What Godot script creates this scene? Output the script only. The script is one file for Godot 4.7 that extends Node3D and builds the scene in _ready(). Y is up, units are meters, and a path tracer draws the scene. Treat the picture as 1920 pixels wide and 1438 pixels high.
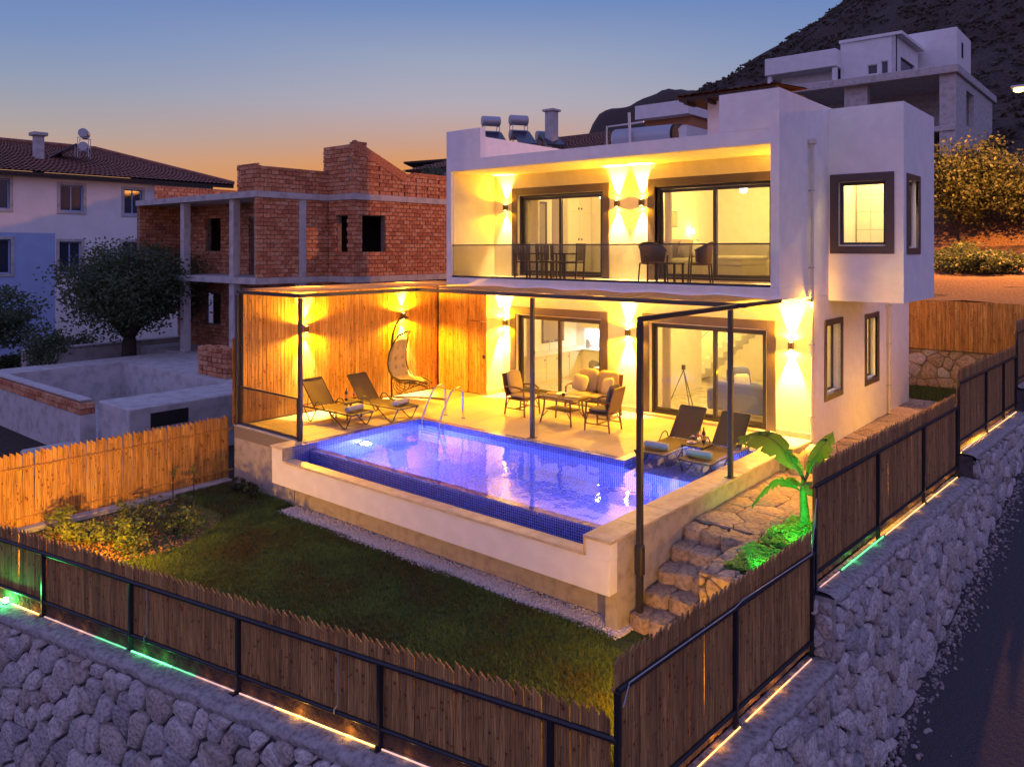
extends Node3D
# ---------------------------------------------------------------- geometry helpers
class Geo:
	var v := PackedVector3Array()
	var n := PackedVector3Array()
	var uv := PackedVector2Array()
	var c := PackedColorArray()
	var tint := Color(1, 1, 1)
	var colored := false
	func tri(a: Vector3, b: Vector3, d: Vector3) -> void:   # counter-clockwise seen from outside
		var nn := (b - a).cross(d - a)
		if nn.length_squared() < 1e-16:
			return
		nn = nn.normalized()
		tri_n(a, b, d, nn, nn, nn)
	func tri_n(a: Vector3, b: Vector3, d: Vector3, na: Vector3, nb: Vector3, nd: Vector3) -> void:
		v.append(a); v.append(d); v.append(b)
		n.append(na); n.append(nd); n.append(nb)
		if colored:
			c.append(tint); c.append(tint); c.append(tint)
	func quad(a: Vector3, b: Vector3, d: Vector3, e: Vector3) -> void:
		tri(a, b, d)
		tri(a, d, e)
	func quad_n(a: Vector3, b: Vector3, d: Vector3, e: Vector3, na: Vector3, nb: Vector3, nd: Vector3, ne: Vector3) -> void:
		tri_n(a, b, d, na, nb, nd)
		tri_n(a, d, e, na, nd, ne)
	func bx(x0: float, x1: float, y0: float, y1: float, z0: float, z1: float, bevel := 0.0) -> Geo:
		box(Transform3D(Basis(), Vector3((x0 + x1) / 2, (y0 + y1) / 2, (z0 + z1) / 2)), Vector3(x1 - x0, y1 - y0, z1 - z0), bevel)
		return self
	func box(t: Transform3D, size: Vector3, bevel := 0.0) -> Geo:
		var h := size / 2
		var b := minf(bevel, minf(h.x, minf(h.y, h.z)) * 0.9)
		var ax := [Vector3(1, 0, 0), Vector3(0, 1, 0), Vector3(0, 0, 1)]
		for i in 3:
			var j := (i + 1) % 3
			var k := (i + 2) % 3
			for s in [-1.0, 1.0]:
				var o: Vector3 = ax[i] * h[i] * s
				var p: Vector3 = ax[j] * (h[j] - b)
				var q: Vector3 = ax[k] * (h[k] - b)
				if s > 0:
					quad(t * (o - p - q), t * (o + p - q), t * (o + p + q), t * (o - p + q))
				else:
					quad(t * (o - p - q), t * (o - p + q), t * (o + p + q), t * (o + p - q))
		if b > 0.0:
			for i in 3:
				var j := (i + 1) % 3
				var k := (i + 2) % 3
				for sj in [-1.0, 1.0]:
					for sk in [-1.0, 1.0]:
						var e: Vector3 = ax[i] * (h[i] - b)
						var a1: Vector3 = ax[j] * h[j] * sj + ax[k] * (h[k] - b) * sk
						var a2: Vector3 = ax[j] * (h[j] - b) * sj + ax[k] * h[k] * sk
						if sj * sk > 0:
							quad(t * (a1 - e), t * (a1 + e), t * (a2 + e), t * (a2 - e))
						else:
							quad(t * (a1 - e), t * (a2 - e), t * (a2 + e), t * (a1 + e))
			for sx in [-1.0, 1.0]:
				for sy in [-1.0, 1.0]:
					for sz in [-1.0, 1.0]:
						var a := Vector3(h.x * sx, (h.y - b) * sy, (h.z - b) * sz)
						var d := Vector3((h.x - b) * sx, h.y * sy, (h.z - b) * sz)
						var e := Vector3((h.x - b) * sx, (h.y - b) * sy, h.z * sz)
						if sx * sy * sz > 0:
							tri(t * a, t * d, t * e)
						else:
							tri(t * a, t * e, t * d)
		return self
	# bar of rectangular section between two points
	func bar(a: Vector3, b: Vector3, w: float, h: float, bevel := 0.0) -> Geo:
		var y := (b - a).normalized()
		var x := Vector3.UP.cross(y)
		if x.length() < 0.01:
			x = Vector3.RIGHT
		x = x.normalized()
		var z := x.cross(y).normalized()
		box(Transform3D(Basis(x, y, z), (a + b) / 2), Vector3(w, (b - a).length(), h), bevel)
		return self
	func tube(p: Array, r, sides := 8, caps := true) -> Geo:
		var m := p.size()
		var rings := []
		var side := Vector3.ZERO
		for i in m:
			var d: Vector3 = (p[mini(i + 1, m - 1)] - p[maxi(i - 1, 0)])
			d = d.normalized()
			if i == 0:
				side = d.cross(Vector3.UP)
				if side.length() < 0.05:
					side = d.cross(Vector3.RIGHT)
			side = (side - d * side.dot(d)).normalized()
			var up := side.cross(d).normalized()
			var rr: float = r[i] if r is Array else r
			var ring := []
			for k in sides:
				var a := TAU * k / sides
				var w := side * cos(a) + up * sin(a)
				ring.append([p[i] + w * rr, w])
			rings.append(ring)
		for i in m - 1:
			for k in sides:
				var l := (k + 1) % sides
				var A = rings[i][k]; var B = rings[i][l]; var C = rings[i + 1][l]; var D = rings[i + 1][k]
				quad_n(A[0], D[0], C[0], B[0], A[1], D[1], C[1], B[1])
		if caps:
			for k in range(1, sides - 1):
				tri(rings[0][0][0], rings[0][k][0], rings[0][k + 1][0])
				tri(rings[m - 1][0][0], rings[m - 1][k + 1][0], rings[m - 1][k][0])
		return self
	func lathe(prof: Array, sides: int, t := Transform3D()) -> Geo:   # prof: Vector2(radius, height), bottom to top
		for i in prof.size() - 1:
			var p: Vector2 = prof[i]
			var q: Vector2 = prof[i + 1]
			var sl := (q - p).normalized()
			for k in sides:
				var a := TAU * k / sides
				var b := TAU * (k + 1) / sides
				var da := Vector3(cos(a), 0, sin(a))
				var db := Vector3(cos(b), 0, sin(b))
				var na := t.basis * (da * sl.y - Vector3.UP * sl.x).normalized()
				var nb := t.basis * (db * sl.y - Vector3.UP * sl.x).normalized()
				quad_n(t * (da * p.x + Vector3.UP * p.y), t * (da * q.x + Vector3.UP * q.y), t * (db * q.x + Vector3.UP * q.y), t * (db * p.x + Vector3.UP * p.y), na, na, nb, nb)
		return self
	# flat outline in the xy plane of t, pushed out along +z by depth (outline counter-clockwise)
	func prism(poly: PackedVector2Array, t: Transform3D, depth: float) -> Geo:
		if Geometry2D.is_polygon_clockwise(poly):
			poly = poly.duplicate(); poly.reverse()
		var idx := Geometry2D.triangulate_polygon(poly)
		var m := poly.size()
		for i in range(0, idx.size(), 3):
			var a := poly[idx[i]]; var b := poly[idx[i + 1]]; var d := poly[idx[i + 2]]
			if (b - a).cross(d - a) < 0:
				var s := b; b = d; d = s
			tri(t * Vector3(a.x, a.y, depth), t * Vector3(b.x, b.y, depth), t * Vector3(d.x, d.y, depth))
			tri(t * Vector3(a.x, a.y, 0), t * Vector3(d.x, d.y, 0), t * Vector3(b.x, b.y, 0))
		for i in m:
			var a := poly[i]; var b := poly[(i + 1) % m]
			quad(t * Vector3(a.x, a.y, 0), t * Vector3(b.x, b.y, 0), t * Vector3(b.x, b.y, depth), t * Vector3(a.x, a.y, depth))
		return self
	# smooth grid of points rows x cols, normals averaged
	func grid(P: Array, flip := false) -> Geo:
		var R := P.size()
		var Cn: int = P[0].size()
		var N := []
		for i in R:
			var row := []
			for j in Cn:
				var du: Vector3 = P[mini(i + 1, R - 1)][j] - P[maxi(i - 1, 0)][j]
				var dv: Vector3 = P[i][mini(j + 1, Cn - 1)] - P[i][maxi(j - 1, 0)]
				var w := du.cross(dv).normalized()
				row.append(-w if flip else w)
			N.append(row)
		for i in R:
			for j in Cn:
				if N[i][j].length_squared() < 0.5:   # pole of a closed shape: the mean of the neighbouring ring
					var s := Vector3.ZERO
					for k in Cn:
						s += N[1 if i == 0 else i - 1][k]
					N[i][j] = s.normalized()
		for i in R - 1:
			for j in Cn - 1:
				if flip:
					quad_n(P[i][j], P[i][j + 1], P[i + 1][j + 1], P[i + 1][j], N[i][j], N[i][j + 1], N[i + 1][j + 1], N[i + 1][j])
				else:
					quad_n(P[i][j], P[i + 1][j], P[i + 1][j + 1], P[i][j + 1], N[i][j], N[i + 1][j], N[i + 1][j + 1], N[i][j + 1])
		return self
	# soft cushion: superellipsoid
	func pillow(t: Transform3D, size: Vector3, e := 0.45, ny := 10, nx := 18) -> Geo:
		var P := []
		for i in ny + 1:
			var row := []
			var a := -PI / 2 + PI * i / ny
			for j in nx + 1:
				var b := TAU * j / nx
				var f := func(x: float, q: float): return signf(x) * pow(absf(x), q)
				var q := Vector3(f.call(cos(a), 0.9) * f.call(cos(b), e), f.call(sin(a), 0.9), f.call(cos(a), 0.9) * f.call(sin(b), e))
				row.append(t * (q * size / 2))
			P.append(row)
		grid(P)
		return self
	# square cushion standing in the xy plane of t
	func cushion(t: Transform3D, w: float, h: float, thick: float, e := 0.42) -> Geo:
		return pillow(t * Transform3D(Basis(V3(1, 0, 0), V3(0, 0, 1), V3(0, -1, 0)), Vector3.ZERO), Vector3(w, thick, h), e, 10, 28)
	func V3(x: float, y: float, z: float) -> Vector3:
		return Vector3(x, y, z)
	func mesh() -> ArrayMesh:
		var A := []
		A.resize(Mesh.ARRAY_MAX)
		A[Mesh.ARRAY_VERTEX] = v
		A[Mesh.ARRAY_NORMAL] = n
		if colored:
			A[Mesh.ARRAY_COLOR] = c
		var m := ArrayMesh.new()
		m.add_surface_from_arrays(Mesh.PRIMITIVE_TRIANGLES, A)
		return m

var M := {}
var rng := RandomNumberGenerator.new()
var names := {}
var sun_az := 0.0

func V(x, y, z) -> Vector3:
	return Vector3(x, y, z)
func lin(r: float, g: float, b: float, a := 1.0) -> Color:
	var k := Color(r, g, b).linear_to_srgb()
	return Color(k.r, k.g, k.b, a)
func numbered(called: String) -> String:
	if not names.has(called):
		names[called] = 0
		return called
	names[called] += 1
	return "%s_%03d" % [called, names[called]]
func tag(o: Node3D, label: String, category: String, group := "") -> Node3D:
	o.set_meta("label", label)
	o.set_meta("category", category)
	if group:
		o.set_meta("group", group)
	return o
func thing(called: String, label: String, category: String, at := Vector3.ZERO, turn := 0.0, group := "") -> Node3D:
	var o := Node3D.new()
	o.name = numbered(called)
	add_child(o)
	o.position = at
	o.rotation.y = turn
	tag(o, label, category, group)
	return o
func part(parent: Node3D, called: String, g, m: Material) -> MeshInstance3D:
	var o := MeshInstance3D.new()
	o.name = called
	o.mesh = g.mesh() if g is Geo else g
	o.material_override = m
	parent.add_child(o, true)
	return o
func struct(called: String, g, m: Material) -> MeshInstance3D:
	var o := MeshInstance3D.new()
	o.name = numbered(called)
	o.mesh = g.mesh() if g is Geo else g
	o.material_override = m
	add_child(o)
	o.set_meta("kind", "structure")
	return o
func solid(called: String, g, m: Material, label: String, category: String, at := Vector3.ZERO, turn := 0.0, group := "") -> MeshInstance3D:
	var o := MeshInstance3D.new()
	o.name = numbered(called)
	o.mesh = g.mesh() if g is Geo else g
	o.material_override = m
	add_child(o)
	o.position = at
	o.rotation.y = turn
	tag(o, label, category, group)
	return o
func copy(o: Node3D, label: String, at: Vector3, turn: float) -> Node3D:
	var r: Node3D = o.duplicate()
	var base: String = o.name
	if base.length() > 4 and base.substr(base.length() - 4, 1) == "_":
		base = base.substr(0, base.length() - 4)
	r.name = numbered(base)
	add_child(r)
	r.position = at
	r.rotation.y = turn
	r.set_meta("label", label)
	return r
# wall slab with openings: along "x" (thickness in z) or along "z" (thickness in x). openings [a0, a1, y0, y1]
func wall(g: Geo, along: String, a0: float, a1: float, y0: float, y1: float, t0: float, t1: float, open := []) -> void:
	var cuts := [a0, a1]
	for o in open:
		cuts.append(o[0]); cuts.append(o[1])
	cuts.sort()
	for i in cuts.size() - 1:
		var p: float = cuts[i]
		var q: float = cuts[i + 1]
		if q - p < 0.001:
			continue
		var mid := (p + q) / 2
		var ys := [[y0, y1]]
		for o in open:
			if mid > o[0] and mid < o[1]:
				var nys := []
				for r in ys:
					if o[2] > r[0]:
						nys.append([r[0], minf(o[2], r[1])])
					if o[3] < r[1]:
						nys.append([maxf(o[3], r[0]), r[1]])
				ys = nys
		for r in ys:
			if r[1] - r[0] < 0.001:
				continue
			if along == "x":
				g.bx(p, q, r[0], r[1], t0, t1)
			else:
				g.bx(t0, t1, r[0], r[1], p, q)
# rectangular surround built from four bars
func surround(g: Geo, along: String, a0: float, a1: float, y0: float, y1: float, t0: float, t1: float, w: float, bevel := 0.006, sill := true) -> void:
	var f := func(p, q, r, s): 
		if along == "x": g.bx(p, q, r, s, t0, t1, bevel)
		else: g.bx(t0, t1, r, s, p, q, bevel)
	f.call(a0, a0 + w, y0, y1)
	f.call(a1 - w, a1, y0, y1)
	f.call(a0 + w, a1 - w, y1 - w, y1)
	if sill:
		f.call(a0 + w, a1 - w, y0, y0 + w)

# ---------------------------------------------------------------- materials
func ntex(sd: int, freq: float, cols: Array, offs := [], w := 512, oct := 4, kind := FastNoiseLite.TYPE_SIMPLEX_SMOOTH) -> NoiseTexture2D:
	var f := FastNoiseLite.new()
	f.seed = sd
	f.frequency = freq
	f.noise_type = kind
	f.fractal_octaves = oct
	var t := NoiseTexture2D.new()
	t.width = w
	t.height = w
	t.seamless = true
	t.noise = f
	t.normalize = true
	var gr := Gradient.new()
	gr.offsets = PackedFloat32Array(offs if offs else range(cols.size()).map(func(i): return float(i) / (cols.size() - 1)))
	gr.colors = PackedColorArray(cols)
	t.color_ramp = gr
	return t
func mat(key: String, col: Color, rough := 0.85, metal := 0.0) -> StandardMaterial3D:
	var m := StandardMaterial3D.new()
	m.resource_name = key
	m.albedo_color = col
	m.roughness = rough
	m.metallic = metal
	M[key] = m
	return m
func tri_tex(m: StandardMaterial3D, tex: Texture2D, scale: Vector3, bump: Texture2D = null, bump_cm := 0.0, off := Vector3.ZERO) -> StandardMaterial3D:
	m.uv1_triplanar = true
	m.uv1_world_triplanar = true
	m.uv1_triplanar_sharpness = 8.0
	m.uv1_scale = scale
	m.uv1_offset = off
	m.albedo_texture = tex
	if bump:
		m.heightmap_enabled = true
		m.heightmap_texture = bump
		m.heightmap_scale = bump_cm
	return m

func wood_image() -> Image:
	var W := 256
	var H := 1024
	var im := Image.create(W, H, false, Image.FORMAT_RGB8)
	var f := FastNoiseLite.new()
	f.seed = 5; f.frequency = 0.02; f.fractal_octaves = 4
	var knots := []
	rng.seed = 99
	for i in 30:
		knots.append([rng.randf() * W, rng.randf() * H, rng.randf_range(2.2, 5.5)])
	for y in H:
		for x in W:
			var wob := f.get_noise_2d(x * 0.4, y * 0.12) * 10.0
			var ring := 0.5 + 0.5 * sin((x + wob) * 0.42 + f.get_noise_2d(y * 0.06, 40.0) * 5.0)
			var fine := f.get_noise_2d(x * 9.0, y * 0.25)
			var wide := f.get_noise_2d(x * 1.3 + 500.0, y * 0.08)
			var t := 0.72 + 0.13 * ring + 0.22 * fine + 0.25 * wide
			var col := Color(0.98, 0.83, 0.62) * t
			for k in knots:
				var dx: float = absf(x - k[0])
				var dy: float = absf(y - k[1]) * 0.7
				if dx < 22 and dy < 22:
					var d := sqrt(dx * dx + dy * dy) / float(k[2])
					if d < 1.0:
						col = col.lerp(Color(0.30, 0.15, 0.07), 0.85)
					elif d < 3.0:
						col = col.lerp(Color(0.55, 0.33, 0.18), 0.55 * (3.0 - d) / 2.0)
			im.set_pixel(x, y, Color(clampf(col.r, 0, 1), clampf(col.g, 0, 1), clampf(col.b, 0, 1)))
	return im

func mosaic_image() -> Array:
	var W := 512
	var n := 16
	var s := W / n
	var im := Image.create(W, W, false, Image.FORMAT_RGB8)
	var hm := Image.create(W, W, false, Image.FORMAT_RGB8)
	im.fill(Color(0.66, 0.70, 0.86))
	hm.fill(Color(0.2, 0.2, 0.2))
	rng.seed = 12
	for i in n:
		for j in n:
			var k := rng.randf_range(0.75, 1.2)
			var col := Color(0.20 * k + rng.randf() * 0.04, 0.24 * k + rng.randf() * 0.04, clampf(0.70 * k, 0, 1))
			im.fill_rect(Rect2i(i * s + 2, j * s + 2, s - 4, s - 4), col)
			hm.fill_rect(Rect2i(i * s + 2, j * s + 2, s - 4, s - 4), Color(0.75, 0.75, 0.75))
			hm.fill_rect(Rect2i(i * s + 4, j * s + 4, s - 8, s - 8), Color(0.85, 0.85, 0.85))
	return [ImageTexture.create_from_image(im), ImageTexture.create_from_image(hm)]

func make_materials() -> void:
	var g := func(a): return Color(a, a, a)
	var fine := ntex(3, 0.06, [g.call(0.25), g.call(0.9)], [], 512, 5)
	var rough := ntex(4, 0.02, [g.call(0.1), g.call(0.9)], [], 512, 5)
	var soft := ntex(9, 0.012, [g.call(0.80), g.call(0.95), g.call(1.0)], [], 512, 6)
	var mott := ntex(7, 0.008, [g.call(0.95), g.call(1.0)], [], 512, 5)
	var blot := ntex(8, 0.012, [g.call(0.62), g.call(0.95), g.call(1.0)], [], 512, 5)
	M.soft = soft; M.fine = fine; M.rough_t = rough; M.blot = blot
	# plaster
	tri_tex(mat("plaster", lin(0.82, 0.79, 0.74), 0.9), mott, V(0.7, 0.7, 0.7), fine, 0.25)
	tri_tex(mat("plaster_lamp_tint", lin(0.83, 0.75, 0.54), 0.9), mott, V(0.7, 0.7, 0.7), fine, 0.25)  # wall plaster with the yellow glow of the lamps mixed into its colour
	tri_tex(mat("plaster_white", lin(0.84, 0.83, 0.82), 0.9), mott, V(0.5, 0.5, 0.5), fine, 0.25)
	tri_tex(mat("render_grey", lin(0.50, 0.45, 0.38), 0.95), soft, V(0.6, 0.6, 0.6), rough, 0.3)
	tri_tex(mat("concrete", lin(0.46, 0.45, 0.44), 0.95), soft, V(0.35, 0.35, 0.35), rough, 1.0)
	tri_tex(mat("concrete_far", lin(0.52, 0.50, 0.50), 0.95), soft, V(0.33, 0.33, 0.33), rough, 1.0)
	tri_tex(mat("plaster_far", lin(0.80, 0.78, 0.78), 0.95), mott, V(0.2, 0.2, 0.2), rough, 0.5)
	tri_tex(mat("plaster_blue", lin(0.34, 0.46, 0.72), 0.95), mott, V(0.2, 0.2, 0.2), rough, 0.5)
	tri_tex(mat("interior", lin(0.80, 0.74, 0.62), 0.9), mott, V(0.7, 0.7, 0.7))
	tri_tex(mat("ceiling", lin(0.84, 0.81, 0.76), 0.95), mott, V(0.7, 0.7, 0.7))
	mat("surround", lin(0.085, 0.060, 0.055), 0.55)
	mat("frame", lin(0.045, 0.040, 0.045), 0.35, 0.2)
	mat("white_trim", lin(0.75, 0.74, 0.72), 0.5)
	# wood
	var wt := ImageTexture.create_from_image(wood_image())
	var tones := [[0.84, 0.62, 0.26], [0.79, 0.57, 0.23], [0.87, 0.66, 0.29], [0.74, 0.52, 0.20], [0.82, 0.60, 0.25], [0.88, 0.69, 0.33], [0.70, 0.48, 0.18]]
	for i in tones.size():
		var k = tones[i]
		tri_tex(mat("wood%d" % i, lin(k[0], k[1], k[2]), 0.72), wt, V(1.9, 0.5, 1.9), fine, 0.3, V(i * 0.37, i * 0.61, i * 0.23))
	# fence outside: weathered, greyer and darker dip on the road side is the same timber
	for i in 5:
		var k = [[0.56, 0.42, 0.26], [0.48, 0.355, 0.215], [0.62, 0.47, 0.29], [0.42, 0.305, 0.19], [0.53, 0.39, 0.235]][i]
		tri_tex(mat("picket%d" % i, lin(k[0], k[1], k[2]), 0.8), wt, V(1.9, 0.6, 1.9), fine, 0.3, V(i * 0.41, i * 0.17, i * 0.29))
	# stone
	var stex := ntex(21, 0.018, [Color(0.62, 0.60, 0.60), Color(0.88, 0.86, 0.85), Color(1, 0.99, 0.97)], [0.0, 0.45, 1.0], 512, 5)
	for i in 6:
		var k = [[0.52, 0.52, 0.55], [0.62, 0.60, 0.62], [0.43, 0.43, 0.47], [0.56, 0.53, 0.51], [0.68, 0.66, 0.67], [0.48, 0.44, 0.42]][i]
		tri_tex(mat("stone%d" % i, lin(k[0], k[1], k[2]), 0.92), stex, V(1.3, 1.3, 1.3), rough, 2.2, V(i * 0.3, i * 0.7, 0))
	tri_tex(mat("cap_stone", lin(0.42, 0.41, 0.43), 0.95), stex, V(0.9, 0.9, 0.9), rough, 2.5)
	tri_tex(mat("mortar", lin(0.085, 0.08, 0.095), 0.98), blot, V(0.8, 0.8, 0.8), rough, 2.0)
	for i in 4:
		var k = [[0.50, 0.40, 0.28], [0.56, 0.45, 0.32], [0.44, 0.34, 0.24], [0.52, 0.40, 0.26]][i]
		tri_tex(mat("flag%d" % i, lin(k[0], k[1], k[2]), 0.85), stex, V(1.0, 1.0, 1.0), rough, 1.6, V(i * 0.3, 0, i * 0.7))
	tri_tex(mat("coping", lin(0.70, 0.60, 0.44), 0.45), ntex(31, 0.01, [Color(0.84, 0.80, 0.74), Color(1, 0.98, 0.95)], [], 512, 5), V(0.7, 0.7, 0.7), fine, 0.06)
	for i in 3:
		var k = [[0.50, 0.42, 0.31], [0.47, 0.395, 0.29], [0.53, 0.445, 0.33]][i]
		tri_tex(mat("floor_tile%d" % i, lin(k[0], k[1], k[2]), 0.58), mott, V(0.45, 0.45, 0.45), rough, 0.15, V(i * 0.37, 0, i * 0.53))
	mat("grout", lin(0.25, 0.21, 0.16), 0.95)
	tri_tex(mat("marble", lin(0.68, 0.60, 0.44), 0.18), blot, V(0.5, 0.5, 0.5))
	var ms := mosaic_image()
	var mo := tri_tex(mat("mosaic", Color(1, 1, 1), 0.18), ms[0], V(1.45, 1.45, 1.45), ms[1], 0.25)
	mo.metallic_specular = 0.6
	# brick
	for i in 5:
		var k = [[0.62, 0.26, 0.125], [0.55, 0.21, 0.10], [0.66, 0.30, 0.15], [0.47, 0.17, 0.085], [0.68, 0.34, 0.19]][i]
		tri_tex(mat("brick%d" % i, lin(k[0], k[1], k[2]), 0.95), blot, V(1.5, 1.5, 1.5), rough, 1.0, V(i * 0.3, i * 0.5, 0))
	tri_tex(mat("brick_mortar", lin(0.30, 0.22, 0.18), 0.98), blot, V(1, 1, 1))
	tri_tex(mat("roof_tile", lin(0.30, 0.13, 0.09), 0.95), blot, V(0.6, 0.6, 0.6), rough, 1.0)
	# metal, glass, cloth
	mat("steel", lin(0.022, 0.024, 0.034), 0.38, 0.3)
	mat("post_steel", lin(0.045, 0.045, 0.055), 0.4, 0.3)
	mat("chrome", lin(0.75, 0.75, 0.76), 0.12, 1.0)
	mat("alu", lin(0.05, 0.042, 0.036), 0.45, 0.4)
	mat("sconce_body", lin(0.10, 0.07, 0.04), 0.5, 0.4)
	mat("galv", lin(0.42, 0.44, 0.48), 0.45, 0.6)
	mat("tank", lin(0.36, 0.37, 0.42), 0.4, 0.3)
	mat("collector", lin(0.03, 0.035, 0.06), 0.15)
	mat("pvc", lin(0.62, 0.55, 0.50), 0.5)
	var gl := mat("glass", Color(0.9, 0.95, 0.95, 0.05), 0.02)
	gl.transparency = BaseMaterial3D.TRANSPARENCY_ALPHA
	var tg := mat("tinted_glass", lin(0.10, 0.075, 0.05, 0.34), 0.03)
	tg.transparency = BaseMaterial3D.TRANSPARENCY_ALPHA
	var wtr := mat("water", Color(0.95, 0.98, 1.0, 0.0), 0.02)
	wtr.transparency = BaseMaterial3D.TRANSPARENCY_ALPHA
	wtr.refraction_enabled = true
	wtr.refraction_scale = 0.033
	var ripple := ntex(55, 0.010, [g.call(0.0), g.call(1.0)], [], 512, 3)
	wtr.uv1_triplanar = true
	wtr.uv1_world_triplanar = true
	wtr.uv1_scale = V(0.33, 0.33, 0.33)
	wtr.heightmap_enabled = true
	wtr.heightmap_texture = ripple
	wtr.heightmap_scale = 0.34
	var weave := ntex(61, 0.25, [g.call(0.55), g.call(1.0)], [], 256, 2)
	tri_tex(mat("sling", lin(0.16, 0.115, 0.065), 0.8), weave, V(3, 3, 3))
	tri_tex(mat("cushion", lin(0.60, 0.47, 0.28), 0.95), weave, V(2.5, 2.5, 2.5), weave, 0.15)
	tri_tex(mat("cushion_dark", lin(0.20, 0.18, 0.17), 0.95), weave, V(2.5, 2.5, 2.5))
	tri_tex(mat("cushion_cream", lin(0.78, 0.67, 0.44), 0.95), weave, V(2.5, 2.5, 2.5), weave, 0.15)
	tri_tex(mat("towel", lin(0.72, 0.72, 0.78), 0.98), weave, V(4, 4, 4), weave, 0.6)
	tri_tex(mat("rattan", lin(0.24, 0.12, 0.05), 0.55), weave, V(6, 6, 6), weave, 0.3)
	tri_tex(mat("rattan_weave", lin(0.36, 0.20, 0.085), 0.7), ntex(62, 0.2, [g.call(0.3), g.call(1.0)], [], 256, 2), V(5, 5, 5), weave, 0.5)
	tri_tex(mat("dark_wicker", lin(0.045, 0.03, 0.02), 0.6), weave, V(6, 6, 6), weave, 0.4)
	var cloth := tri_tex(mat("shade_cloth", lin(0.42, 0.33, 0.20), 0.95), weave, V(2, 2, 2))
	cloth.backlight_enabled = true
	cloth.backlight = lin(0.5, 0.4, 0.25)
	mat("curtain", lin(0.62, 0.55, 0.42), 0.95)
	M.curtain.backlight_enabled = true
	M.curtain.backlight = lin(0.4, 0.35, 0.25)
	mat("linen", lin(0.78, 0.74, 0.66), 0.95)
	mat("blue_cloth", lin(0.10, 0.13, 0.34), 0.95)
	mat("grey_cloth", lin(0.22, 0.19, 0.16), 0.95)
	mat("cabinet", lin(0.74, 0.66, 0.42), 0.45)
	mat("counter", lin(0.82, 0.82, 0.80), 0.25)
	mat("black_plastic", lin(0.02, 0.02, 0.022), 0.35)
	mat("paper", lin(0.82, 0.82, 0.82), 0.8)
	mat("orange_paper", lin(0.75, 0.30, 0.06), 0.7)
	mat("red_glass", lin(0.35, 0.02, 0.02), 0.1)
	mat("terracotta", lin(0.45, 0.20, 0.09), 0.8)
	# ground
	tri_tex(mat("soil", lin(0.115, 0.062, 0.036), 0.98), blot, V(0.8, 0.8, 0.8), rough, 4.0)
	tri_tex(mat("turf", lin(0.050, 0.085, 0.016), 0.98), blot, V(0.9, 0.9, 0.9), rough, 3.0)
	tri_tex(mat("asphalt", lin(0.115, 0.10, 0.115), 0.92), ntex(71, 0.09, [g.call(0.45), g.call(1.0)], [], 512, 4), V(0.8, 0.8, 0.8), rough, 1.5)
	tri_tex(mat("dirt", lin(0.26, 0.155, 0.085), 0.98), ntex(72, 0.05, [Color(0.45, 0.4, 0.38), Color(1, 1, 1)], [], 512, 5), V(0.35, 0.35, 0.35), rough, 6.0)
	tri_tex(mat("earth_dark", lin(0.060, 0.040, 0.030), 0.98), ntex(72, 0.05, [Color(0.45, 0.4, 0.38), Color(1, 1, 1)], [], 512, 5), V(0.35, 0.35, 0.35), rough, 6.0)
	tri_tex(mat("hill", lin(0.13, 0.085, 0.080), 0.98), ntex(73, 0.06, [Color(0.25, 0.27, 0.22), Color(0.6, 0.55, 0.5), Color(1.0, 0.9, 0.82)], [], 512, 6), V(0.05, 0.05, 0.05), rough, 12.0)
	# foliage
	for k in [["leaf_dark", 0.035, 0.048, 0.020], ["leaf_olive", 0.060, 0.068, 0.040], ["leaf_mid", 0.060, 0.085, 0.022], ["leaf_warm", 0.034, 0.040, 0.012], ["scrub", 0.070, 0.052, 0.042], ["leaf_bright", 0.14, 0.17, 0.035], ["cover", 0.16, 0.30, 0.10], ["banana", 0.065, 0.115, 0.022]]:
		var m := mat(k[0], lin(k[1], k[2], k[3]), 0.6)
		m.backlight_enabled = true
		m.backlight = lin(k[1] * 2.5, k[2] * 2.5, k[3] * 2.0)
		m.cull_mode = BaseMaterial3D.CULL_DISABLED
	tri_tex(mat("bark", lin(0.070, 0.050, 0.040), 0.95), blot, V(1.5, 1.5, 1.5), rough, 3.0)
	tri_tex(mat("banana_stem", lin(0.16, 0.20, 0.07), 0.7), blot, V(2, 2, 2))
	mat("grass0", lin(0.075, 0.135, 0.022), 0.75)
	M.grass0.vertex_color_use_as_albedo = true
	mat("pebble", lin(0.80, 0.76, 0.75), 0.8)
	M.pebble.vertex_color_use_as_albedo = true

func glow(key: String, r: float, g: float, b: float, e: float) -> StandardMaterial3D:
	var m := mat(key, Color(1, 1, 1), 0.6)
	m.emission_enabled = true
	m.emission = lin(r, g, b)
	m.emission_energy_multiplier = e
	return m
func spot(parent: Node3D, called: String, at: Vector3, dir: Vector3, ang: float, col: Color, e: float, size := 0.02, blend := 0.6) -> void:
	var l := SpotLight3D.new()
	l.name = called
	parent.add_child(l, true)
	l.position = at
	var up := Vector3.FORWARD if absf(dir.y) > 0.9 else Vector3.UP
	l.basis = Basis.looking_at(dir, up)
	l.spot_angle = ang
	l.spot_angle_attenuation = blend
	l.spot_range = 30
	l.spot_attenuation = 2
	l.light_color = col
	l.light_energy = e
	l.light_size = size
	l.shadow_enabled = true
func omni(parent: Node3D, called: String, at: Vector3, col: Color, e: float, size := 0.05, rng_m := 40.0) -> void:
	var l := OmniLight3D.new()
	l.name = called
	parent.add_child(l, true)
	l.position = at
	l.omni_range = rng_m
	l.omni_attenuation = 2
	l.light_color = col
	l.light_energy = e
	l.light_size = size
	l.shadow_enabled = true

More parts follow.
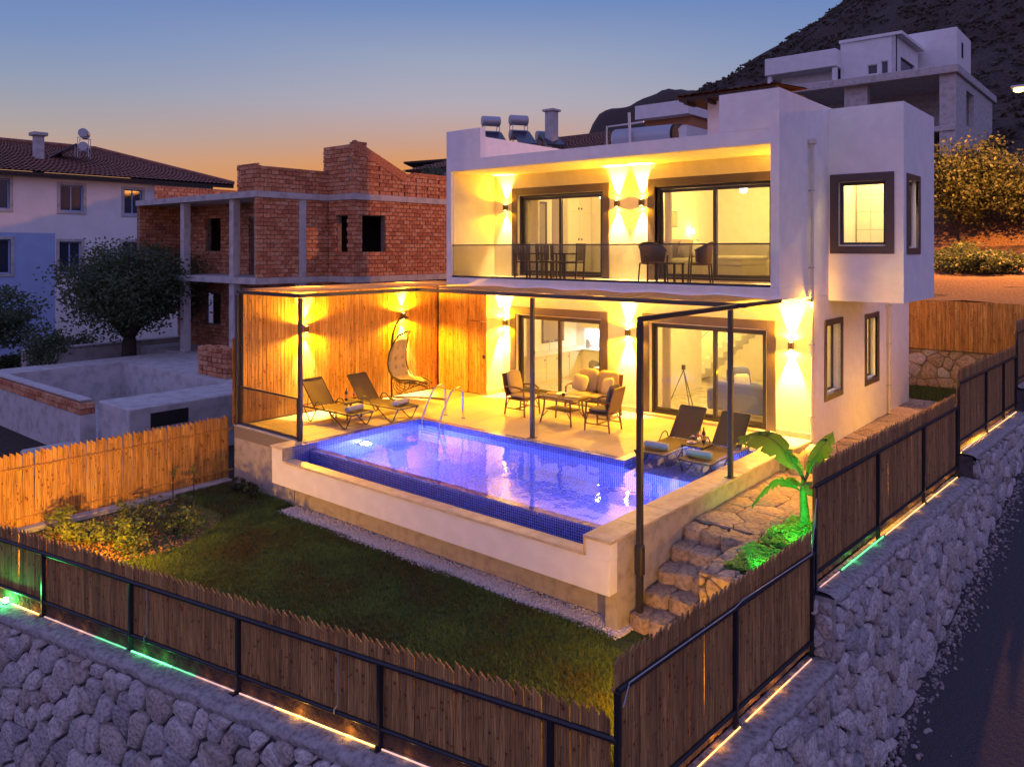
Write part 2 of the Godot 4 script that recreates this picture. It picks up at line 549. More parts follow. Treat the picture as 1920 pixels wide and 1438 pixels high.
# ---------------------------------------------------------------- the sky at dusk
func sky_image() -> Image:
	var W := 512
	var H := 256
	var im := Image.create(W, H, false, Image.FORMAT_RGBF)
	# linear colours by elevation: towards the afterglow, and away from it
	var el := [0.0, 4.0, 5.9, 7.5, 10.4, 13.5, 17.5, 30.0, 60.0, 90.0]
	var glow_c := [V(0.76, 0.22, 0.03), V(0.78, 0.27, 0.05), V(0.75, 0.31, 0.09), V(0.60, 0.34, 0.24), V(0.45, 0.41, 0.47), V(0.33, 0.375, 0.51), V(0.16, 0.26, 0.52), V(0.17, 0.25, 0.56), V(0.22, 0.26, 0.63), V(0.25, 0.28, 0.66)]
	var side_c := [V(0.66, 0.24, 0.06), V(0.66, 0.31, 0.13), V(0.56, 0.35, 0.25), V(0.43, 0.37, 0.36), V(0.29, 0.34, 0.46), V(0.19, 0.28, 0.51), V(0.13, 0.225, 0.50), V(0.16, 0.235, 0.55), V(0.22, 0.26, 0.63), V(0.25, 0.28, 0.66)]
	var east := [V(0.44, 0.35, 0.56), V(0.48, 0.37, 0.63), V(0.50, 0.38, 0.67), V(0.51, 0.39, 0.70), V(0.50, 0.39, 0.75), V(0.48, 0.385, 0.78), V(0.45, 0.375, 0.80), V(0.38, 0.35, 0.78), V(0.29, 0.30, 0.71), V(0.25, 0.28, 0.66)]
	var f := FastNoiseLite.new()
	f.seed = 3; f.frequency = 0.012; f.fractal_octaves = 3
	for y in H:
		var e := (0.5 - (y + 0.5) / H) * 180.0
		for x in W:
			var az := ((x + 0.5) / W - 0.25) * TAU
			var d := absf(wrapf(az - sun_az, -PI, PI))
			var ee := clampf(e, 0.0, 90.0)
			var i := 0
			while i < el.size() - 2 and ee > el[i + 1]:
				i += 1
			var t: float = clampf((ee - el[i]) / (el[i + 1] - el[i]), 0, 1)
			var g0: Vector3 = glow_c[i].lerp(glow_c[i + 1], t)
			var g1: Vector3 = side_c[i].lerp(side_c[i + 1], t)
			var g2: Vector3 = east[i].lerp(east[i + 1], t)
			var c := g0.lerp(g1, smoothstep(0.0, 0.6, d)).lerp(g2, smoothstep(0.6, 2.2, d))
			if e < 0.0:
				c = c.lerp(V(0.05, 0.045, 0.05), clampf(-e / 4.0, 0, 1))
			im.set_pixel(x, y, Color(c.x, c.y, c.z))
	return im

const AMBER := Vector3(1.0, 0.45, 0.006)
func amber() -> Color:
	return lin(AMBER.x, AMBER.y, AMBER.z)

func _ready() -> void:
	rng.seed = 1
	# camera: level, lens shifted down (verticals in the photograph are parallel)
	var cam := Camera3D.new()
	cam.name = "camera"
	add_child(cam)
	cam.position = V(5.807, 4.0, 16.595)
	cam.rotation.y = deg_to_rad(40.192)
	cam.projection = Camera3D.PROJECTION_FRUSTUM
	cam.near = 0.1
	cam.far = 1500.0
	cam.size = 0.1 * 1438.0 / 1470.0
	cam.frustum_offset = Vector2(0, -0.1 * (719.0 - 467.0) / 1470.0)
	cam.current = true
	# dusk sky, the sun just gone behind the houses to the left
	sun_az = atan2(-0.738, -0.676)
	var env := Environment.new()
	env.background_mode = Environment.BG_SKY
	var sm := PanoramaSkyMaterial.new()
	sm.panorama = ImageTexture.create_from_image(sky_image())
	var sk := Sky.new()
	sk.sky_material = sm
	env.sky = sk
	env.tonemap_mode = Environment.TONE_MAPPER_LINEAR
	env.tonemap_exposure = 1.0
	env.sdfgi_enabled = true
	env.ssao_enabled = true
	env.ssil_enabled = true
	var we := WorldEnvironment.new()
	we.name = "environment"
	we.environment = env
	add_child(we)
	var sun := DirectionalLight3D.new()
	sun.name = "sun"
	add_child(sun)
	sun.basis = Basis.looking_at(V(0.676, -0.10, 0.738), Vector3.UP)
	sun.light_color = lin(1.0, 0.55, 0.35)
	sun.light_energy = 0.02
	sun.light_angular_distance = 12.0
	sun.shadow_enabled = true
	make_materials()
	build_all()

func sub(parent: Node3D, called: String) -> Node3D:
	var o := Node3D.new()
	o.name = called
	parent.add_child(o, true)
	return o
# two leaf sliding door standing in a wall opening along x
func sliding_door(villa: Node3D, x0: float, x1: float, y0: float, y1: float, mid: float, z: float) -> void:
	var d := sub(villa, "sliding_door")
	var g := Geo.new()
	surround(g, "x", x0, x1, y0, y1, z - 0.12, z, 0.055, 0.004)
	part(d, "outer_frame", g, M.frame)
	for k in 2:
		var a := x0 + 0.06 if k == 0 else mid - 0.04
		var b := mid + 0.04 if k == 0 else x1 - 0.06
		var zz := z - 0.085 if k == 0 else z - 0.035
		var l := Geo.new()
		surround(l, "x", a, b, y0 + 0.06, y1 - 0.06, zz - 0.02, zz + 0.02, 0.075, 0.004)
		part(d, "leaf_frame", l, M.frame)
		part(d, "pane", Geo.new().bx(a + 0.075, b - 0.075, y0 + 0.135, y1 - 0.135, zz - 0.004, zz + 0.004), M.glass)
		part(d, "handle", Geo.new().bx(b - 0.05 if k == 0 else a + 0.03, b - 0.03 if k == 0 else a + 0.05, y0 + 0.95, y0 + 1.17, zz + 0.02, zz + 0.05, 0.004), M.black_plastic)
func window_z(villa: Node3D, z0: float, z1: float, y0: float, y1: float, x: float, depth: float) -> void:
	var d := sub(villa, "window")
	var g := Geo.new()
	surround(g, "z", z0 - 0.13, z1 + 0.13, y0 - 0.13, y1 + 0.13, x - 0.05, x + 0.025, 0.13, 0.004)
	part(d, "surround", g, M.surround)
	var s := Geo.new()
	surround(s, "z", z0, z1, y0, y1, x - depth - 0.04, x - depth, 0.06, 0.003)
	part(d, "frame", s, M.frame)
	part(d, "pane", Geo.new().bx(x - depth - 0.024, x - depth - 0.016, y0 + 0.06, y1 - 0.06, z0 + 0.06, z1 - 0.06), M.glass)
	part(d, "sill", Geo.new().bx(x - depth, x - 0.051, y0 - 0.001, y0 + 0.025, z0, z1, 0.004), M.white_trim)

func villa_house() -> void:
	var v := thing("villa", "two storey white villa with lit balcony and flat roof behind the pool", "house")
	var P = M.plaster
	var g := Geo.new()
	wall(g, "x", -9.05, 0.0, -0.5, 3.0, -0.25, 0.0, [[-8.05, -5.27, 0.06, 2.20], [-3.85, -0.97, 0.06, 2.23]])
	part(v, "front_wall", g, M.plaster_lamp_tint)
	g = Geo.new()
	wall(g, "z", -7.94, -0.25, -0.8, 3.0, -0.25, 0.0, [[-1.9, -0.93, 0.80, 2.32], [-4.79, -3.85, 0.75, 2.27]])
	part(v, "side_wall", g, P)
	part(v, "side_wall", Geo.new().bx(-9.05, -8.8, -0.5, 3.0, -7.94, -0.25), P)
	part(v, "back_wall", Geo.new().bx(-8.8, -0.25, -0.5, 3.0, -7.94, -7.7), P)
	part(v, "return_wall", Geo.new().bx(-8.80, -8.56, 0.0, 2.998, 0.0, 0.665), M.plaster_lamp_tint)
	part(v, "floor_slab", Geo.new().bx(-9.05, 0.0, 3.0, 3.25, -7.94, 1.73, 0.008), M.plaster_white)
	g = Geo.new()
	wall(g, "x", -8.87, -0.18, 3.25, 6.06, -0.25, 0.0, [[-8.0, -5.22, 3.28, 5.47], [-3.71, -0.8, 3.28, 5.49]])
	part(v, "upper_front_wall", g, M.plaster_lamp_tint)
	part(v, "balcony_cheek", Geo.new().bx(-9.05, -8.87, 3.25, 7.13, -7.94, 1.73, 0.006), M.plaster_white)
	part(v, "balcony_cheek", Geo.new().bx(-0.18, 0.0, 3.25, 7.12, -7.94, 1.73, 0.006), M.plaster_white)
	part(v, "balcony_lining", Geo.new().bx(-8.87, -8.862, 3.25, 6.05, 0.001, 1.64), M.plaster_lamp_tint)  # thin skin added on the cheek, coloured yellow for the lamp glow
	part(v, "balcony_lining", Geo.new().bx(-8.86, -0.19, 6.052, 6.059, 0.001, 1.70), M.plaster_lamp_tint)  # added ceiling skin with the same lamp glow in its colour
	part(v, "roof_slab", Geo.new().bx(-8.87, -0.18, 6.06, 6.35, -7.7, 1.728), M.plaster_white)
	part(v, "upper_back_wall", Geo.new().bx(-8.87, -0.18, 3.25, 6.9, -7.94, -7.70), P)
	part(v, "parapet", Geo.new().bx(-8.87, -7.83, 6.35, 7.13, 1.52, 1.729, 0.006), M.plaster_white)
	part(v, "parapet", Geo.new().bx(-1.25, -0.18, 6.35, 7.12, 1.52, 1.729, 0.006), M.plaster_white)
	# bay on the side
	g = Geo.new()
	wall(g, "x", 0.0, 1.52, 2.87, 7.08, -1.3, -1.1, [[0.2, 1.17, 4.07, 5.46]])
	part(v, "bay_wall", g, M.plaster_white)
	g = Geo.new()
	wall(g, "z", -3.8, -1.3, 2.87, 7.08, 1.34, 1.52, [[-2.32, -1.45, 4.02, 5.47]])
	part(v, "bay_wall", g, M.plaster_white)
	part(v, "bay_wall", Geo.new().bx(0.0, 1.34, 2.87, 7.08, -3.8, -3.62), M.plaster_white)
	part(v, "bay_floor", Geo.new().bx(0.0, 1.34, 2.872, 3.15, -3.62, -1.3), M.plaster_white)
	part(v, "bay_roof", Geo.new().bx(0.0, 1.34, 6.2, 6.4, -3.62, -1.3), M.plaster_white)
	# bay window and its narrow side window
	var w := sub(v, "window")
	g = Geo.new()
	surround(g, "x", 0.03, 1.34, 3.90, 5.63, -1.15, -1.075, 0.17, 0.005)
	part(w, "surround", g, M.surround)
	g = Geo.new()
	surround(g, "x", 0.2, 1.17, 4.07, 5.46, -1.28, -1.22, 0.075, 0.004)
	part(w, "frame", g, M.frame)
	part(w, "pane", Geo.new().bx(0.275, 1.095, 4.145, 5.385, -1.254, -1.246), M.glass)
	part(w, "sill", Geo.new().bx(0.2, 1.17, 4.069, 4.09, -1.22, -1.151, 0.003), M.white_trim)
	g = Geo.new()
	part(v, "bathroom_wall", Geo.new().bx(0.02, 1.33, 3.2, 6.15, -3.05, -3.0), M.grout)
	for k in 4:
		for y in 7:
			part(v, "wall_tile", Geo.new().bx(0.03 + k * 0.325, 0.347 + k * 0.325, 3.2 + y * 0.42, 3.612 + y * 0.42, -3.0, -2.985, 0.003), M.interior)
	window_z(v, -2.32, -1.45, 4.02, 5.47, 1.52, 0.14)
	window_z(v, -1.9, -0.93, 0.80, 2.32, 0.0, 0.16)
	window_z(v, -4.79, -3.85, 0.75, 2.27, 0.0, 0.16)
	# door surrounds and doors
	for a in [[-8.27, -5.05, 0.0, 2.42, -8.05, -5.27], [-4.07, -0.75, 0.0, 2.45, -3.85, -0.97], [-8.21, -5.01, 3.252, 5.67, -8.0, -5.22], [-3.91, -0.6, 3.252, 5.69, -3.71, -0.8]]:
		g = Geo.new()
		surround(g, "x", a[0], a[1], a[2], a[3], -0.10, 0.03, 0.2, 0.006, false)
		part(v, "door_surround", g, M.surround)
	sliding_door(v, -8.07, -5.25, 0.06, 2.22, -6.66, -0.08)
	sliding_door(v, -3.87, -0.95, 0.06, 2.25, -2.22, -0.08)
	sliding_door(v, -8.01, -5.21, 3.28, 5.47, -6.62, -0.08)
	sliding_door(v, -3.71, -0.80, 3.28, 5.49, -2.22, -0.08)
	# skirting
	for a in [[-8.55, -8.28], [-5.04, -4.08], [-0.74, 0.0]]:
		part(v, "skirting", Geo.new().bx(a[0], a[1], 0.0, 0.13, 0.0, 0.022, 0.003), M.coping)
	part(v, "skirting", Geo.new().bx(-8.558, -8.537, 0.0, 0.13, 0.022, 0.66, 0.003), M.coping)
	part(v, "doorstep", Geo.new().bx(-4.07, -0.75, 0.001, 0.06, -0.25, 0.10, 0.006), M.coping)
	part(v, "doorstep", Geo.new().bx(-8.27, -5.05, 0.001, 0.06, -0.25, 0.10, 0.006), M.coping)
	# balustrade
	var b := sub(v, "balustrade")
	part(b, "top_rail", Geo.new().bx(-8.87, -0.18, 4.09, 4.12, 1.645, 1.69, 0.004), M.frame)
	part(b, "bottom_rail", Geo.new().bx(-8.87, -0.18, 3.251, 3.30, 1.645, 1.69, 0.004), M.frame)
	for k in 5:
		var x0 := -8.865 + k * 1.737
		part(b, "pane", Geo.new().bx(x0, x0 + 1.73, 3.30, 4.09, 1.662, 1.672), M.tinted_glass)
	# down pipes
	g = Geo.new()
	g.tube([V(0.07, 6.2, 0.13), V(0.07, 0.0, 0.13)], 0.035, 10)
	part(v, "down_pipe", g, M.pvc)
	part(v, "pipe_head", Geo.new().bx(0.001, 0.14, 6.17, 6.30, 0.05, 0.21, 0.02), M.pvc)
	part(v, "down_pipe", Geo.new().tube([V(0.07, 2.869, -5.65), V(0.07, -0.34, -5.65)], 0.04, 10), M.pvc)
	for y in [0.5, 2.0, 3.6, 5.2]:
		part(v, "pipe_clip", Geo.new().bx(0.0, 0.108, y, y + 0.03, 0.09, 0.17), M.galv)
	for y in [0.4, 1.5, 2.5]:
		part(v, "pipe_clip", Geo.new().bx(0.0, 0.115, y, y + 0.03, -5.70, -5.60), M.galv)
	# inner shell
	var W = M.interior
	part(v, "room_floor", Geo.new().bx(-8.8, -0.25, -0.2, 0.05, -7.7, -0.25), M.marble)
	part(v, "room_ceiling", Geo.new().bx(-8.8, -0.25, 2.85, 2.998, -7.7, -0.25), M.ceiling)
	part(v, "partition", Geo.new().bx(-4.75, -4.5, 0.05, 2.85, -4.0, -0.25), W)
	part(v, "partition", Geo.new().bx(-8.8, -4.75, 0.05, 2.85, -4.0, -3.86), W)
	part(v, "inner_lining", Geo.new().bx(-8.8, -8.78, 0.05, 2.85, -3.86, -0.25), W)
	part(v, "inner_lining", Geo.new().bx(-8.8, -0.25, 0.05, 2.85, -6.4, -6.3), W)
	part(v, "partition", Geo.new().bx(-4.75, -4.5, 3.25, 6.06, -7.7, -0.25), W)
	part(v, "partition", Geo.new().bx(-8.87, -4.75, 3.25, 6.06, -4.2, -4.0), W)
	part(v, "partition", Geo.new().bx(-4.5, -0.18, 3.25, 6.06, -5.3, -5.15), W)
	part(v, "inner_lining", Geo.new().bx(-0.22, -0.181, 3.25, 6.06, -5.15, -0.25), W)
	part(v, "room_floor", Geo.new().bx(-8.86, -0.23, 3.251, 3.27, -5.15, -0.26), M.marble)
	# staircase
	var st := sub(v, "staircase")
	for k in 12:
		part(st, "step", Geo.new().bx(-5.45 + k * 0.19, -5.45 + (k + 1) * 0.19 + 0.03, 0.05 if k < 1 else 0.05 + k * 0.178 - 0.12, 0.05 + (k + 1) * 0.178, -5.9, -4.9, 0.006), M.counter)
	g = Geo.new()
	var hp := []
	for k in 13:
		hp.append(V(-5.4 + k * 0.19, 0.95 + k * 0.178, -4.93))
	g.tube(hp, 0.02, 6)
	for k in range(0, 12, 2):
		g.tube([V(-5.36 + k * 0.19, 0.2 + k * 0.178, -4.93), V(-5.36 + k * 0.19, 0.97 + k * 0.178, -4.93)], 0.01, 5)
	part(st, "handrail", g, M.chrome)

# ---------------------------------------------------------------- up and down wall lamps
func sconces() -> void:
	var glowm := glow("sconce_glow", 1.0, 0.74, 0.32, 14.0)
	var i := 0
	for a in [[-8.4, 5.15, 0.0, 0, "up-and-down wall lamp at the far left end of the balcony", 0.42], [-4.75, 5.13, 0.0, 0, "left lamp of the pair between the two balcony doors", 0.62], [-4.05, 5.13, 0.0, 0, "right lamp of the pair between the two balcony doors", 0.62], [-0.42, 5.13, 0.0, 0, "balcony wall lamp at the right end, behind the white cheek wall", 0.5],
			[-8.41, 1.95, 0.0, 0, "terrace wall lamp left of the kitchen door", 1.0], [-4.44, 1.95, 0.0, 0, "terrace wall lamp between kitchen door and living room door", 0.9], [-0.40, 1.95, 0.0, 0, "terrace wall lamp at the right house corner", 1.1],
			[-10.42, 2.05, 5.24, 1, "wall lamp on the timber wall beside the glass screen post", 1.35], [-10.42, 2.17, 2.09, 1, "wall lamp on the timber wall above the hanging chair", 1.35]]:
		var o := thing("wall_lamp", a[4], "wall lamp", V(a[0], a[1], a[2]), PI / 2 if a[3] else 0.0, "up-and-down wall lamps of the villa")
		part(o, "body", Geo.new().bx(-0.05, 0.05, -0.075, 0.075, 0.025, 0.125, 0.008), M.sconce_body)
		part(o, "back_plate", Geo.new().bx(-0.04, 0.04, -0.06, 0.06, 0.0, 0.025), M.sconce_body)
		part(o, "lens", Geo.new().lathe([Vector2(0.0, 0.076), Vector2(0.034, 0.076), Vector2(0.034, 0.084), Vector2(0.0, 0.084)], 12, Transform3D(Basis(), V(0, 0, 0.075))), glowm)
		part(o, "lens", Geo.new().lathe([Vector2(0.0, -0.084), Vector2(0.034, -0.084), Vector2(0.034, -0.076), Vector2(0.0, -0.076)], 12, Transform3D(Basis(), V(0, 0, 0.075))), glowm)
		var e: float = 15.0 * a[5]
		for s in [-1.0, 1.0]:
			spot(o, "lamp_beam", V(0, s * 0.105, 0.075), V(0, s, 0.0), 27, lin(1.0, 0.64, 0.20), e * (2.6 if a[1] > 3.0 else 2.2), 0.02, 0.6)
			spot(o, "lamp_spill", V(0, s * 0.105, 0.08), V(0, s, 0.0), 84, amber(), e * (0.30 if a[1] > 3.0 else 0.95), 0.02, 0.35)
		i += 1
	var c := thing("corner_flood_lamp", "small glowing flood lamp at the house corner under the overhang", "flood lamp", V(0.04, 2.90, 0.20))
	part(c, "housing", Geo.new().bx(-0.05, 0.05, 0.0, 0.07, -0.05, 0.05, 0.01), M.galv)
	part(c, "lens", Geo.new().lathe([Vector2(0.0, -0.03), Vector2(0.035, -0.02), Vector2(0.04, 0.0), Vector2(0.0, 0.0)], 12), glowm)
	omni(c, "lamp_light", V(0.0, -0.05, 0.0), amber(), 6.0, 0.03)

# ---------------------------------------------------------------- rooms behind the glass
func rooms() -> void:
	var warm := lin(1.0, 0.64, 0.13)
	var bulb := glow("bulb_glow", 1.0, 0.95, 0.85, 9.0)
	# ceiling lamps
	for a in [[V(-6.2, 5.45, -1.5), 5.88, "round white ceiling lamp glowing in the left upstairs bedroom", 5.5, warm], [V(-2.45, 5.5, -2.2), 5.88, "round white ceiling lamp glowing in the right upstairs bedroom", 8.0, warm]]:
		var o := thing("ceiling_lamp", a[2], "ceiling lamp", a[0])
		part(o, "globe", Geo.new().lathe([Vector2(0.0, -0.10), Vector2(0.06, -0.08), Vector2(0.095, -0.03), Vector2(0.095, 0.03), Vector2(0.06, 0.08), Vector2(0.0, 0.10)], 14), bulb)
		part(o, "rod", Geo.new().tube([V(0, 0.1, 0), V(0, 6.06 - a[0].y, 0)], 0.012, 6), M.galv)
		omni(o, "lamp_light", V(0, 0, 0), a[4], a[3], 0.09)
	for a in [[V(-6.6, 2.84, -1.9), "flush ceiling lamp in the kitchen", 6.5, lin(1.0, 0.66, 0.16)], [V(-2.4, 2.84, -2.4), "flush ceiling lamp in the living room", 10.0, lin(1.0, 0.66, 0.14)], [V(-5.5, 2.84, -5.3), "flush ceiling lamp over the staircase", 8.0, lin(1.0, 0.66, 0.14)]]:
		var o := thing("ceiling_lamp", a[1], "ceiling lamp", a[0])
		part(o, "diffuser", Geo.new().lathe([Vector2(0.0, -0.06), Vector2(0.12, -0.05), Vector2(0.15, 0.0), Vector2(0.15, 0.008)], 16), bulb)
		omni(o, "lamp_light", V(0, -0.09, 0), a[3], a[2], 0.10)
	var bl := thing("bathroom_lamp", "small lamp glowing inside the bathroom bay window", "ceiling lamp", V(0.7, 6.0, -2.2))
	part(bl, "globe", Geo.new().lathe([Vector2(0.0, -0.07), Vector2(0.07, 0.0), Vector2(0.07, 0.19), Vector2(0.0, 0.2)], 12), bulb)
	omni(bl, "lamp_light", V(0, -0.12, 0), lin(1.0, 0.64, 0.15), 3.2, 0.06)
	# kitchen
	var k := thing("kitchen_units", "cream fitted kitchen with white worktop seen through the left terrace door", "kitchen units", V(-8.78, 0.05, -3.86))
	var n := 0
	for z in [0.62, 1.2, 1.78, 2.36]:
		part(k, "cabinet_door", Geo.new().bx(0.56, 0.60, 0.10, 0.84, z, z + 0.56, 0.01), M.cabinet)
		part(k, "knob", Geo.new().bx(0.60, 0.62, 0.70, 0.73, z + 0.06, z + 0.09), M.black_plastic)
	part(k, "carcass", Geo.new().bx(0.0, 0.56, 0.0, 0.84, 0.0, 2.95), M.cabinet)
	part(k, "worktop", Geo.new().bx(0.0, 0.64, 0.84, 0.88, 0.0, 3.0, 0.006), M.counter)
	part(k, "carcass", Geo.new().bx(0.56, 3.4, 0.0, 0.84, 0.0, 0.54), M.cabinet)
	for x in [0.66, 1.24, 1.82, 2.4]:
		part(k, "cabinet_door", Geo.new().bx(x, x + 0.56, 0.10, 0.84, 0.54, 0.58, 0.01), M.cabinet)
	part(k, "worktop", Geo.new().bx(0.64, 3.4, 0.84, 0.88, 0.0, 0.62, 0.006), M.counter)
	for x in [0.4, 0.98, 1.56, 2.14]:
		part(k, "wall_cabinet", Geo.new().bx(x, x + 0.56, 1.5, 2.3, 0.0, 0.34, 0.01), M.cabinet)
	part(k, "backsplash", Geo.new().bx(0.3, 3.4, 0.88, 1.5, 0.0, 0.012), M.counter)
	part(k, "strip_lamp", Geo.new().bx(0.45, 2.7, 1.485, 1.498, 0.12, 0.16), glow("kitchen_strip", 0.75, 0.86, 1.0, 3.0))
	var al := AreaLight3D.new()
	al.name = "strip_light"
	k.add_child(al)
	al.position = V(1.6, 1.47, 0.15)
	al.rotation.x = -PI / 2
	al.area_size = Vector2(2.2, 0.05)
	al.light_color = lin(0.75, 0.86, 1.0)
	al.light_energy = 4.0
	al.shadow_enabled = true
	var fz := solid("tap", Geo.new().tube([V(0, 0, 0), V(0, 0.26, 0), V(0.05, 0.33, 0), V(0.14, 0.34, 0), V(0.18, 0.27, 0)], 0.016, 8), M.chrome, "curved chrome kitchen tap on the white worktop", "tap", V(-8.58, 0.93, -2.2))
	var ke := thing("kettle", "steel kettle standing on the kitchen worktop", "kettle", V(-8.1, 0.93, -3.55))
	part(ke, "body", Geo.new().lathe([Vector2(0.0, 0), Vector2(0.085, 0), Vector2(0.085, 0.2), Vector2(0.06, 0.27), Vector2(0.0, 0.29)], 14), M.galv)
	part(ke, "handle", Geo.new().tube([V(0.08, 0.22, 0), V(0.14, 0.2, 0), V(0.14, 0.08, 0), V(0.085, 0.05, 0)], 0.012, 6), M.black_plastic)
	var cm := thing("coffee_machine", "black coffee machine on the worktop beside the kettle", "coffee machine", V(-6.95, 0.93, -3.6))
	part(cm, "body", Geo.new().bx(-0.1, 0.1, 0, 0.32, -0.12, 0.0, 0.01), M.black_plastic)
	part(cm, "head", Geo.new().bx(-0.1, 0.1, 0.24, 0.33, 0.0, 0.12, 0.01), M.black_plastic)
	part(cm, "jug", Geo.new().lathe([Vector2(0.0, 0.01), Vector2(0.06, 0.01), Vector2(0.07, 0.1), Vector2(0.05, 0.16)], 12, Transform3D(Basis(), V(0, 0, 0.07))), M.collector)
	var hb := thing("hob_pan", "dark pans standing on the kitchen hob", "pan", V(-7.5, 0.93, -3.55))
	part(hb, "pan", Geo.new().lathe([Vector2(0.0, 0), Vector2(0.13, 0), Vector2(0.14, 0.07), Vector2(0.13, 0.07)], 16), M.black_plastic)
	part(hb, "pan_handle", Geo.new().tube([V(0.13, 0.05, 0), V(0.30, 0.08, 0.02)], 0.012, 6), M.black_plastic)
	# kitchen shutter window in the left wall
	var kw := thing("kitchen_window", "dark shuttered window in the kitchen wall above the sink", "window", V(-8.78, 1.15, -2.6))
	var g := Geo.new()
	surround(g, "z", -0.55, 0.55, 0.0, 1.1, 0.0, 0.05, 0.07)
	part(kw, "frame", g, M.frame)
	part(kw, "blind", Geo.new().bx(0.005, 0.02, 0.07, 1.03, -0.48, 0.48), M.grey_cloth)
	# dining table and chairs inside the kitchen
	var dt := thing("dining_table", "small white dining table inside the kitchen", "table", V(-5.75, 0.05, -1.5))
	part(dt, "table_top", Geo.new().bx(-0.5, 0.5, 0.70, 0.74, -0.4, 0.4, 0.008), M.counter)
	for s in [[-1, -1], [1, -1], [-1, 1], [1, 1]]:
		part(dt, "leg", Geo.new().bar(V(s[0] * 0.42, 0, s[1] * 0.33), V(s[0] * 0.42, 0.70, s[1] * 0.33), 0.04, 0.04), M.frame)
	for a in [[-6.5, -1.75, 1.3, "dark round-backed dining chair at the left of the kitchen table"], [-5.75, -2.25, 0.0, "dark round-backed dining chair behind the kitchen table"]]:
		var c := thing("dining_chair", a[3], "chair", V(a[0], 0.05, a[1]), a[2], "dark chairs in the kitchen")
		part(c, "seat", Geo.new().pillow(Transform3D(Basis(), V(0, 0.44, 0)), V(0.46, 0.1, 0.44), 0.6), M.grey_cloth)
		var P := []
		for i2 in 7:
			var row := []
			for j in 13:
				var an := -1.2 + 2.4 * j / 12.0
				var h: float = (i2 / 6.0)
				row.append(V(sin(an) * 0.24, 0.46 + 0.36 * h * (1.0 - 0.25 * absf(an)), -0.08 - cos(an) * 0.17 - 0.04 * h))
			P.append(row)
		part(c, "backrest", Geo.new().grid(P), M.grey_cloth)
		for s in [[-1, -1], [1, -1], [-1, 1], [1, 1]]:
			part(c, "leg", Geo.new().tube([V(s[0] * 0.22, 0, s[1] * 0.22), V(s[0] * 0.15, 0.42, s[1] * 0.15)], 0.014, 6), M.frame)
	# living room
	var ar := thing("armchair", "grey blue armchair inside the living room beside the door pane", "armchair", V(-2.35, 0.05, -2.0), 0.9)
	part(ar, "seat", Geo.new().pillow(Transform3D(Basis(), V(0, 0.36, 0)), V(0.62, 0.22, 0.6), 0.4), M.blue_cloth)
	part(ar, "backrest", Geo.new().cushion(Transform3D(Basis.from_euler(V(-0.2, 0, 0)), V(0, 0.68, -0.28)), 0.66, 0.62, 0.16), M.blue_cloth)
	for s in [-1, 1]:
		part(ar, "armrest", Geo.new().pillow(Transform3D(Basis(), V(s * 0.36, 0.5, 0.0)), V(0.12, 0.2, 0.6), 0.4), M.blue_cloth)
		for q in [-1, 1]:
			part(ar, "leg", Geo.new().tube([V(s * 0.28, 0, q * 0.25), V(s * 0.26, 0.3, q * 0.22)], 0.02, 6), M.bark)
	solid("armchair_cushion", Geo.new().cushion(Transform3D(Basis.from_euler(V(-0.25, 0, 0)), V(0, 0.0, 0)), 0.42, 0.36, 0.12), M.linen, "pale cushion leaning in the grey blue armchair", "cushion", V(-2.44, 0.70, -2.08), 0.9)
	var so := thing("sofa", "blue sofa with its back to the living room door", "sofa", V(-1.75, 0.05, -1.05))
	part(so, "seat", Geo.new().bx(-0.9, 0.9, 0.12, 0.42, -0.75, 0.0, 0.05), M.blue_cloth)
	part(so, "backrest", Geo.new().bx(-0.9, 0.9, 0.10, 0.78, 0.001, 0.18, 0.05), M.blue_cloth)
	part(so, "armrest", Geo.new().bx(-1.06, -0.9, 0.1, 0.58, -0.75, 0.18, 0.04), M.blue_cloth)
	part(so, "armrest", Geo.new().bx(0.9, 1.06, 0.1, 0.58, -0.75, 0.18, 0.04), M.blue_cloth)
	for s in [[-0.85, -0.65], [0.85, -0.65], [-0.85, 0.1], [0.85, 0.1]]:
		part(so, "foot", Geo.new().bx(s[0] - 0.03, s[0] + 0.03, 0.0, 0.12, s[1] - 0.03, s[1] + 0.03), M.frame)
	var tp := thing("tripod", "thin black tripod standing inside the open living room door", "tripod", V(-3.35, 0.05, -0.75))
	for q in 3:
		var a := q * TAU / 3 + 0.4
		part(tp, "leg", Geo.new().tube([V(0, 1.0, 0), V(cos(a) * 0.42, 0.0, sin(a) * 0.42)], 0.012, 6), M.black_plastic)
	part(tp, "head", Geo.new().bx(-0.04, 0.04, 1.0, 1.12, -0.04, 0.04, 0.008), M.black_plastic)
	var fl := thing("floor_vase", "orange floor vase in the living room behind the glass", "vase", V(-1.05, 0.05, -2.9))
	part(fl, "body", Geo.new().lathe([Vector2(0.0, 0.0), Vector2(0.12, 0.0), Vector2(0.2, 0.3), Vector2(0.16, 0.75), Vector2(0.1, 0.85), Vector2(0.09, 0.85), Vector2(0.0, 0.8)], 18), M.orange_paper)
	# curtains
	for a in [[-7.72, 3.28, 0.28, "pulled-back curtain at the left of the left balcony door"], [-6.95, 3.28, 0.32, "pulled-back curtain in the middle of the left balcony door"], [-3.57, 3.28, 0.18, "pulled-back curtain at the left of the right balcony door"], [-3.62, 0.06, 0.22, "pulled-back curtain at the left of the living room door"], [-1.12, 0.06, 0.16, "thin white curtain at the right of the living room door"], [-7.9, 0.06, 0.2, "pulled-back curtain at the left of the kitchen door"]]:
		var P := []
		for i2 in 2:
			var row := []
			for j in 41:
				var t := j / 40.0
				row.append(V((t - 0.5) * a[2], i2 * 2.35, 0.04 * sin(t * TAU * 5.0 + i2 * 0.4)))
			P.append(row)
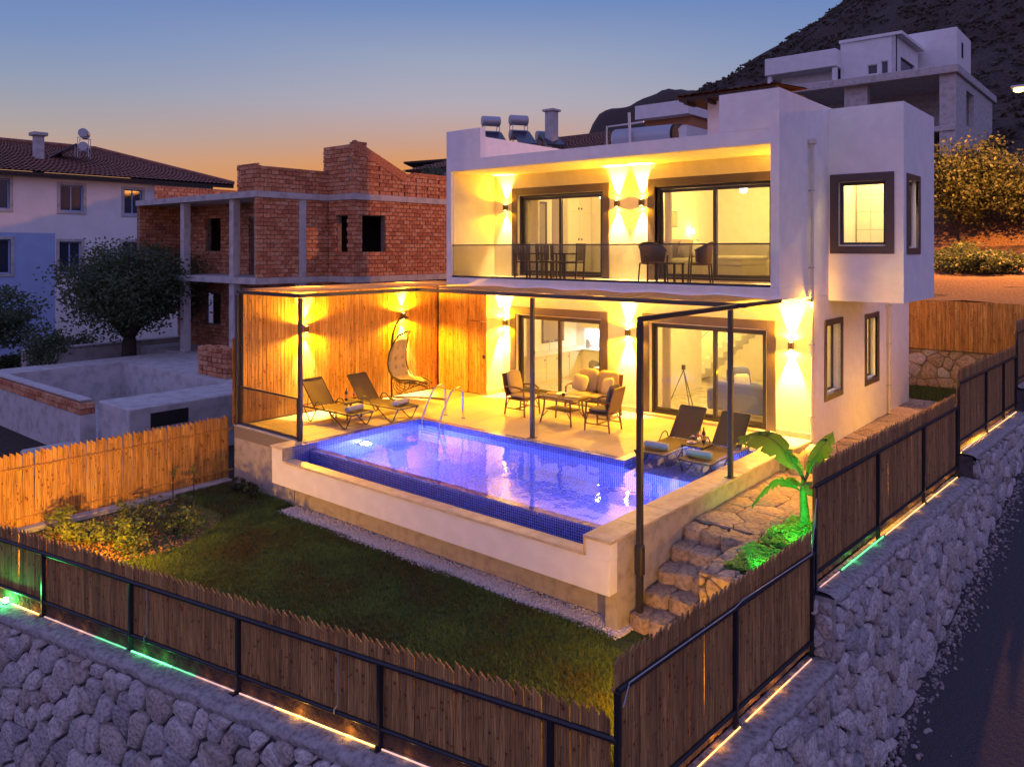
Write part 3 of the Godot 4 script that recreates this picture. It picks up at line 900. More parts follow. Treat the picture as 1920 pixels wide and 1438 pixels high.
		solid("curtain", Geo.new().grid(P, true), M.curtain, a[3], "curtain", V(a[0], a[1] + 0.01, -0.40), 0.0, "curtains behind the doors")
	# wardrobe upstairs left
	var wd := thing("wardrobe", "white fitted wardrobe in the left upstairs bedroom", "wardrobe", V(-8.86, 3.27, -2.72), PI / 2)
	part(wd, "carcass", Geo.new().bx(0.0, 1.26, 0.0, 2.6, 0.0, 0.56), M.interior)
	for q in 2:
		part(wd, "wardrobe_door", Geo.new().bx(q * 0.625 + 0.006, q * 0.625 + 0.619, 0.06, 1.85, 0.56, 0.585, 0.006), M.linen)
		part(wd, "wardrobe_door", Geo.new().bx(q * 0.625 + 0.006, q * 0.625 + 0.619, 1.87, 2.5, 0.56, 0.585, 0.006), M.linen)
		for y in [1.0, 1.95]:
			part(wd, "pull", Geo.new().bx(q * 0.625 + (0.53 if q % 2 == 0 else 0.06), q * 0.625 + (0.57 if q % 2 == 0 else 0.10), y, y + 0.06, 0.585, 0.61), M.frame)
	var gd := thing("bedroom_door", "grey inner door in the left upstairs bedroom", "door", V(-8.865, 3.27, -1.45), PI / 2)
	part(gd, "leaf", Geo.new().bx(0.0, 0.85, 0.0, 2.1, 0.0, 0.04, 0.004), M.grey_cloth)
	g = Geo.new()
	surround(g, "x", -0.07, 0.92, -0.0, 2.17, 0.0, 0.06, 0.07, 0.004, false)
	part(gd, "door_frame", g, M.frame)
	var rd := thing("bedroom_door", "cream inner door in the right upstairs bedroom", "door", V(-1.55, 3.27, -5.148))
	part(rd, "leaf", Geo.new().bx(0.0, 0.85, 0.0, 2.1, 0.0, 0.04, 0.004), M.interior)
	g = Geo.new()
	surround(g, "x", -0.07, 0.92, -0.0, 2.17, 0.0, 0.06, 0.07, 0.004, false)
	part(rd, "door_frame", g, M.cabinet)
	part(rd, "handle", Geo.new().bx(0.72, 0.80, 1.0, 1.02, 0.04, 0.08), M.black_plastic)
	# bed upstairs right
	var bd := thing("bed", "double bed with padded headboard in the right upstairs bedroom", "bed", V(-4.49, 3.27, -2.75))
	part(bd, "base", Geo.new().bx(0.1, 2.1, 0.05, 0.3, -0.8, 0.8, 0.02), M.interior)
	part(bd, "mattress", Geo.new().bx(0.12, 2.1, 0.3, 0.5, -0.79, 0.79, 0.05), M.linen)
	part(bd, "headboard", Geo.new().bx(0.0, 0.09, 0.0, 1.0, -0.9, 0.9, 0.02), M.cushion)
	part(bd, "duvet", Geo.new().bx(0.9, 2.14, 0.42, 0.56, -0.84, 0.84, 0.05), M.linen)
	for a in [[0.3, 0.42, M.grey_cloth, "dark pillow leaning on the headboard, nearer the balcony"], [0.3, -0.4, M.linen, "white pillow leaning on the headboard, farther from the balcony"]]:
		solid("bed_pillow", Geo.new().cushion(Transform3D(Basis.from_euler(V(0, PI / 2, -0.35)), V(0, 0, 0)), 0.6, 0.42, 0.14), a[2], a[3], "pillow", V(-4.49 + a[0], 3.98, -2.75 + a[1]), 0.0, "pillows on the bed")
	var pc := thing("framed_picture", "small dark landscape picture on the bedroom wall", "picture", V(-4.5, 4.6, -2.3))
	part(pc, "frame", Geo.new().bx(0.0, 0.02, 0.0, 0.42, -0.25, 0.25, 0.004), M.frame)
	part(pc, "print", Geo.new().bx(0.02, 0.023, 0.02, 0.40, -0.23, 0.23), tri_tex(mat("print", lin(0.5, 0.45, 0.25), 0.6), M.blot, V(4, 4, 4)))
	var ws := thing("bedroom_wall_lamp", "small glowing wall lamp above the bed", "wall lamp", V(-4.5, 4.42, -3.25))
	part(ws, "arm", Geo.new().bx(0.0, 0.12, -0.01, 0.01, -0.01, 0.01), M.galv)
	part(ws, "shade", Geo.new().lathe([Vector2(0.0, 0.0), Vector2(0.05, 0.0), Vector2(0.035, 0.12), Vector2(0.0, 0.12)], 12, Transform3D(Basis(), V(0.12, 0.01, 0))), bulb)
	omni(ws, "lamp_light", V(0.12, 0.07, 0), warm, 0.35, 0.03)

# ---------------------------------------------------------------- terrace and pool
func terrace() -> void:
	var g := Geo.new()
	g.bx(-10.62, -7.98, -0.30, -0.012, 0.0, 7.0)
	g.bx(-7.98, -2.33, -0.30, -0.012, 0.0, 3.72)
	g.bx(-2.33, 0.02, -0.30, -0.012, 0.0, 1.47)
	var t := struct("terrace", g, M.grout)
	rng.seed = 7
	var s := 0.6
	for r in [[-10.62, -7.98, 0.0, 7.0], [-7.98, -2.33, 0.0, 3.72], [-2.33, 0.02, 0.0, 1.47]]:
		var x := floorf(r[0] / s) * s
		while x < r[1]:
			var z := floorf(r[2] / s) * s
			while z < r[3]:
				var x0 := maxf(x, r[0]) + 0.003
				var x1 := minf(x + s, r[1]) - 0.003
				var z0 := maxf(z, r[2]) + 0.003
				var z1 := minf(z + s, r[3]) - 0.003
				if x1 - x0 > 0.03 and z1 - z0 > 0.03:
					var dy := rng.randf_range(-0.0012, 0.0)
					part(t, "tile", Geo.new().bx(x0, x1, -0.02, dy, z0, z1, 0.002), M["floor_tile%d" % rng.randi_range(0, 2)])
				z += s
			x += s
	part(t, "retaining_wall", Geo.new().bx(-10.62, -8.28, -1.7, -0.03, 6.78, 6.998), M.render_grey)
	part(t, "retaining_wall", Geo.new().bx(-10.62, -10.4, -1.7, -0.3, 0.0, 6.78), M.render_grey)
	part(t, "edge_strip", Geo.new().bx(-10.62, -8.28, -0.03, 0.004, 6.86, 7.03, 0.004), M.concrete)
	part(t, "foundation", Geo.new().bx(-2.3, 0.0, -1.7, -0.3, 0.0, 1.46), M.render_grey)

func pool() -> void:
	var p := thing("swimming_pool", "infinity edge swimming pool lined with blue mosaic", "swimming pool")
	var Mo = M.mosaic
	part(p, "pool_floor", Geo.new().bx(-7.98, -0.3, -1.65, -1.5, 3.72, 6.75), Mo)
	part(p, "pool_wall", Geo.new().bx(-7.98, -7.8, -1.65, -0.003, 3.72, 6.95), Mo)
	part(p, "pool_wall", Geo.new().bx(-7.861, -7.8, -0.80, -0.003, 6.95, 7.33), Mo)
	part(p, "pool_wall", Geo.new().bx(-7.8, -2.15, -1.5, -0.003, 3.72, 3.9), Mo)
	part(p, "pool_wall", Geo.new().bx(-2.33, -2.15, -1.5, -0.003, 1.47, 3.72), Mo)
	part(p, "pool_wall", Geo.new().bx(-2.15, -0.5, -1.5, -0.003, 1.47, 1.65), Mo)
	part(p, "pool_wall", Geo.new().bx(-0.5, -0.3, -1.65, -0.045, 1.47, 6.95), Mo)
	part(p, "pool_wall", Geo.new().bx(-0.5, -0.3, -0.80, -0.045, 6.95, 7.33), Mo)
	part(p, "shelf", Geo.new().bx(-2.15, -0.5, -1.5, -0.21, 1.65, 3.9), Mo)
	part(p, "weir", Geo.new().bx(-7.8, -0.5, -1.5, -0.138, 6.75, 6.95, 0.006), Mo)
	part(p, "channel_floor", Geo.new().bx(-7.8, -0.5, -0.80, -0.62, 6.95, 7.33), Mo)
	part(p, "outer_wall", Geo.new().bx(-0.3, -0.1, -1.7, -0.045, 1.2, 7.33), M.render_grey)
	part(p, "front_panel", Geo.new().bx(-8.28, -0.101, -0.77, -0.29, 7.331, 7.53, 0.006), M.plaster_white)
	part(p, "pillar", Geo.new().bx(-8.28, -7.88, -0.289, -0.045, 7.0, 7.53), M.plaster_white)
	part(p, "pillar", Geo.new().bx(-0.5, -0.101, -0.289, -0.045, 7.331, 7.53), M.plaster_white)
	part(p, "plinth", Geo.new().bx(-8.22, -0.14, -1.7, -0.77, 6.955, 7.02), M.render_grey)
	part(p, "side_cladding", Geo.new().bx(-7.88, -7.862, -0.25, -0.045, 7.0, 7.56), M.coping)
	part(p, "side_cladding", Geo.new().bx(-0.518, -0.5, -0.25, -0.045, 7.34, 7.56), M.coping)
	rng.seed = 3
	var x := -7.86
	while x < -0.52:
		var x1 := minf(x + 0.92, -0.52)
		part(p, "coping_stone", Geo.new().bx(x + 0.002, x1 - 0.002, -0.289, -0.25 + rng.randf_range(0, 0.003), 7.30, 7.56, 0.006), M.coping)
		x += 0.92
	var z := 1.47
	while z < 7.55:
		var z1 := minf(z + 0.88, 7.56)
		part(p, "coping_stone", Geo.new().bx(-0.53, -0.06, -0.044, rng.randf_range(-0.003, 0.001), z + 0.002, z1 - 0.002, 0.007), M.coping)
		z += 0.88
	part(p, "coping_stone", Geo.new().bx(-8.31, -7.86, -0.044, 0.0, 7.031, 7.56, 0.007), M.coping)
	part(p, "coping_stone", Geo.new().bx(-8.31, -7.981, -0.044, 0.0, 6.999, 7.03, 0.005), M.coping)
	# water: one closed body, its sides run into the walls
	var poly := PackedVector2Array([Vector2(-7.85, -6.93), Vector2(-0.45, -6.93), Vector2(-0.45, -1.6), Vector2(-2.2, -1.6), Vector2(-2.2, -3.85), Vector2(-7.85, -3.85)])
	struct("water", Geo.new().prism(poly, Transform3D(Basis(V(1, 0, 0), V(0, 0, -1), V(0, 1, 0)), V(0, -1.58, 0)), 1.455), M.water)
	# lamps under water
	var gm := glow("pool_lamp_glow", 0.75, 0.9, 1.0, 30.0)
	var blue := lin(0.52, 0.58, 1.0)
	for a in [[V(-7.79, -0.62, 5.55), 0, "underwater lamp in the left pool wall", 22.0], [V(-1.30, -0.165, 1.66), 1, "underwater lamp in the back wall of the shallow shelf", 3.0], [V(-0.51, -0.7, 5.6), 2, "underwater lamp in the right pool wall below the coping", 13.0]]:
		var o := thing("pool_lamp", a[2], "pool lamp", a[0], [-PI / 2, 0.0, PI / 2][a[1]] + (PI if a[1] != 1 else 0.0), "underwater pool lamps")
		part(o, "rim", Geo.new().lathe([Vector2(0.12, 0.0), Vector2(0.15, 0.0), Vector2(0.15, 0.02), Vector2(0.125, 0.03)], 18, Transform3D(Basis(V(1, 0, 0), V(0, 0, 1), V(0, -1, 0)), V(0, 0, 0))), M.chrome)
		part(o, "lens", Geo.new().lathe([Vector2(0.0, 0.001), Vector2(0.12, 0.001), Vector2(0.12, 0.015), Vector2(0.0, 0.022)], 18, Transform3D(Basis(V(1, 0, 0), V(0, 0, 1), V(0, -1, 0)), V(0, 0, 0))), gm)
		omni(o, "lamp_light", V(0, 0, 0.14), blue, a[3], 0.07)
	# ladder
	var l := thing("pool_ladder", "chrome pool ladder in the far left corner of the pool", "pool ladder")
	for xx in [-7.60, -7.02]:
		part(l, "rail", Geo.new().tube([V(xx, -1.0, 3.98), V(xx, -0.2, 3.98), V(xx, 0.05, 3.97), V(xx, 0.40, 3.80), V(xx, 0.66, 3.62), V(xx, 0.74, 3.50), V(xx, 0.76, 3.38), V(xx, 0.72, 3.27), V(xx, 0.62, 3.22), V(xx, 0.0, 3.20)], 0.026, 10), M.chrome)
		part(l, "flange", Geo.new().lathe([Vector2(0.0, 0.0), Vector2(0.05, 0.0), Vector2(0.045, 0.02), Vector2(0.0, 0.022)], 12, Transform3D(Basis(), V(xx, 0, 3.20))), M.chrome)
	for y in [-0.32, -0.57, -0.82]:
		part(l, "tread", Geo.new().bx(-7.60, -7.02, y, y + 0.03, 3.95, 4.03, 0.008), M.galv)

func pergola() -> void:
	var p := thing("pergola", "dark steel pergola along the pool edge with sagging shade cloth", "pergola")
	var S = M.post_steel
	for a in [[-10.57, 6.95, 0.0], [-8.16, 6.93, 0.0], [-4.58, 3.63, 0.0], [-0.13, 3.63, 0.0], [0.03, 6.95, -1.36]]:
		part(p, "post", Geo.new().bx(a[0] - 0.04, a[0] + 0.04, a[2], 2.97, a[1] - 0.04, a[1] + 0.04, 0.006), S)
		if a[2] >= 0:
			part(p, "foot_plate", Geo.new().bx(a[0] - 0.08, a[0] + 0.08, a[2], a[2] + 0.01, a[1] - 0.08, a[1] + 0.08), S)
	part(p, "collar", Geo.new().bx(-0.03, 0.09, -0.62, -0.18, 6.89, 7.01, 0.02), S)
	for a in [[V(-10.61, 3.02, 6.94), V(-8.12, 3.02, 6.94)], [V(-8.16, 3.021, 6.90), V(-8.16, 3.021, 3.67)], [V(-8.20, 3.02, 3.63), V(0.16, 3.02, 3.63)], [V(0.03, 3.01, 6.99), V(0.03, 3.01, 3.70)], [V(0.03, 3.01, 3.56), V(0.03, 3.0, 1.75)], [V(-10.57, 3.021, 6.90), V(-10.57, 3.021, 0.75)]]:
		part(p, "beam", Geo.new().bar(a[0], a[1], 0.06, 0.08, 0.006), S)
	for x in [-7.0, -5.8, -4.58, -3.4, -2.2, -1.1]:
		part(p, "rafter", Geo.new().bar(V(x, 3.02, 3.59), V(x, 2.95, 1.75), 0.03, 0.03), S)
	var P := []
	for i in 11:
		var row := []
		for j in 121:
			var x := -8.12 + j * 8.0 / 120.0
			var z := 1.78 + i * 0.18
			var sag := 0.10 * (0.5 + 0.5 * cos((x + 0.45) * TAU / 1.52 + (z - 1.75) * 1.5)) * (0.35 + 0.65 * sin(PI * i / 10.0))
			row.append(V(x, 3.075 - sag + (z - 1.78) * 0.015, z))
		P.append(row)
	part(p, "shade_cloth", Geo.new().grid(P), M.shade_cloth)
	P = []
	for i in 25:
		var row := []
		for j in 15:
			var z := 0.78 + i * 6.1 / 24.0
			var x := -10.5 + j * 2.3 / 14.0
			row.append(V(x, 3.095 - 0.05 * sin(PI * j / 14.0) * absf(sin(PI * i / 6.0)), z))
		P.append(row)
	part(p, "shade_cloth", Geo.new().grid(P), M.shade_cloth)
	var s := thing("glass_screen", "tinted glass balustrade panel between the two left pergola posts", "glass screen")
	part(s, "top_rail", Geo.new().bx(-10.53, -8.20, 0.84, 0.88, 6.91, 6.95, 0.004), M.frame)
	part(s, "bottom_rail", Geo.new().bx(-10.53, -8.20, 0.004, 0.06, 6.91, 6.95, 0.004), M.frame)
	part(s, "upright", Geo.new().bx(-8.27, -8.20, 0.06, 0.84, 6.91, 6.95, 0.004), M.frame)
	part(s, "pane", Geo.new().bx(-10.53, -8.27, 0.06, 0.84, 6.925, 6.935), M.tinted_glass)

# ---------------------------------------------------------------- timber walls of the terrace
func plank_wall(o: Node3D, a: Vector3, b: Vector3, y0: float, y1: float, w: float, out: Vector3, key := "wood", nm := 7, thick := 0.022) -> void:
	var d := b - a
	var n := int(round(d.length() / w))
	var dir := d.normalized()
	var mesh := {}
	for i in n:
		var ww := w - rng.randf_range(0.003, 0.006)
		var c := a + dir * (w * (i + 0.5))
		var k := "%d" % rng.randi_range(0, 2)
		if not mesh.has(k):
			mesh[k] = Geo.new().box(Transform3D(Basis(), V(0, (y1 - y0) / 2, 0)), V(ww, y1 - y0, thick), 0.003).mesh()
		var m := part(o, "plank", mesh[k], M["%s%d" % [key, rng.randi_range(0, nm - 1)]])
		m.basis = Basis(dir, Vector3.UP, dir.cross(Vector3.UP))
		m.position = Vector3(c.x, y0 + rng.randf_range(-0.004, 0.004), c.z) + out * (thick / 2 + rng.randf_range(0.0, 0.005))
func timber_walls() -> void:
	rng.seed = 31
	var o := thing("timber_wall", "tall varnished timber plank wall closing the left side of the terrace", "timber wall")
	part(o, "backing", Geo.new().bx(-10.56, -10.462, 0.0, 3.0, 0.0, 6.9), M.bark)
	plank_wall(o, V(-10.46, 0, 6.88), V(-10.46, 0, 0.72), 0.015, 3.06, 0.098, V(1, 0, 0))
	part(o, "skirting", Geo.new().bx(-10.43, -10.41, 0.0, 0.03, 0.74, 6.86), M.bark)
	# the end of the outer boundary fence behind, higher than the lawn fence
	var c := thing("storage_cupboard", "timber clad cupboard with flush door in the terrace corner", "cupboard")
	part(c, "carcass", Geo.new().bx(-10.40, -8.81, 0.0, 2.94, 0.05, 0.66), M.bark)
	plank_wall(c, V(-10.40, 0, 0.665), V(-9.22, 0, 0.665), 0.015, 2.95, 0.098, V(0, 0, 1))
	plank_wall(c, V(-9.2, 0, 0.665), V(-8.56, 0, 0.665), 2.02, 2.95, 0.1066, V(0, 0, 1))
	var d := sub(c, "cupboard_door")
	rng.seed = 77
	plank_wall(d, V(-9.2, 0, 0.665), V(-8.56, 0, 0.665), 0.02, 2.0, 0.1066, V(0, 0, 1))
	part(d, "lock", Geo.new().bx(-8.68, -8.60, 1.0, 1.10, 0.69, 0.715, 0.004), M.black_plastic)

# ---------------------------------------------------------------- loungers and small tables
func lounger_proto(at: Vector3, turn: float, label: String) -> Node3D:
	var o := thing("sun_lounger", label, "sun lounger", at, turn, "brown sling sun loungers")
	var A = M.alu
	for s in [-1.0, 1.0]:
		var z: float = s * 0.31
		part(o, "side_rail", Geo.new().bar(V(-0.98, 0.33, z), V(0.92, 0.33, z), 0.028, 0.036, 0.006), A)
		part(o, "back_rail", Geo.new().bar(V(-0.44, 0.345, z * 0.94), V(-0.93, 0.93, z * 0.94), 0.026, 0.03, 0.006), A)
		part(o, "leg", Geo.new().tube([V(0.12, 0.32, z), V(0.36, 0.16, z), V(0.60, 0.02, z), V(0.66, 0.012, z), V(0.71, 0.03, z), V(0.88, 0.32, z)], 0.014, 6), A)
		part(o, "leg", Geo.new().tube([V(-0.80, 0.32, z), V(-0.62, 0.04, z), V(-0.57, 0.012, z), V(-0.52, 0.04, z), V(-0.34, 0.32, z)], 0.014, 6), A)
		part(o, "armrest", Geo.new().tube([V(-0.42, 0.35, z), V(-0.36, 0.46, z), V(-0.28, 0.50, z), V(-0.18, 0.48, z), V(-0.05, 0.35, z)], 0.013, 6), A)
		part(o, "back_stay", Geo.new().tube([V(-0.68, 0.62, z * 0.9), V(-0.72, 0.33, z * 0.9)], 0.009, 6), A)
	for x in [-0.98, 0.92, -0.44]:
		part(o, "cross_bar", Geo.new().bar(V(x, 0.33, -0.295), V(x, 0.33, 0.295), 0.026, 0.03, 0.005), A)
	part(o, "cross_bar", Geo.new().bar(V(-0.93, 0.93, -0.28), V(-0.93, 0.93, 0.28), 0.026, 0.03, 0.005), A)
	var P := []
	for i in 9:
		var row := []
		for j in 9:
			row.append(V(-0.43 + i * 1.34 / 8, 0.352 - 0.022 * sin(PI * j / 8.0) * sin(PI * i / 8.0), -0.297 + j * 0.594 / 8))
		P.append(row)
	part(o, "seat_sling", Geo.new().grid(P, true), M.sling)
	P = []
	for i in 9:
		var row := []
		for j in 9:
			var t := i / 8.0
			row.append(V(-0.45 - 0.475 * t, 0.36 + 0.57 * t, -0.277 + j * 0.554 / 8) + V(-0.76, -0.64, 0) * 0.022 * sin(PI * j / 8.0) * sin(PI * t))
		P.append(row)
	part(o, "back_sling", Geo.new().grid(P), M.sling)
	return o
func rolled_towel(at: Vector3, turn: float, label: String) -> void:
	var o := thing("rolled_towel", label, "towel", at, turn, "rolled towels on the loungers")
	var prof := [Vector2(0.0, -0.245), Vector2(0.045, -0.25), Vector2(0.064, -0.24), Vector2(0.069, -0.1), Vector2(0.067, 0.0), Vector2(0.070, 0.12), Vector2(0.064, 0.24), Vector2(0.045, 0.25), Vector2(0.0, 0.245)]
	part(o, "roll", Geo.new().lathe(prof, 20, Transform3D(Basis(V(1, 0, 0), V(0, 0, 1), V(0, -1, 0)), V(0, 0.068, 0))), M.towel)
	for s in [-1.0, 1.0]:
		var sp := []
		for k in 40:
			var a := k * 0.42
			var r := 0.008 + 0.0012 * k
			sp.append(V(cos(a) * r, 0.068 + sin(a) * r, s * 0.249))
		part(o, "spiral_end", Geo.new().tube(sp, 0.004, 5), M.towel)
	part(o, "loose_edge", Geo.new().bx(-0.072, -0.060, 0.062, 0.078, -0.242, 0.242, 0.003), M.towel)
func side_table(at: Vector3, label: String, h: float) -> void:
	var t := thing("side_table", label, "side table", at, 0.0, "small side tables between loungers")
	part(t, "table_top", Geo.new().bx(-0.235, 0.235, h - 0.025, h, -0.235, 0.235, 0.006), M.sling)
	for s in [[-1, -1], [1, -1], [-1, 1], [1, 1]]:
		part(t, "leg", Geo.new().bx(s[0] * 0.21 - 0.014, s[0] * 0.21 + 0.014, 0.0, h - 0.025, s[1] * 0.21 - 0.014, s[1] * 0.21 + 0.014), M.alu)
func wine_glass(at: Vector3, label: String, filled: bool) -> void:
	var w := thing("wine_glass", label, "glass", at, 0.0, "wine glasses on the side tables")
	part(w, "stem", Geo.new().lathe([Vector2(0.0, 0.0), Vector2(0.034, 0.0), Vector2(0.03, 0.004), Vector2(0.005, 0.01), Vector2(0.005, 0.09), Vector2(0.02, 0.10)], 12), M.glass)
	part(w, "bowl", Geo.new().lathe([Vector2(0.004, 0.09), Vector2(0.034, 0.12), Vector2(0.04, 0.16), Vector2(0.032, 0.21)], 14), M.glass)
	if filled:
		part(w, "wine", Geo.new().lathe([Vector2(0.0, 0.096), Vector2(0.030, 0.122), Vector2(0.036, 0.155), Vector2(0.0, 0.155)], 14), M.red_glass)
func bottle(at: Vector3, label: String) -> void:
	var b := thing("bottle", label, "bottle", at)
	part(b, "glass_body", Geo.new().lathe([Vector2(0.0, 0.0), Vector2(0.037, 0.0), Vector2(0.038, 0.19), Vector2(0.014, 0.24), Vector2(0.013, 0.30), Vector2(0.0, 0.30)], 14), M.black_plastic)
	part(b, "paper_label", Geo.new().lathe([Vector2(0.0385, 0.05), Vector2(0.0385, 0.15)], 14), M.orange_paper)
func loungers() -> void:
	lounger_proto(V(-8.92, 0, 5.42), 0.03, "brown sling lounger on the terrace, nearer the glass screen")
	lounger_proto(V(-8.65, 0, 4.30), 0.03, "brown sling lounger on the terrace, nearer the hanging chair")
	lounger_proto(V(-1.83, -0.21, 2.62), -PI / 2, "brown sling lounger standing in the shallow water, left of the two")
	lounger_proto(V(-0.87, -0.21, 2.66), -PI / 2, "brown sling lounger standing in the shallow water, right by the coping")
	rolled_towel(V(-8.30, 0.352, 5.40), 0.15, "white rolled towel on the lounger beside the glass screen")
	rolled_towel(V(-8.02, 0.352, 4.26), 0.15, "white rolled towel on the lounger in front of the hanging chair")
	rolled_towel(V(-1.83, 0.142, 3.22), PI / 2 + 0.05, "bluish rolled towel on the left lounger in the water")
	rolled_towel(V(-0.90, 0.142, 3.27), PI / 2 + 0.05, "bluish rolled towel on the lounger beside the coping")
	side_table(V(-9.20, 0.0, 4.86), "small brown side table between the two terrace loungers", 0.40)
	bottle(V(-9.24, 0.40, 4.90), "dark bottle with orange label on the terrace side table")
	wine_glass(V(-9.10, 0.40, 4.78), "wine glass beside the bottle on the terrace side table", true)
	wine_glass(V(-9.30, 0.40, 4.74), "empty wine glass at the back of the terrace side table", false)
	side_table(V(-1.33, -0.21, 2.52), "small brown side table standing in the water between two loungers", 0.40)
	wine_glass(V(-1.36, 0.19, 2.42), "glass of red wine on the table in the water", true)
	wine_glass(V(-1.22, 0.19, 2.58), "empty wine glass on the table in the water", false)
	bottle(V(-1.27, 0.19, 2.36), "dark bottle on the table in the water")
	var pl := thing("plate", "white plate with a snack on the table in the water", "plate", V(-1.43, 0.19, 2.56))
	part(pl, "dish", Geo.new().lathe([Vector2(0.0, 0.004), Vector2(0.06, 0.004), Vector2(0.10, 0.02), Vector2(0.10, 0.024), Vector2(0.06, 0.01), Vector2(0.0, 0.01)], 20), M.counter)
	part(pl, "snack", Geo.new().pillow(Transform3D(Basis(), V(0, 0.022, 0)), V(0.09, 0.03, 0.06), 0.8, 6, 10), M.terracotta)

# ---------------------------------------------------------------- hanging chair
func hanging_chair() -> void:
	var o := thing("hanging_chair", "crescent wicker hanging chair with tufted cushion on a curved stand", "hanging chair", V(-9.95, 0, 2.62), deg_to_rad(8))
	var W = M.dark_wicker
	part(o, "stand_pole", Geo.new().tube([V(-0.24, 0.03, 0), V(-0.25, 0.5, 0), V(-0.26, 1.0, 0), V(-0.25, 1.4, 0), V(-0.20, 1.72, 0), V(-0.10, 1.98, 0), V(0.05, 2.15, 0), V(0.22, 2.22, 0), V(0.33, 2.18, 0)], 0.028, 10), W)
	for s in [-1.0, 1.0]:
		var arc := []
		for k in 13:
			var t := k / 12.0
			arc.append(V(-0.25 + 1.35 * t, 0.03, s * (0.06 + 0.50 * sin(PI * 0.55 * t))))
		part(o, "stand_foot", Geo.new().tube(arc, 0.024, 8), W)
	part(o, "chain", Geo.new().tube([V(0.32, 2.17, 0), V(0.30, 1.86, 0)], 0.008, 6), M.galv)
	# profile from the tip of the head down the back to the foot rest
	var prof := [Vector2(0.32, 1.84), Vector2(0.12, 1.72), Vector2(-0.04, 1.52), Vector2(-0.13, 1.28), Vector2(-0.16, 1.02), Vector2(-0.12, 0.78), Vector2(0.02, 0.60), Vector2(0.24, 0.53), Vector2(0.50, 0.54), Vector2(0.78, 0.53), Vector2(1.02, 0.47)]
	var wid := [0.06, 0.20, 0.29, 0.34, 0.37, 0.38, 0.37, 0.34, 0.28, 0.20, 0.08]
	for s in [-1.0, 1.0]:
		var line := []
		for i in prof.size():
			line.append(V(prof[i].x + 0.10 * (1.0 if i > 1 and i < 8 else 0.3), prof[i].y + (0.06 if i > 4 else 0.0), s * wid[i]))
		part(o, "rim", Geo.new().tube(line, 0.022, 8), W)
	for i in range(0, prof.size() - 1):
		for h in 3:
			var t := h / 3.0
			var c: Vector2 = prof[i].lerp(prof[i + 1], t)
			var w: float = lerpf(wid[i], wid[i + 1], t)
			var line := []
			for k in 9:
				var q := -1.0 + k / 4.0
				line.append(V(c.x + 0.10 * q * q * (1.0 if i > 0 and i < 8 else 0.3) - 0.06 * (1.0 - q * q), c.y - 0.07 * (1.0 - q * q) * (1.0 if i > 4 else 0.0), q * w))
			part(o, "cane", Geo.new().tube(line, 0.010, 5), W)
	for q in [-0.6, -0.2, 0.2, 0.6]:
		var line := []
		for i in prof.size():
			line.append(V(prof[i].x + 0.10 * q * q - 0.06 * (1.0 - q * q), prof[i].y - 0.07 * (1.0 - q * q) * (1.0 if i > 4 else 0.0), q * wid[i]))
		part(o, "cane", Geo.new().tube(line, 0.010, 5), W)
	# basket underneath
	for k in 5:
		var line := []
		for j in 9:
			var a := PI * j / 8.0
			line.append(V(0.22 + (0.46 - k * 0.03) * cos(PI - a) * (1.0 - 0.1 * k), 0.50 - (0.14 + 0.035 * k) * sin(a), -0.24 + k * 0.12))
		part(o, "basket_cane", Geo.new().tube(line, 0.011, 5), W)
	# tufted cushion
	var P := []
	for i in 33:
		var row := []
		var f := 1.6 + i * 7.2 / 32.0
		var i0 := int(f)
		var c: Vector2 = prof[i0].lerp(prof[mini(i0 + 1, 10)], f - i0)
		var c2: Vector2 = prof[mini(i0 + 1, 10)] - prof[i0]
		var nrm := Vector2(-c2.y, c2.x).normalized()
		var w: float = lerpf(wid[i0], wid[mini(i0 + 1, 10)], f - i0) * 0.92
		for j in 25:
			var q := -1.0 + j / 12.0
			var pit := pow(0.5 + 0.5 * cos(f * TAU / 1.2), 5.0) * pow(0.5 + 0.5 * cos((q - 0.25) * TAU / 0.8), 5.0)
			var puff := (0.105 - 0.085 * pit) * sqrt(maxf(0.0, 1.0 - pow(absf(q), 3.0))) * minf(1.0, minf(i, 32 - i) / 3.0)
			var b := Vector3(c.x + 0.07 * q * q - 0.03 * (1 - q * q), c.y - 0.05 * (1.0 - q * q) * (1.0 if i0 > 4 else 0.0), q * w)
			row.append(b + V(nrm.x, nrm.y, 0) * (0.03 + puff))
		P.append(row)
	solid("tufted_cushion", Geo.new().grid(P), M.cushion_cream, "cream tufted seat pad in the hanging chair", "cushion", V(-9.95, 0, 2.62), deg_to_rad(8))

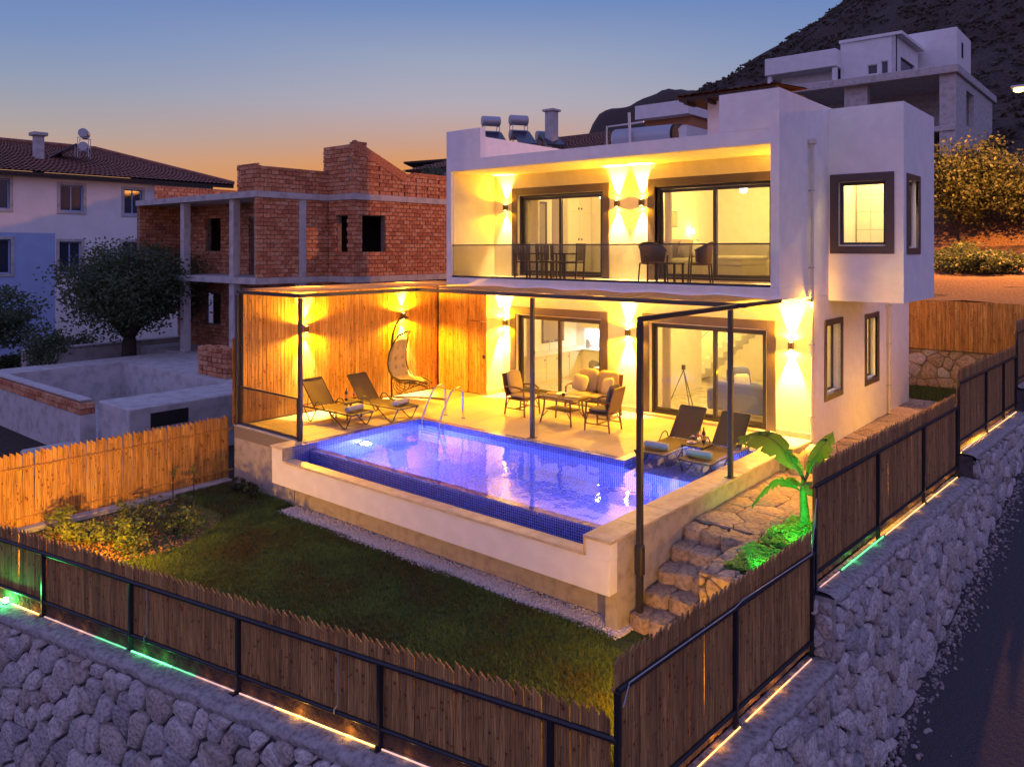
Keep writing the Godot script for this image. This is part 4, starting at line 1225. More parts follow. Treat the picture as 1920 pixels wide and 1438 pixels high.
# ---------------------------------------------------------------- rattan suite
func rattan_chair(at: Vector3, turn: float, label: String, w: float, called := "rattan_armchair", cat := "armchair") -> Node3D:
	var o := thing(called, label, cat, at, turn, "rattan suite on the terrace")
	var R = M.rattan
	var h := w / 2
	for s in [-1.0, 1.0]:
		part(o, "leg", Geo.new().tube([V(s * (h + 0.01), 0, 0.29), V(s * h, 0.40, 0.27), V(s * h, 0.62, 0.25)], 0.021, 8), R)
		part(o, "leg", Geo.new().tube([V(s * (h + 0.01), 0, -0.33), V(s * h, 0.40, -0.28), V(s * (h - 0.01), 0.95, -0.42)], 0.021, 8), R)
		part(o, "armrest", Geo.new().tube([V(s * h, 0.66, -0.34), V(s * (h + 0.02), 0.68, -0.1), V(s * (h + 0.02), 0.67, 0.15), V(s * h, 0.62, 0.27)], 0.023, 8), R)
		part(o, "side_stretcher", Geo.new().tube([V(s * h, 0.16, 0.28), V(s * h, 0.16, -0.30)], 0.014, 6), R)
		part(o, "brace", Geo.new().tube([V(s * h, 0.18, 0.28), V(s * (h - 0.10), 0.34, 0.27), V(s * (h - 0.16), 0.38, 0.27)], 0.012, 6), R)
		part(o, "brace", Geo.new().tube([V(s * h, 0.18, -0.30), V(s * (h - 0.10), 0.34, -0.28), V(s * (h - 0.16), 0.38, -0.28)], 0.012, 6), R)
	for a in [[0.38, 0.27], [0.38, -0.28], [0.16, -0.02]]:
		part(o, "stretcher", Geo.new().tube([V(-h, a[0], a[1]), V(h, a[0], a[1])], 0.016, 6), R)
	part(o, "top_rail", Geo.new().tube([V(-h, 0.95, -0.42), V(h, 0.95, -0.42)], 0.022, 8), R)
	part(o, "seat_deck", Geo.new().bx(-h, h, 0.37, 0.40, -0.28, 0.27), M.rattan_weave)
	var P := []
	for i in 2:
		P.append([V(-h + 0.02, 0.42 + i * 0.52, -0.285 - i * 0.128), V(h - 0.02, 0.42 + i * 0.52, -0.285 - i * 0.128)])
	var t := Transform3D(Basis.from_euler(V(-0.245, 0, 0)), V(0, 0.68, -0.355))
	part(o, "woven_back", Geo.new().box(t, V(w - 0.05, 0.52, 0.015)), M.rattan_weave)
	return o
func rattan_suite() -> void:
	rattan_chair(V(-6.28, 0, 1.88), PI / 2, "rattan armchair with tan cushions left of the rattan table", 0.56)
	rattan_chair(V(-3.88, 0, 2.02), -PI / 2 + 0.08, "rattan armchair seen from behind, right of the rattan table", 0.54)
	rattan_chair(V(-4.98, 0, 0.80), 0.0, "two seat rattan sofa against the wall by the kitchen door", 1.22, "rattan_sofa", "sofa")
	for a in [[V(-6.28, 0.40, 1.88), PI / 2, 0.5, M.cushion, "left rattan armchair"], [V(-3.88, 0.40, 2.02), -PI / 2 + 0.08, 0.48, M.cushion_dark, "right rattan armchair"]]:
		solid("seat_cushion", Geo.new().pillow(Transform3D(Basis(), V(0, 0.05, 0.0)), V(a[2], 0.11, 0.52), 0.3), a[3], "flat seat cushion of the " + a[4], "cushion", a[0], a[1], "cushions of the rattan suite")
		var b := Geo.new().cushion(Transform3D(Basis.from_euler(V(-0.25, 0, 0)), V(0, 0.36, -0.25)), a[2], 0.56, 0.13)
		solid("back_cushion", b, a[3], "upright back cushion of the " + a[4], "cushion", a[0], a[1], "cushions of the rattan suite")
	for s in [-1, 1]:
		var side := "left" if s < 0 else "right"
		solid("seat_cushion", Geo.new().pillow(Transform3D(Basis(), V(s * 0.29, 0.05, 0)), V(0.57, 0.12, 0.52), 0.3), M.cushion, side + " seat cushion of the rattan sofa", "cushion", V(-4.98, 0.40, 0.80), 0.0, "cushions of the rattan suite")
		solid("back_cushion", Geo.new().cushion(Transform3D(Basis.from_euler(V(-0.25, 0, s * 0.03)), V(s * 0.29, 0.36, -0.25)), 0.58, 0.58, 0.17), M.cushion, side + " back cushion of the rattan sofa", "cushion", V(-4.98, 0.40, 0.80), 0.0, "cushions of the rattan suite")
		solid("scatter_cushion", Geo.new().cushion(Transform3D(Basis.from_euler(V(-0.35, s * -0.35, s * 0.2)), V(s * 0.40, 0.31, -0.06)), 0.40, 0.40, 0.13, 0.5), M.cushion_cream, side + " square scatter cushion leaning on the rattan sofa", "cushion", V(-4.98, 0.40, 0.80), 0.0, "cushions of the rattan suite")
	var t := thing("rattan_table", "low rattan table with woven shelf in front of the sofa", "table", V(-4.96, 0, 2.02), 0.0, "rattan suite on the terrace")
	part(t, "table_top", Geo.new().bx(-0.52, 0.52, 0.58, 0.62, -0.34, 0.34, 0.012), M.rattan_weave)
	part(t, "glass_top", Geo.new().bx(-0.50, 0.50, 0.62, 0.626, -0.32, 0.32), M.glass)
	part(t, "shelf", Geo.new().bx(-0.36, 0.36, 0.30, 0.325, -0.22, 0.22, 0.006), M.rattan_weave)
	for s in [[-1, -1], [1, -1], [-1, 1], [1, 1]]:
		part(t, "leg", Geo.new().tube([V(s[0] * 0.44, 0, s[1] * 0.30), V(s[0] * 0.38, 0.3, s[1] * 0.24), V(s[0] * 0.36, 0.58, s[1] * 0.23)], 0.021, 8), M.rattan)
		part(t, "brace", Geo.new().tube([V(s[0] * 0.40, 0.14, s[1] * 0.26), V(s[0] * 0.28, 0.28, s[1] * 0.22)], 0.012, 6), M.rattan)
	part(t, "edge_band", Geo.new().tube([V(-0.52, 0.56, 0.34), V(0.52, 0.56, 0.34), V(0.52, 0.56, -0.34), V(-0.52, 0.56, -0.34), V(-0.52, 0.56, 0.34)], 0.016, 6), M.rattan)
	solid("menu_card", Geo.new().box(Transform3D(Basis.from_euler(V(0, 0.4, 0)), V(0, 0.006, 0)), V(0.22, 0.012, 0.16)), M.orange_paper, "orange booklet lying on the rattan table", "booklet", V(-5.32, 0.626, 1.98))
	solid("paper_sheet", Geo.new().box(Transform3D(Basis.from_euler(V(0, -0.2, 0)), V(0, 0.003, 0)), V(0.21, 0.006, 0.29)), M.paper, "white sheet of paper on the rattan table", "paper", V(-5.18, 0.626, 1.84))
	var ash := thing("candle_cup", "small dark cup on the rattan table", "cup", V(-4.92, 0.626, 2.06))
	part(ash, "cup", Geo.new().lathe([Vector2(0.0, 0.0), Vector2(0.036, 0.0), Vector2(0.042, 0.06), Vector2(0.036, 0.06), Vector2(0.03, 0.01), Vector2(0.0, 0.01)], 14), M.black_plastic)
	solid("serving_tray", Geo.new().bx(-0.18, 0.18, 0.0, 0.018, -0.12, 0.12, 0.004), M.cushion_cream, "pale tray at the right end of the rattan table", "tray", V(-4.66, 0.626, 2.04), 0.2)

# ---------------------------------------------------------------- balcony furniture
func balcony_furniture() -> void:
	for a in [[-6.85, 0.95, 1.35, "dark slatted armchair at the left of the balcony"], [-6.45, 0.55, 1.2, "dark slatted armchair by the left balcony door, behind the other"], [-5.55, 0.95, -1.35, "dark slatted armchair right of the small balcony table"]]:
		var o := thing("balcony_chair", a[3], "armchair", V(a[0], 3.252, a[1]), a[2], "dark armchairs on the balcony")
		for s in [-1.0, 1.0]:
			part(o, "leg", Geo.new().bar(V(s * 0.25, 0, 0.24), V(s * 0.25, 0.62, 0.24), 0.035, 0.035), M.dark_wicker)
			part(o, "leg", Geo.new().bar(V(s * 0.25, 0, -0.26), V(s * 0.25, 0.86, -0.30), 0.035, 0.035), M.dark_wicker)
			part(o, "armrest", Geo.new().bar(V(s * 0.25, 0.63, -0.3), V(s * 0.25, 0.63, 0.27), 0.05, 0.03), M.dark_wicker)
		part(o, "seat", Geo.new().bx(-0.24, 0.24, 0.40, 0.44, -0.26, 0.26, 0.006), M.dark_wicker)
		for k in 5:
			part(o, "back_slat", Geo.new().bar(V(-0.2 + k * 0.1, 0.46, -0.275), V(-0.2 + k * 0.1, 0.86, -0.30), 0.06, 0.015), M.dark_wicker)
		part(o, "top_rail", Geo.new().bar(V(-0.26, 0.87, -0.30), V(0.26, 0.87, -0.30), 0.05, 0.035), M.dark_wicker)
	for a in [[-6.12, 1.05, "small dark table between the slatted balcony chairs"], [-2.66, 1.2, "small dark table between the round-backed balcony chairs"]]:
		var t := thing("balcony_table", a[2], "side table", V(a[0], 3.252, a[1]), 0.0, "small tables on the balcony")
		part(t, "table_top", Geo.new().bx(-0.25, 0.25, 0.42, 0.45, -0.22, 0.22, 0.006), M.dark_wicker)
		for s in [[-1, -1], [1, -1], [-1, 1], [1, 1]]:
			part(t, "leg", Geo.new().bar(V(s[0] * 0.22, 0, s[1] * 0.19), V(s[0] * 0.22, 0.42, s[1] * 0.19), 0.04, 0.04), M.dark_wicker)
	for a in [[-3.2, 1.0, 1.0, "round-backed wicker balcony chair left of its table"], [-2.0, 1.05, -1.0, "round-backed wicker balcony chair right of its table"]]:
		var o := thing("wicker_chair", a[3], "armchair", V(a[0], 3.252, a[1]), a[2], "round-backed wicker chairs on the balcony")
		for s in [-1.0, 1.0]:
			part(o, "leg", Geo.new().tube([V(s * 0.25, 0, 0.24), V(s * 0.24, 0.42, 0.22), V(s * 0.27, 0.60, 0.20)], 0.018, 6), M.dark_wicker)
			part(o, "leg", Geo.new().tube([V(s * 0.24, 0, -0.24), V(s * 0.22, 0.42, -0.2)], 0.018, 6), M.dark_wicker)
		part(o, "seat", Geo.new().pillow(Transform3D(Basis(), V(0, 0.43, 0)), V(0.54, 0.07, 0.5), 0.6), M.rattan_weave)
		var P := []
		var rim := []
		for j in 21:
			var an := -1.9 + 3.8 * j / 20.0
			var top := 0.62 + 0.28 * pow(cos(an * 0.5), 2.0)
			rim.append(V(sin(an) * 0.31, top, -cos(an) * 0.27 + 0.0))
		for i in 5:
			var row := []
			for j in 21:
				var q: Vector3 = rim[j]
				row.append(V(q.x * (0.86 + 0.035 * i), lerpf(0.45, q.y, i / 4.0), q.z * (0.86 + 0.035 * i)))
			P.append(row)
		part(o, "woven_back", Geo.new().grid(P), M.rattan_weave)
		part(o, "rim", Geo.new().tube(rim, 0.022, 8), M.dark_wicker)

# ---------------------------------------------------------------- stones
func cells(u0: float, u1: float, v0: float, v1: float, s: float, sq := 1.0, jit := 0.42) -> Array:
	var nu := int(ceil((u1 - u0) / s))
	var nv := int(ceil((v1 - v0) / (s * sq)))
	var pts := []
	for j in range(-1, nv + 1):
		for i in range(-1, nu + 1):
			if rng.randf() < 0.2 and i > -1 and j > -1:
				pts.append(Vector2(1e6, 1e6))
				continue
			pts.append(Vector2(u0 + (i + 0.5 + 0.5 * (j & 1) + rng.randf_range(-jit, jit)) * s, v0 + (j + 0.5 + rng.randf_range(-jit, jit)) * s * sq))
	var out := []
	var w := nu + 2
	for a in pts.size():
		var p: Vector2 = pts[a]
		if p.x > 1e5:
			continue
		var poly := PackedVector2Array([p + Vector2(-s, -s) * 1.1, p + Vector2(s, -s) * 1.1, p + Vector2(s, s) * 1.1, p + Vector2(-s, s) * 1.1])
		var row := a / w
		var col := a % w
		for dj in range(-3, 4):
			for di in range(-3, 4):
				var r := row + dj
				var c := col + di
				if (di == 0 and dj == 0) or r < 0 or c < 0 or c >= w or r * w + c >= pts.size():
					continue
				var q: Vector2 = pts[r * w + c]
				if q.x > 1e5:
					continue
				poly = clip(poly, (p + q) / 2, (p - q).normalized())
				if poly.is_empty():
					break
			if poly.is_empty():
				break
		for e in [[Vector2(u0, 0), Vector2(1, 0)], [Vector2(u1, 0), Vector2(-1, 0)], [Vector2(0, v0), Vector2(0, 1)], [Vector2(0, v1), Vector2(0, -1)]]:
			if not poly.is_empty():
				poly = clip(poly, e[0], e[1])
		if poly.size() >= 3:
			out.append(poly)
	return out
func clip(poly: PackedVector2Array, o: Vector2, n: Vector2) -> PackedVector2Array:
	var r := PackedVector2Array()
	var m := poly.size()
	for i in m:
		var a := poly[i]
		var b := poly[(i + 1) % m]
		var da := (a - o).dot(n)
		var db := (b - o).dot(n)
		if da >= 0:
			r.append(a)
		if (da >= 0) != (db >= 0):
			r.append(a.lerp(b, da / (da - db)))
	return r
func soften(poly: PackedVector2Array, gap: float, times := 1) -> PackedVector2Array:
	if Geometry2D.is_polygon_clockwise(poly):
		poly.reverse()
	var o := Geometry2D.offset_polygon(poly, -gap)
	if o.is_empty():
		return PackedVector2Array()
	var p: PackedVector2Array = o[0]
	if Geometry2D.is_polygon_clockwise(p):
		p.reverse()
	for k in times:
		var r := PackedVector2Array()
		for i in p.size():
			var a := p[i]
			var b := p[(i + 1) % p.size()]
			if a.distance_to(b) < gap * 0.6:
				r.append((a + b) / 2)
			else:
				r.append(a.lerp(b, 0.15)); r.append(a.lerp(b, 0.85))
		p = r
	return p
# rounded boulder face standing on outline poly in the xy plane of t
func stone(g: Geo, poly: PackedVector2Array, t: Transform3D, bulge: float, deep := 0.03, flat := 0.83, shoulder := 0.5) -> void:
	var c := Vector2.ZERO
	for q in poly:
		c += q
	c /= poly.size()
	var m := poly.size()
	var tilt := Vector2(rng.randf_range(-0.2, 0.2), rng.randf_range(-0.2, 0.2)) * (1.0 if shoulder < 0.6 and bulge > 0.045 else 0.15)
	var R0 := []; var R1 := []; var R2 := []; var N1 := []; var N2 := []
	var top := t * V(c.x, c.y, bulge * rng.randf_range(0.95, 1.1))
	for q in poly:
		var d := q - c
		R0.append(t * V(q.x, q.y, -deep))
		var h := bulge * shoulder * rng.randf_range(0.85, 1.2)
		R1.append(t * V(c.x + d.x * 0.985, c.y + d.y * 0.985, h + tilt.dot(d)))
		R2.append(t * V(c.x + d.x * flat, c.y + d.y * flat, bulge * rng.randf_range(0.82, 1.05) + tilt.dot(d)))
		var dn := d.normalized()
		N1.append(t.basis * V(dn.x, dn.y, 0.55).normalized())
		N2.append(t.basis * V(dn.x * 0.2 - tilt.x, dn.y * 0.2 - tilt.y, 1.0).normalized())
	var nt := t.basis * V(-tilt.x, -tilt.y, 1).normalized()
	for i in m:
		var j := (i + 1) % m
		g.quad_n(R0[i], R0[j], R1[j], R1[i], N1[i], N1[j], N1[j], N1[i])
		g.quad_n(R1[i], R1[j], R2[j], R2[i], N1[i], N1[j], N2[j], N2[i])
		g.tri_n(R2[i], R2[j], top, N2[i], N2[j], nt)
func stone_wall(o: Node3D, t: Transform3D, u0: float, u1: float, v0: float, v1: float, s: float, keys: Array, bulge: float, gap := 0.018) -> void:
	var list := cells(u0, u1, v0, v1, s, 0.9, 0.44)
	var rest := {}
	var n := 0
	list.sort_custom(func(a, b): return a[0].y > b[0].y)
	for poly in list:
		var p := soften(poly, gap, 1)
		if p.size() < 4:
			continue
		var k: String = keys[rng.randi_range(0, keys.size() - 1)]
		if n < 290:
			var g := Geo.new()
			stone(g, p, t, bulge * rng.randf_range(0.6, 1.25))
			part(o, "stone", g, M[k])
		else:
			if not rest.has(k):
				rest[k] = Geo.new()
			stone(rest[k], p, t, bulge * rng.randf_range(0.6, 1.25))
		n += 1
	for k in rest:
		part(o, "small_stones", rest[k], M[k]).set_meta("kind", "stuff")

# ---------------------------------------------------------------- fences on the retaining walls
const FA := Vector3(-9.9, 0, 12.62)
const FC := Vector3(1.82, 0, 10.34)
const FR := Vector3(2.74, 0, -8.3)
func on_right(z: float) -> Vector3:
	return V(1.82 + (10.34 - z) * 0.0492, 0, z)
func pickets(o: Node3D, a: Vector3, b: Vector3, y0: float, y1: float, key: String, nm: int, inward: Vector3, flip := false) -> void:
	var d := b - a
	var sp := 0.104
	var n := int(d.length() / sp)
	var dir := d.normalized()
	var ms := []
	for k in 4:
		var w := 0.1005 + 0.0015 * (k % 3)
		var h := y1 - y0 + rng.randf_range(-0.012, 0.012)
		var poly := PackedVector2Array([Vector2(-w / 2, 0), Vector2(w / 2, 0), Vector2(w / 2, h - (0.0 if flip else 0.085)), Vector2(-w / 2, h - (0.085 if flip else 0.0))])
		ms.append(Geo.new().prism(poly, Transform3D(Basis(), V(0, 0, -0.009)), 0.018).mesh())
	for i in n:
		var c := a + dir * (sp * (i + 0.5)) + inward * (0.03 + rng.randf_range(0.0, 0.006))
		var m := part(o, "picket", ms[rng.randi_range(0, 3)], M["%s%d" % [key, rng.randi_range(0, nm - 1)]])
		m.basis = Basis(dir, Vector3.UP, dir.cross(Vector3.UP)).rotated(dir.cross(Vector3.UP).normalized(), rng.randf_range(-0.012, 0.012))
		m.position = V(c.x, y0 + rng.randf_range(-0.012, 0.012), c.z)
	for y in [y0 + 0.25, y1 - 0.32]:
		part(o, "back_rail", Geo.new().bar(a + inward * 0.065 + V(0, y, 0), b + inward * 0.065 + V(0, y, 0), 0.04, 0.03), M[key + "1"])
func railing(o: Node3D, a: Vector3, b: Vector3, ybase: float, yrail: float, posts: Array, sq := 0.056) -> void:
	for y in [yrail, ybase + 0.16]:
		part(o, "rail", Geo.new().tube([a + V(0, y, 0), b + V(0, y, 0)], 0.031 if y == yrail else 0.027, 10), M.steel)
	for p in posts:
		part(o, "post", Geo.new().bx(p.x - sq / 2, p.x + sq / 2, ybase - 0.06, yrail + 0.0, p.z - sq / 2, p.z + sq / 2, 0.005), M.steel)
		part(o, "base_plate", Geo.new().bx(p.x - 0.06, p.x + 0.06, ybase - 0.06, ybase - 0.045, p.z - 0.06, p.z + 0.10), M.steel)
func led(a: Vector3, b: Vector3, key: String, label: String, col: Vector3, e: float) -> void:
	if not M.has(key):
		glow(key, col.x, col.y, col.z, e)
	var o := thing("led_strip", label, "light strip", (a + b) / 2, 0.0, "light strips along the fence foot")
	var h := (b - a) / 2
	part(o, "strip", Geo.new().tube([-h, h], 0.009, 6), M[key])
	for k in 2:
		omni(o, "lamp_light", h * (k - 0.5) + V(0, 0.035, 0), lin(col.x, col.y, col.z), 0.016 * e / 6.0 * (b - a).length(), 0.03, 6.0)
func fences() -> void:
	rng.seed = 101
	var df := (FC - FA).normalized()
	var outf := V(-df.z, 0, df.x).normalized()   # towards the camera
	if outf.z < 0:
		outf = -outf
	var on := func(x: float) -> Vector3: return FA + df * ((x - FA.x) / df.x)
	var f := thing("front_fence", "timber picket fence along the lawn on the front stone wall", "fence")
	pickets(f, FA, FC - df * 0.05, -1.46, -0.36, "picket", 5, -outf)
	var r := thing("front_railing", "dark steel pipe railing in front of the lawn fence", "railing")
	var ps := []
	for x in [-9.35, -7.29, -5.24, -3.16, -0.95, 1.13]:
		ps.append(on.call(x))
	railing(r, FA, FC, -1.5, -0.61, ps)
	# cables clipped to the front railing
	for a in [[-4.85, "thin grey cable hanging down the front fence, nearer the green lamp"], [-1.52, "thin grey cable hanging down the front fence, nearer the corner"]]:
		var c: Vector3 = on.call(a[0]) + outf * 0.035
		solid("cable", Geo.new().tube([c + V(0, -0.62, 0), c + V(0.003, -0.9, 0.0), c + V(-0.004, -1.22, 0), c + V(-0.05, -1.29, 0.02), c + V(-0.06, -1.34, 0.01)], 0.008, 6), M.galv, a[1], "cable")
	# right boundary, stepping up the slope: z from, z to, base, rail, tip
	var inn := V(-1, 0, -0.05).normalized()
	var seg := [[10.34, 5.75, -1.5, -0.15, 0.12, [10.34, 8.0, 5.80]], [5.70, -1.65, -0.62, 0.74, 1.0, [5.70, 3.16, 0.70, -1.60]], [-1.72, -7.36, -0.15, 1.22, 1.48, [-1.72, -4.1, -5.9, -7.3]], [-7.44, -14.0, 0.45, 1.83, 2.1, [-7.44, -9.6]]]
	var lab := ["lowest step of the right boundary fence, nearest the camera", "long second step of the right boundary fence above the stone wall", "third step of the right boundary fence beside the house", "highest and farthest step of the right boundary fence"]
	for k in 4:
		var s = seg[k]
		var a := on_right(s[0])
		var b := on_right(s[1])
		var ff := thing("boundary_fence", "timber picket " + lab[k], "fence", Vector3.ZERO, 0.0, "stepped right boundary fences")
		pickets(ff, a, b, s[2] + 0.04, s[4] + 0.03, "picket", 5, inn, true)
		var rr := thing("boundary_railing", ["pipe railing of the lowest right fence, nearest the camera", "pipe railing of the long second right fence step", "pipe railing of the third right fence step beside the house", "pipe railing of the highest right fence step"][k], "railing", Vector3.ZERO, 0.0, "stepped right boundary railings")
		var pp := []
		for z in s[5]:
			pp.append(on_right(z))
		railing(rr, a, b, s[2], s[3], pp)
	part(get_node("boundary_railing"), "grey_cable", Geo.new().tube([on_right(10.3) + V(0.035, -0.3, 0), on_right(10.2) + V(0.035, -0.11, 0), on_right(8.1) + V(0.036, -0.11, 0), on_right(7.9) + V(0.036, -0.08, 0), on_right(5.9) + V(0.036, -0.12, 0), on_right(5.75) + V(0.04, 0.6, 0)], 0.008, 6), M.galv)
	# left fence of the lawn
	rng.seed = 55
	var lf := thing("garden_fence", "warm lit timber picket fence along the left side of the lawn", "fence")
	pickets(lf, V(-10.98, 0, 13.2), V(-10.98, 0, 6.86), -1.36, 0.16, "wood", 7, V(1, 0, 0))
	var tf := thing("tall_fence_end", "narrow end of a taller timber fence left of the glass screen", "fence")
	plank_wall(tf, V(-10.98, 0, 6.85), V(-10.98, 0, 5.6), -0.1, 1.92, 0.104, V(1, 0, 0))
	# light strips: front
	var Yc := V(1.0, 0.46, 0.05)
	var Gc := V(0.08, 1.0, 0.18)
	var Pc := V(1.0, 0.46, 0.16)
	for a in [[-9.6, -8.25, "led_y", Yc, 5.0, "yellow light strip left of the green lamp"], [-8.05, -7.35, "led_y", Yc, 5.0, "yellow light strip right of the green lamp"], [-7.2, -6.0, "led_p", Pc, 0.7, "dim light strip after the first post of the front railing"], [-6.0, -5.3, "led_gd", Gc, 0.9, "dim green light strip before the second post of the front railing"], [-5.18, -4.35, "led_g", Gc, 4.0, "bright green light strip under the front fence"], [-4.35, -3.9, "led_gd", Gc, 0.9, "fading green light strip under the front fence"], [-3.9, -3.2, "led_p", Pc, 0.7, "dim light strip before the third post of the front railing"], [-3.1, -2.5, "led_p2", Pc, 1.0, "dim light strip after the third post of the front railing"], [-2.5, -1.0, "led_y", Yc, 5.0, "bright yellow light strip under the front fence"], [-0.9, 0.4, "led_p2", Pc, 1.0, "dim light strip nearest the fence corner"]]:
		led(on.call(a[0]) + outf * 0.03 + V(0, -1.535, 0), on.call(a[1]) + outf * 0.03 + V(0, -1.535, 0), a[2], a[5], a[3], a[4])
	for a in [[9.9, 7.95, -1.535, "led_o", V(1.0, 0.38, 0.03), 3.0, "orange light strip under the lowest right fence, nearest the corner"], [7.8, 6.6, -1.535, "led_o", V(1.0, 0.38, 0.03), 3.0, "orange light strip under the lowest right fence, beyond the middle post"], [6.6, 5.9, -1.535, "led_p2", Pc, 1.0, "dim light strip at the upper end of the lowest right fence"], [5.6, 4.9, -0.655, "led_p", Pc, 0.7, "dim light strip at the foot of the second right fence"], [4.8, 3.0, -0.655, "led_g2", Gc, 2.2, "green light strip under the second right fence"], [2.9, 0.75, -0.655, "led_y2", Yc, 2.2, "yellow light strip under the second right fence"], [0.6, -1.5, -0.655, "led_y2", Yc, 2.2, "yellow light strip at the upper end of the second right fence"], [-1.9, -4.0, -0.185, "led_p2", Pc, 1.0, "dim light strip under the third right fence"], [-4.2, -7.2, -0.185, "led_y2", Yc, 2.2, "yellow light strip under the third right fence"]]:
		led(on_right(a[0]) + V(0.03, a[2], 0), on_right(a[1]) + V(0.03, a[2], 0), a[3], a[6], a[4], a[5])
	# green flood lamp at the left end
	var q: Vector3 = on.call(-8.16) + outf * 0.07 + V(0, -1.55, 0)
	var gl := thing("green_lamp", "small green garden lamp glaring at the foot of the front fence", "garden lamp", q)
	part(gl, "lens", Geo.new().lathe([Vector2(0.0, 0.03), Vector2(0.035, 0.04), Vector2(0.04, 0.07), Vector2(0.03, 0.10), Vector2(0.0, 0.11)], 14), glow("green_glow", 0.25, 1.0, 0.45, 40.0))
	part(gl, "stand", Geo.new().lathe([Vector2(0.0, 0.0), Vector2(0.04, 0.0), Vector2(0.04, 0.02), Vector2(0.015, 0.03), Vector2(0.0, 0.03)], 12), M.black_plastic)
	omni(gl, "lamp_light", V(0, 0.07, 0), lin(0.04, 1.0, 0.14), 0.5, 0.03, 10.0)

# hand laid mortar top of a rubble wall: uneven edge, uneven surface
func rough_cap(t: Transform3D, L: float, y: float) -> Geo:
	var n := FastNoiseLite.new()
	n.seed = 77; n.frequency = 1.1; n.fractal_octaves = 4
	var P := []
	var m := int(L / 0.12)
	for i in m + 1:
		var u := L * i / m
		var o := t.origin.x + t.origin.z
		var e := 0.035 + n.get_noise_2d(u * 1.6, o) * 0.07
		var d := n.get_noise_2d(u, o + 40.0) * 0.03
		var row := []
		for q in [V(u, y - 0.02, -0.36), V(u, y, -0.34), V(u, y + d * 0.3, -0.12), V(u, y - 0.012 + d * 0.5, e - 0.06), V(u, y - 0.05 + d, e), V(u, y - 0.13 + d * 2.0, e - 0.015), V(u, y - 0.22, -0.06)]:
			row.append(t * q)
		P.append(row)
	return Geo.new().grid(P, true)
func retaining_walls() -> void:
	rng.seed = 202
	var keys := ["stone0", "stone1", "stone2", "stone3", "stone4", "stone5"]
	var df := (FC - FA).normalized()
	var outf := V(-df.z, 0, df.x)
	if outf.z < 0:
		outf = -outf
	var w := thing("front_retaining_wall", "rubble stone retaining wall under the front fence", "stone wall")
	var Lf := FA.distance_to(FC)
	var a := FA + outf * 0.27
	var t := Transform3D(Basis(df, Vector3.UP, outf), a)
	part(w, "core", Geo.new().box(t * Transform3D(Basis(), V(Lf / 2 + 0.14, -4.2, -0.3)), V(Lf + 0.25, 5.2, 0.58)), M.mortar)
	part(w, "cap", rough_cap(t, Lf + 0.27, -1.545), M.cap_stone)
	stone_wall(w, t, 0.3, Lf + 0.27, -4.3, -1.68, 0.34, keys, 0.085, 0.022)
	var dr := (on_right(-8.0) - on_right(8.0)).normalized()
	var outr := V(-dr.z, 0, dr.x)
	if outr.x < 0:
		outr = -outr
	var segs := [[10.34 + 0.27, 5.72, -1.545, "lowest right", -6.2], [5.72, -1.68, -0.665, "long middle right", -4.9], [-1.68, -7.4, -0.195, "upper right", -3.2], [-7.4, -14.0, 0.4, "farthest right", -1.6]]
	for k in 4:
		var s = segs[k]
		var o := thing("side_retaining_wall", "rubble stone retaining wall along the road, " + s[3] + " stretch", "stone wall", Vector3.ZERO, 0.0, "stone retaining walls along the road")
		var p := on_right(s[0]) + outr * 0.28
		var L := on_right(s[0]).distance_to(on_right(s[1]))
		var tt := Transform3D(Basis(dr, Vector3.UP, outr), p)
		part(o, "core", Geo.new().box(tt * Transform3D(Basis(), V(L / 2, (s[2] - 0.05 + s[4]) / 2, -0.30 - 0.002 * k)), V(L, s[2] - 0.05 - s[4], 0.58)), M.mortar)
		part(o, "cap", rough_cap(tt, L, s[2]), M.cap_stone)
		stone_wall(o, tt, 0.02, L - 0.02, maxf(s[4], s[2] - 3.4), s[2] - 0.12, 0.31, keys, 0.075, 0.020)
		if k < 3:
			# the step face turned towards the camera
			var up: float = segs[k + 1][2]
			var te := Transform3D(Basis(outr, Vector3.UP, -dr), on_right(s[1]) + outr * 0.28)
			if k == 0:
				part(o, "step_face", Geo.new().box(te * Transform3D(Basis(), V(-0.27, (s[2] + up) / 2 - 0.03, 0.0)), V(0.54, up - s[2] - 0.06, 0.05)), M.cap_stone)
				stone_wall(o, te * Transform3D(Basis(), V(0, 0, 0.025)), -0.52, -0.02, s[2] + 0.02, up - 0.10, 0.34, keys, 0.05, 0.012)

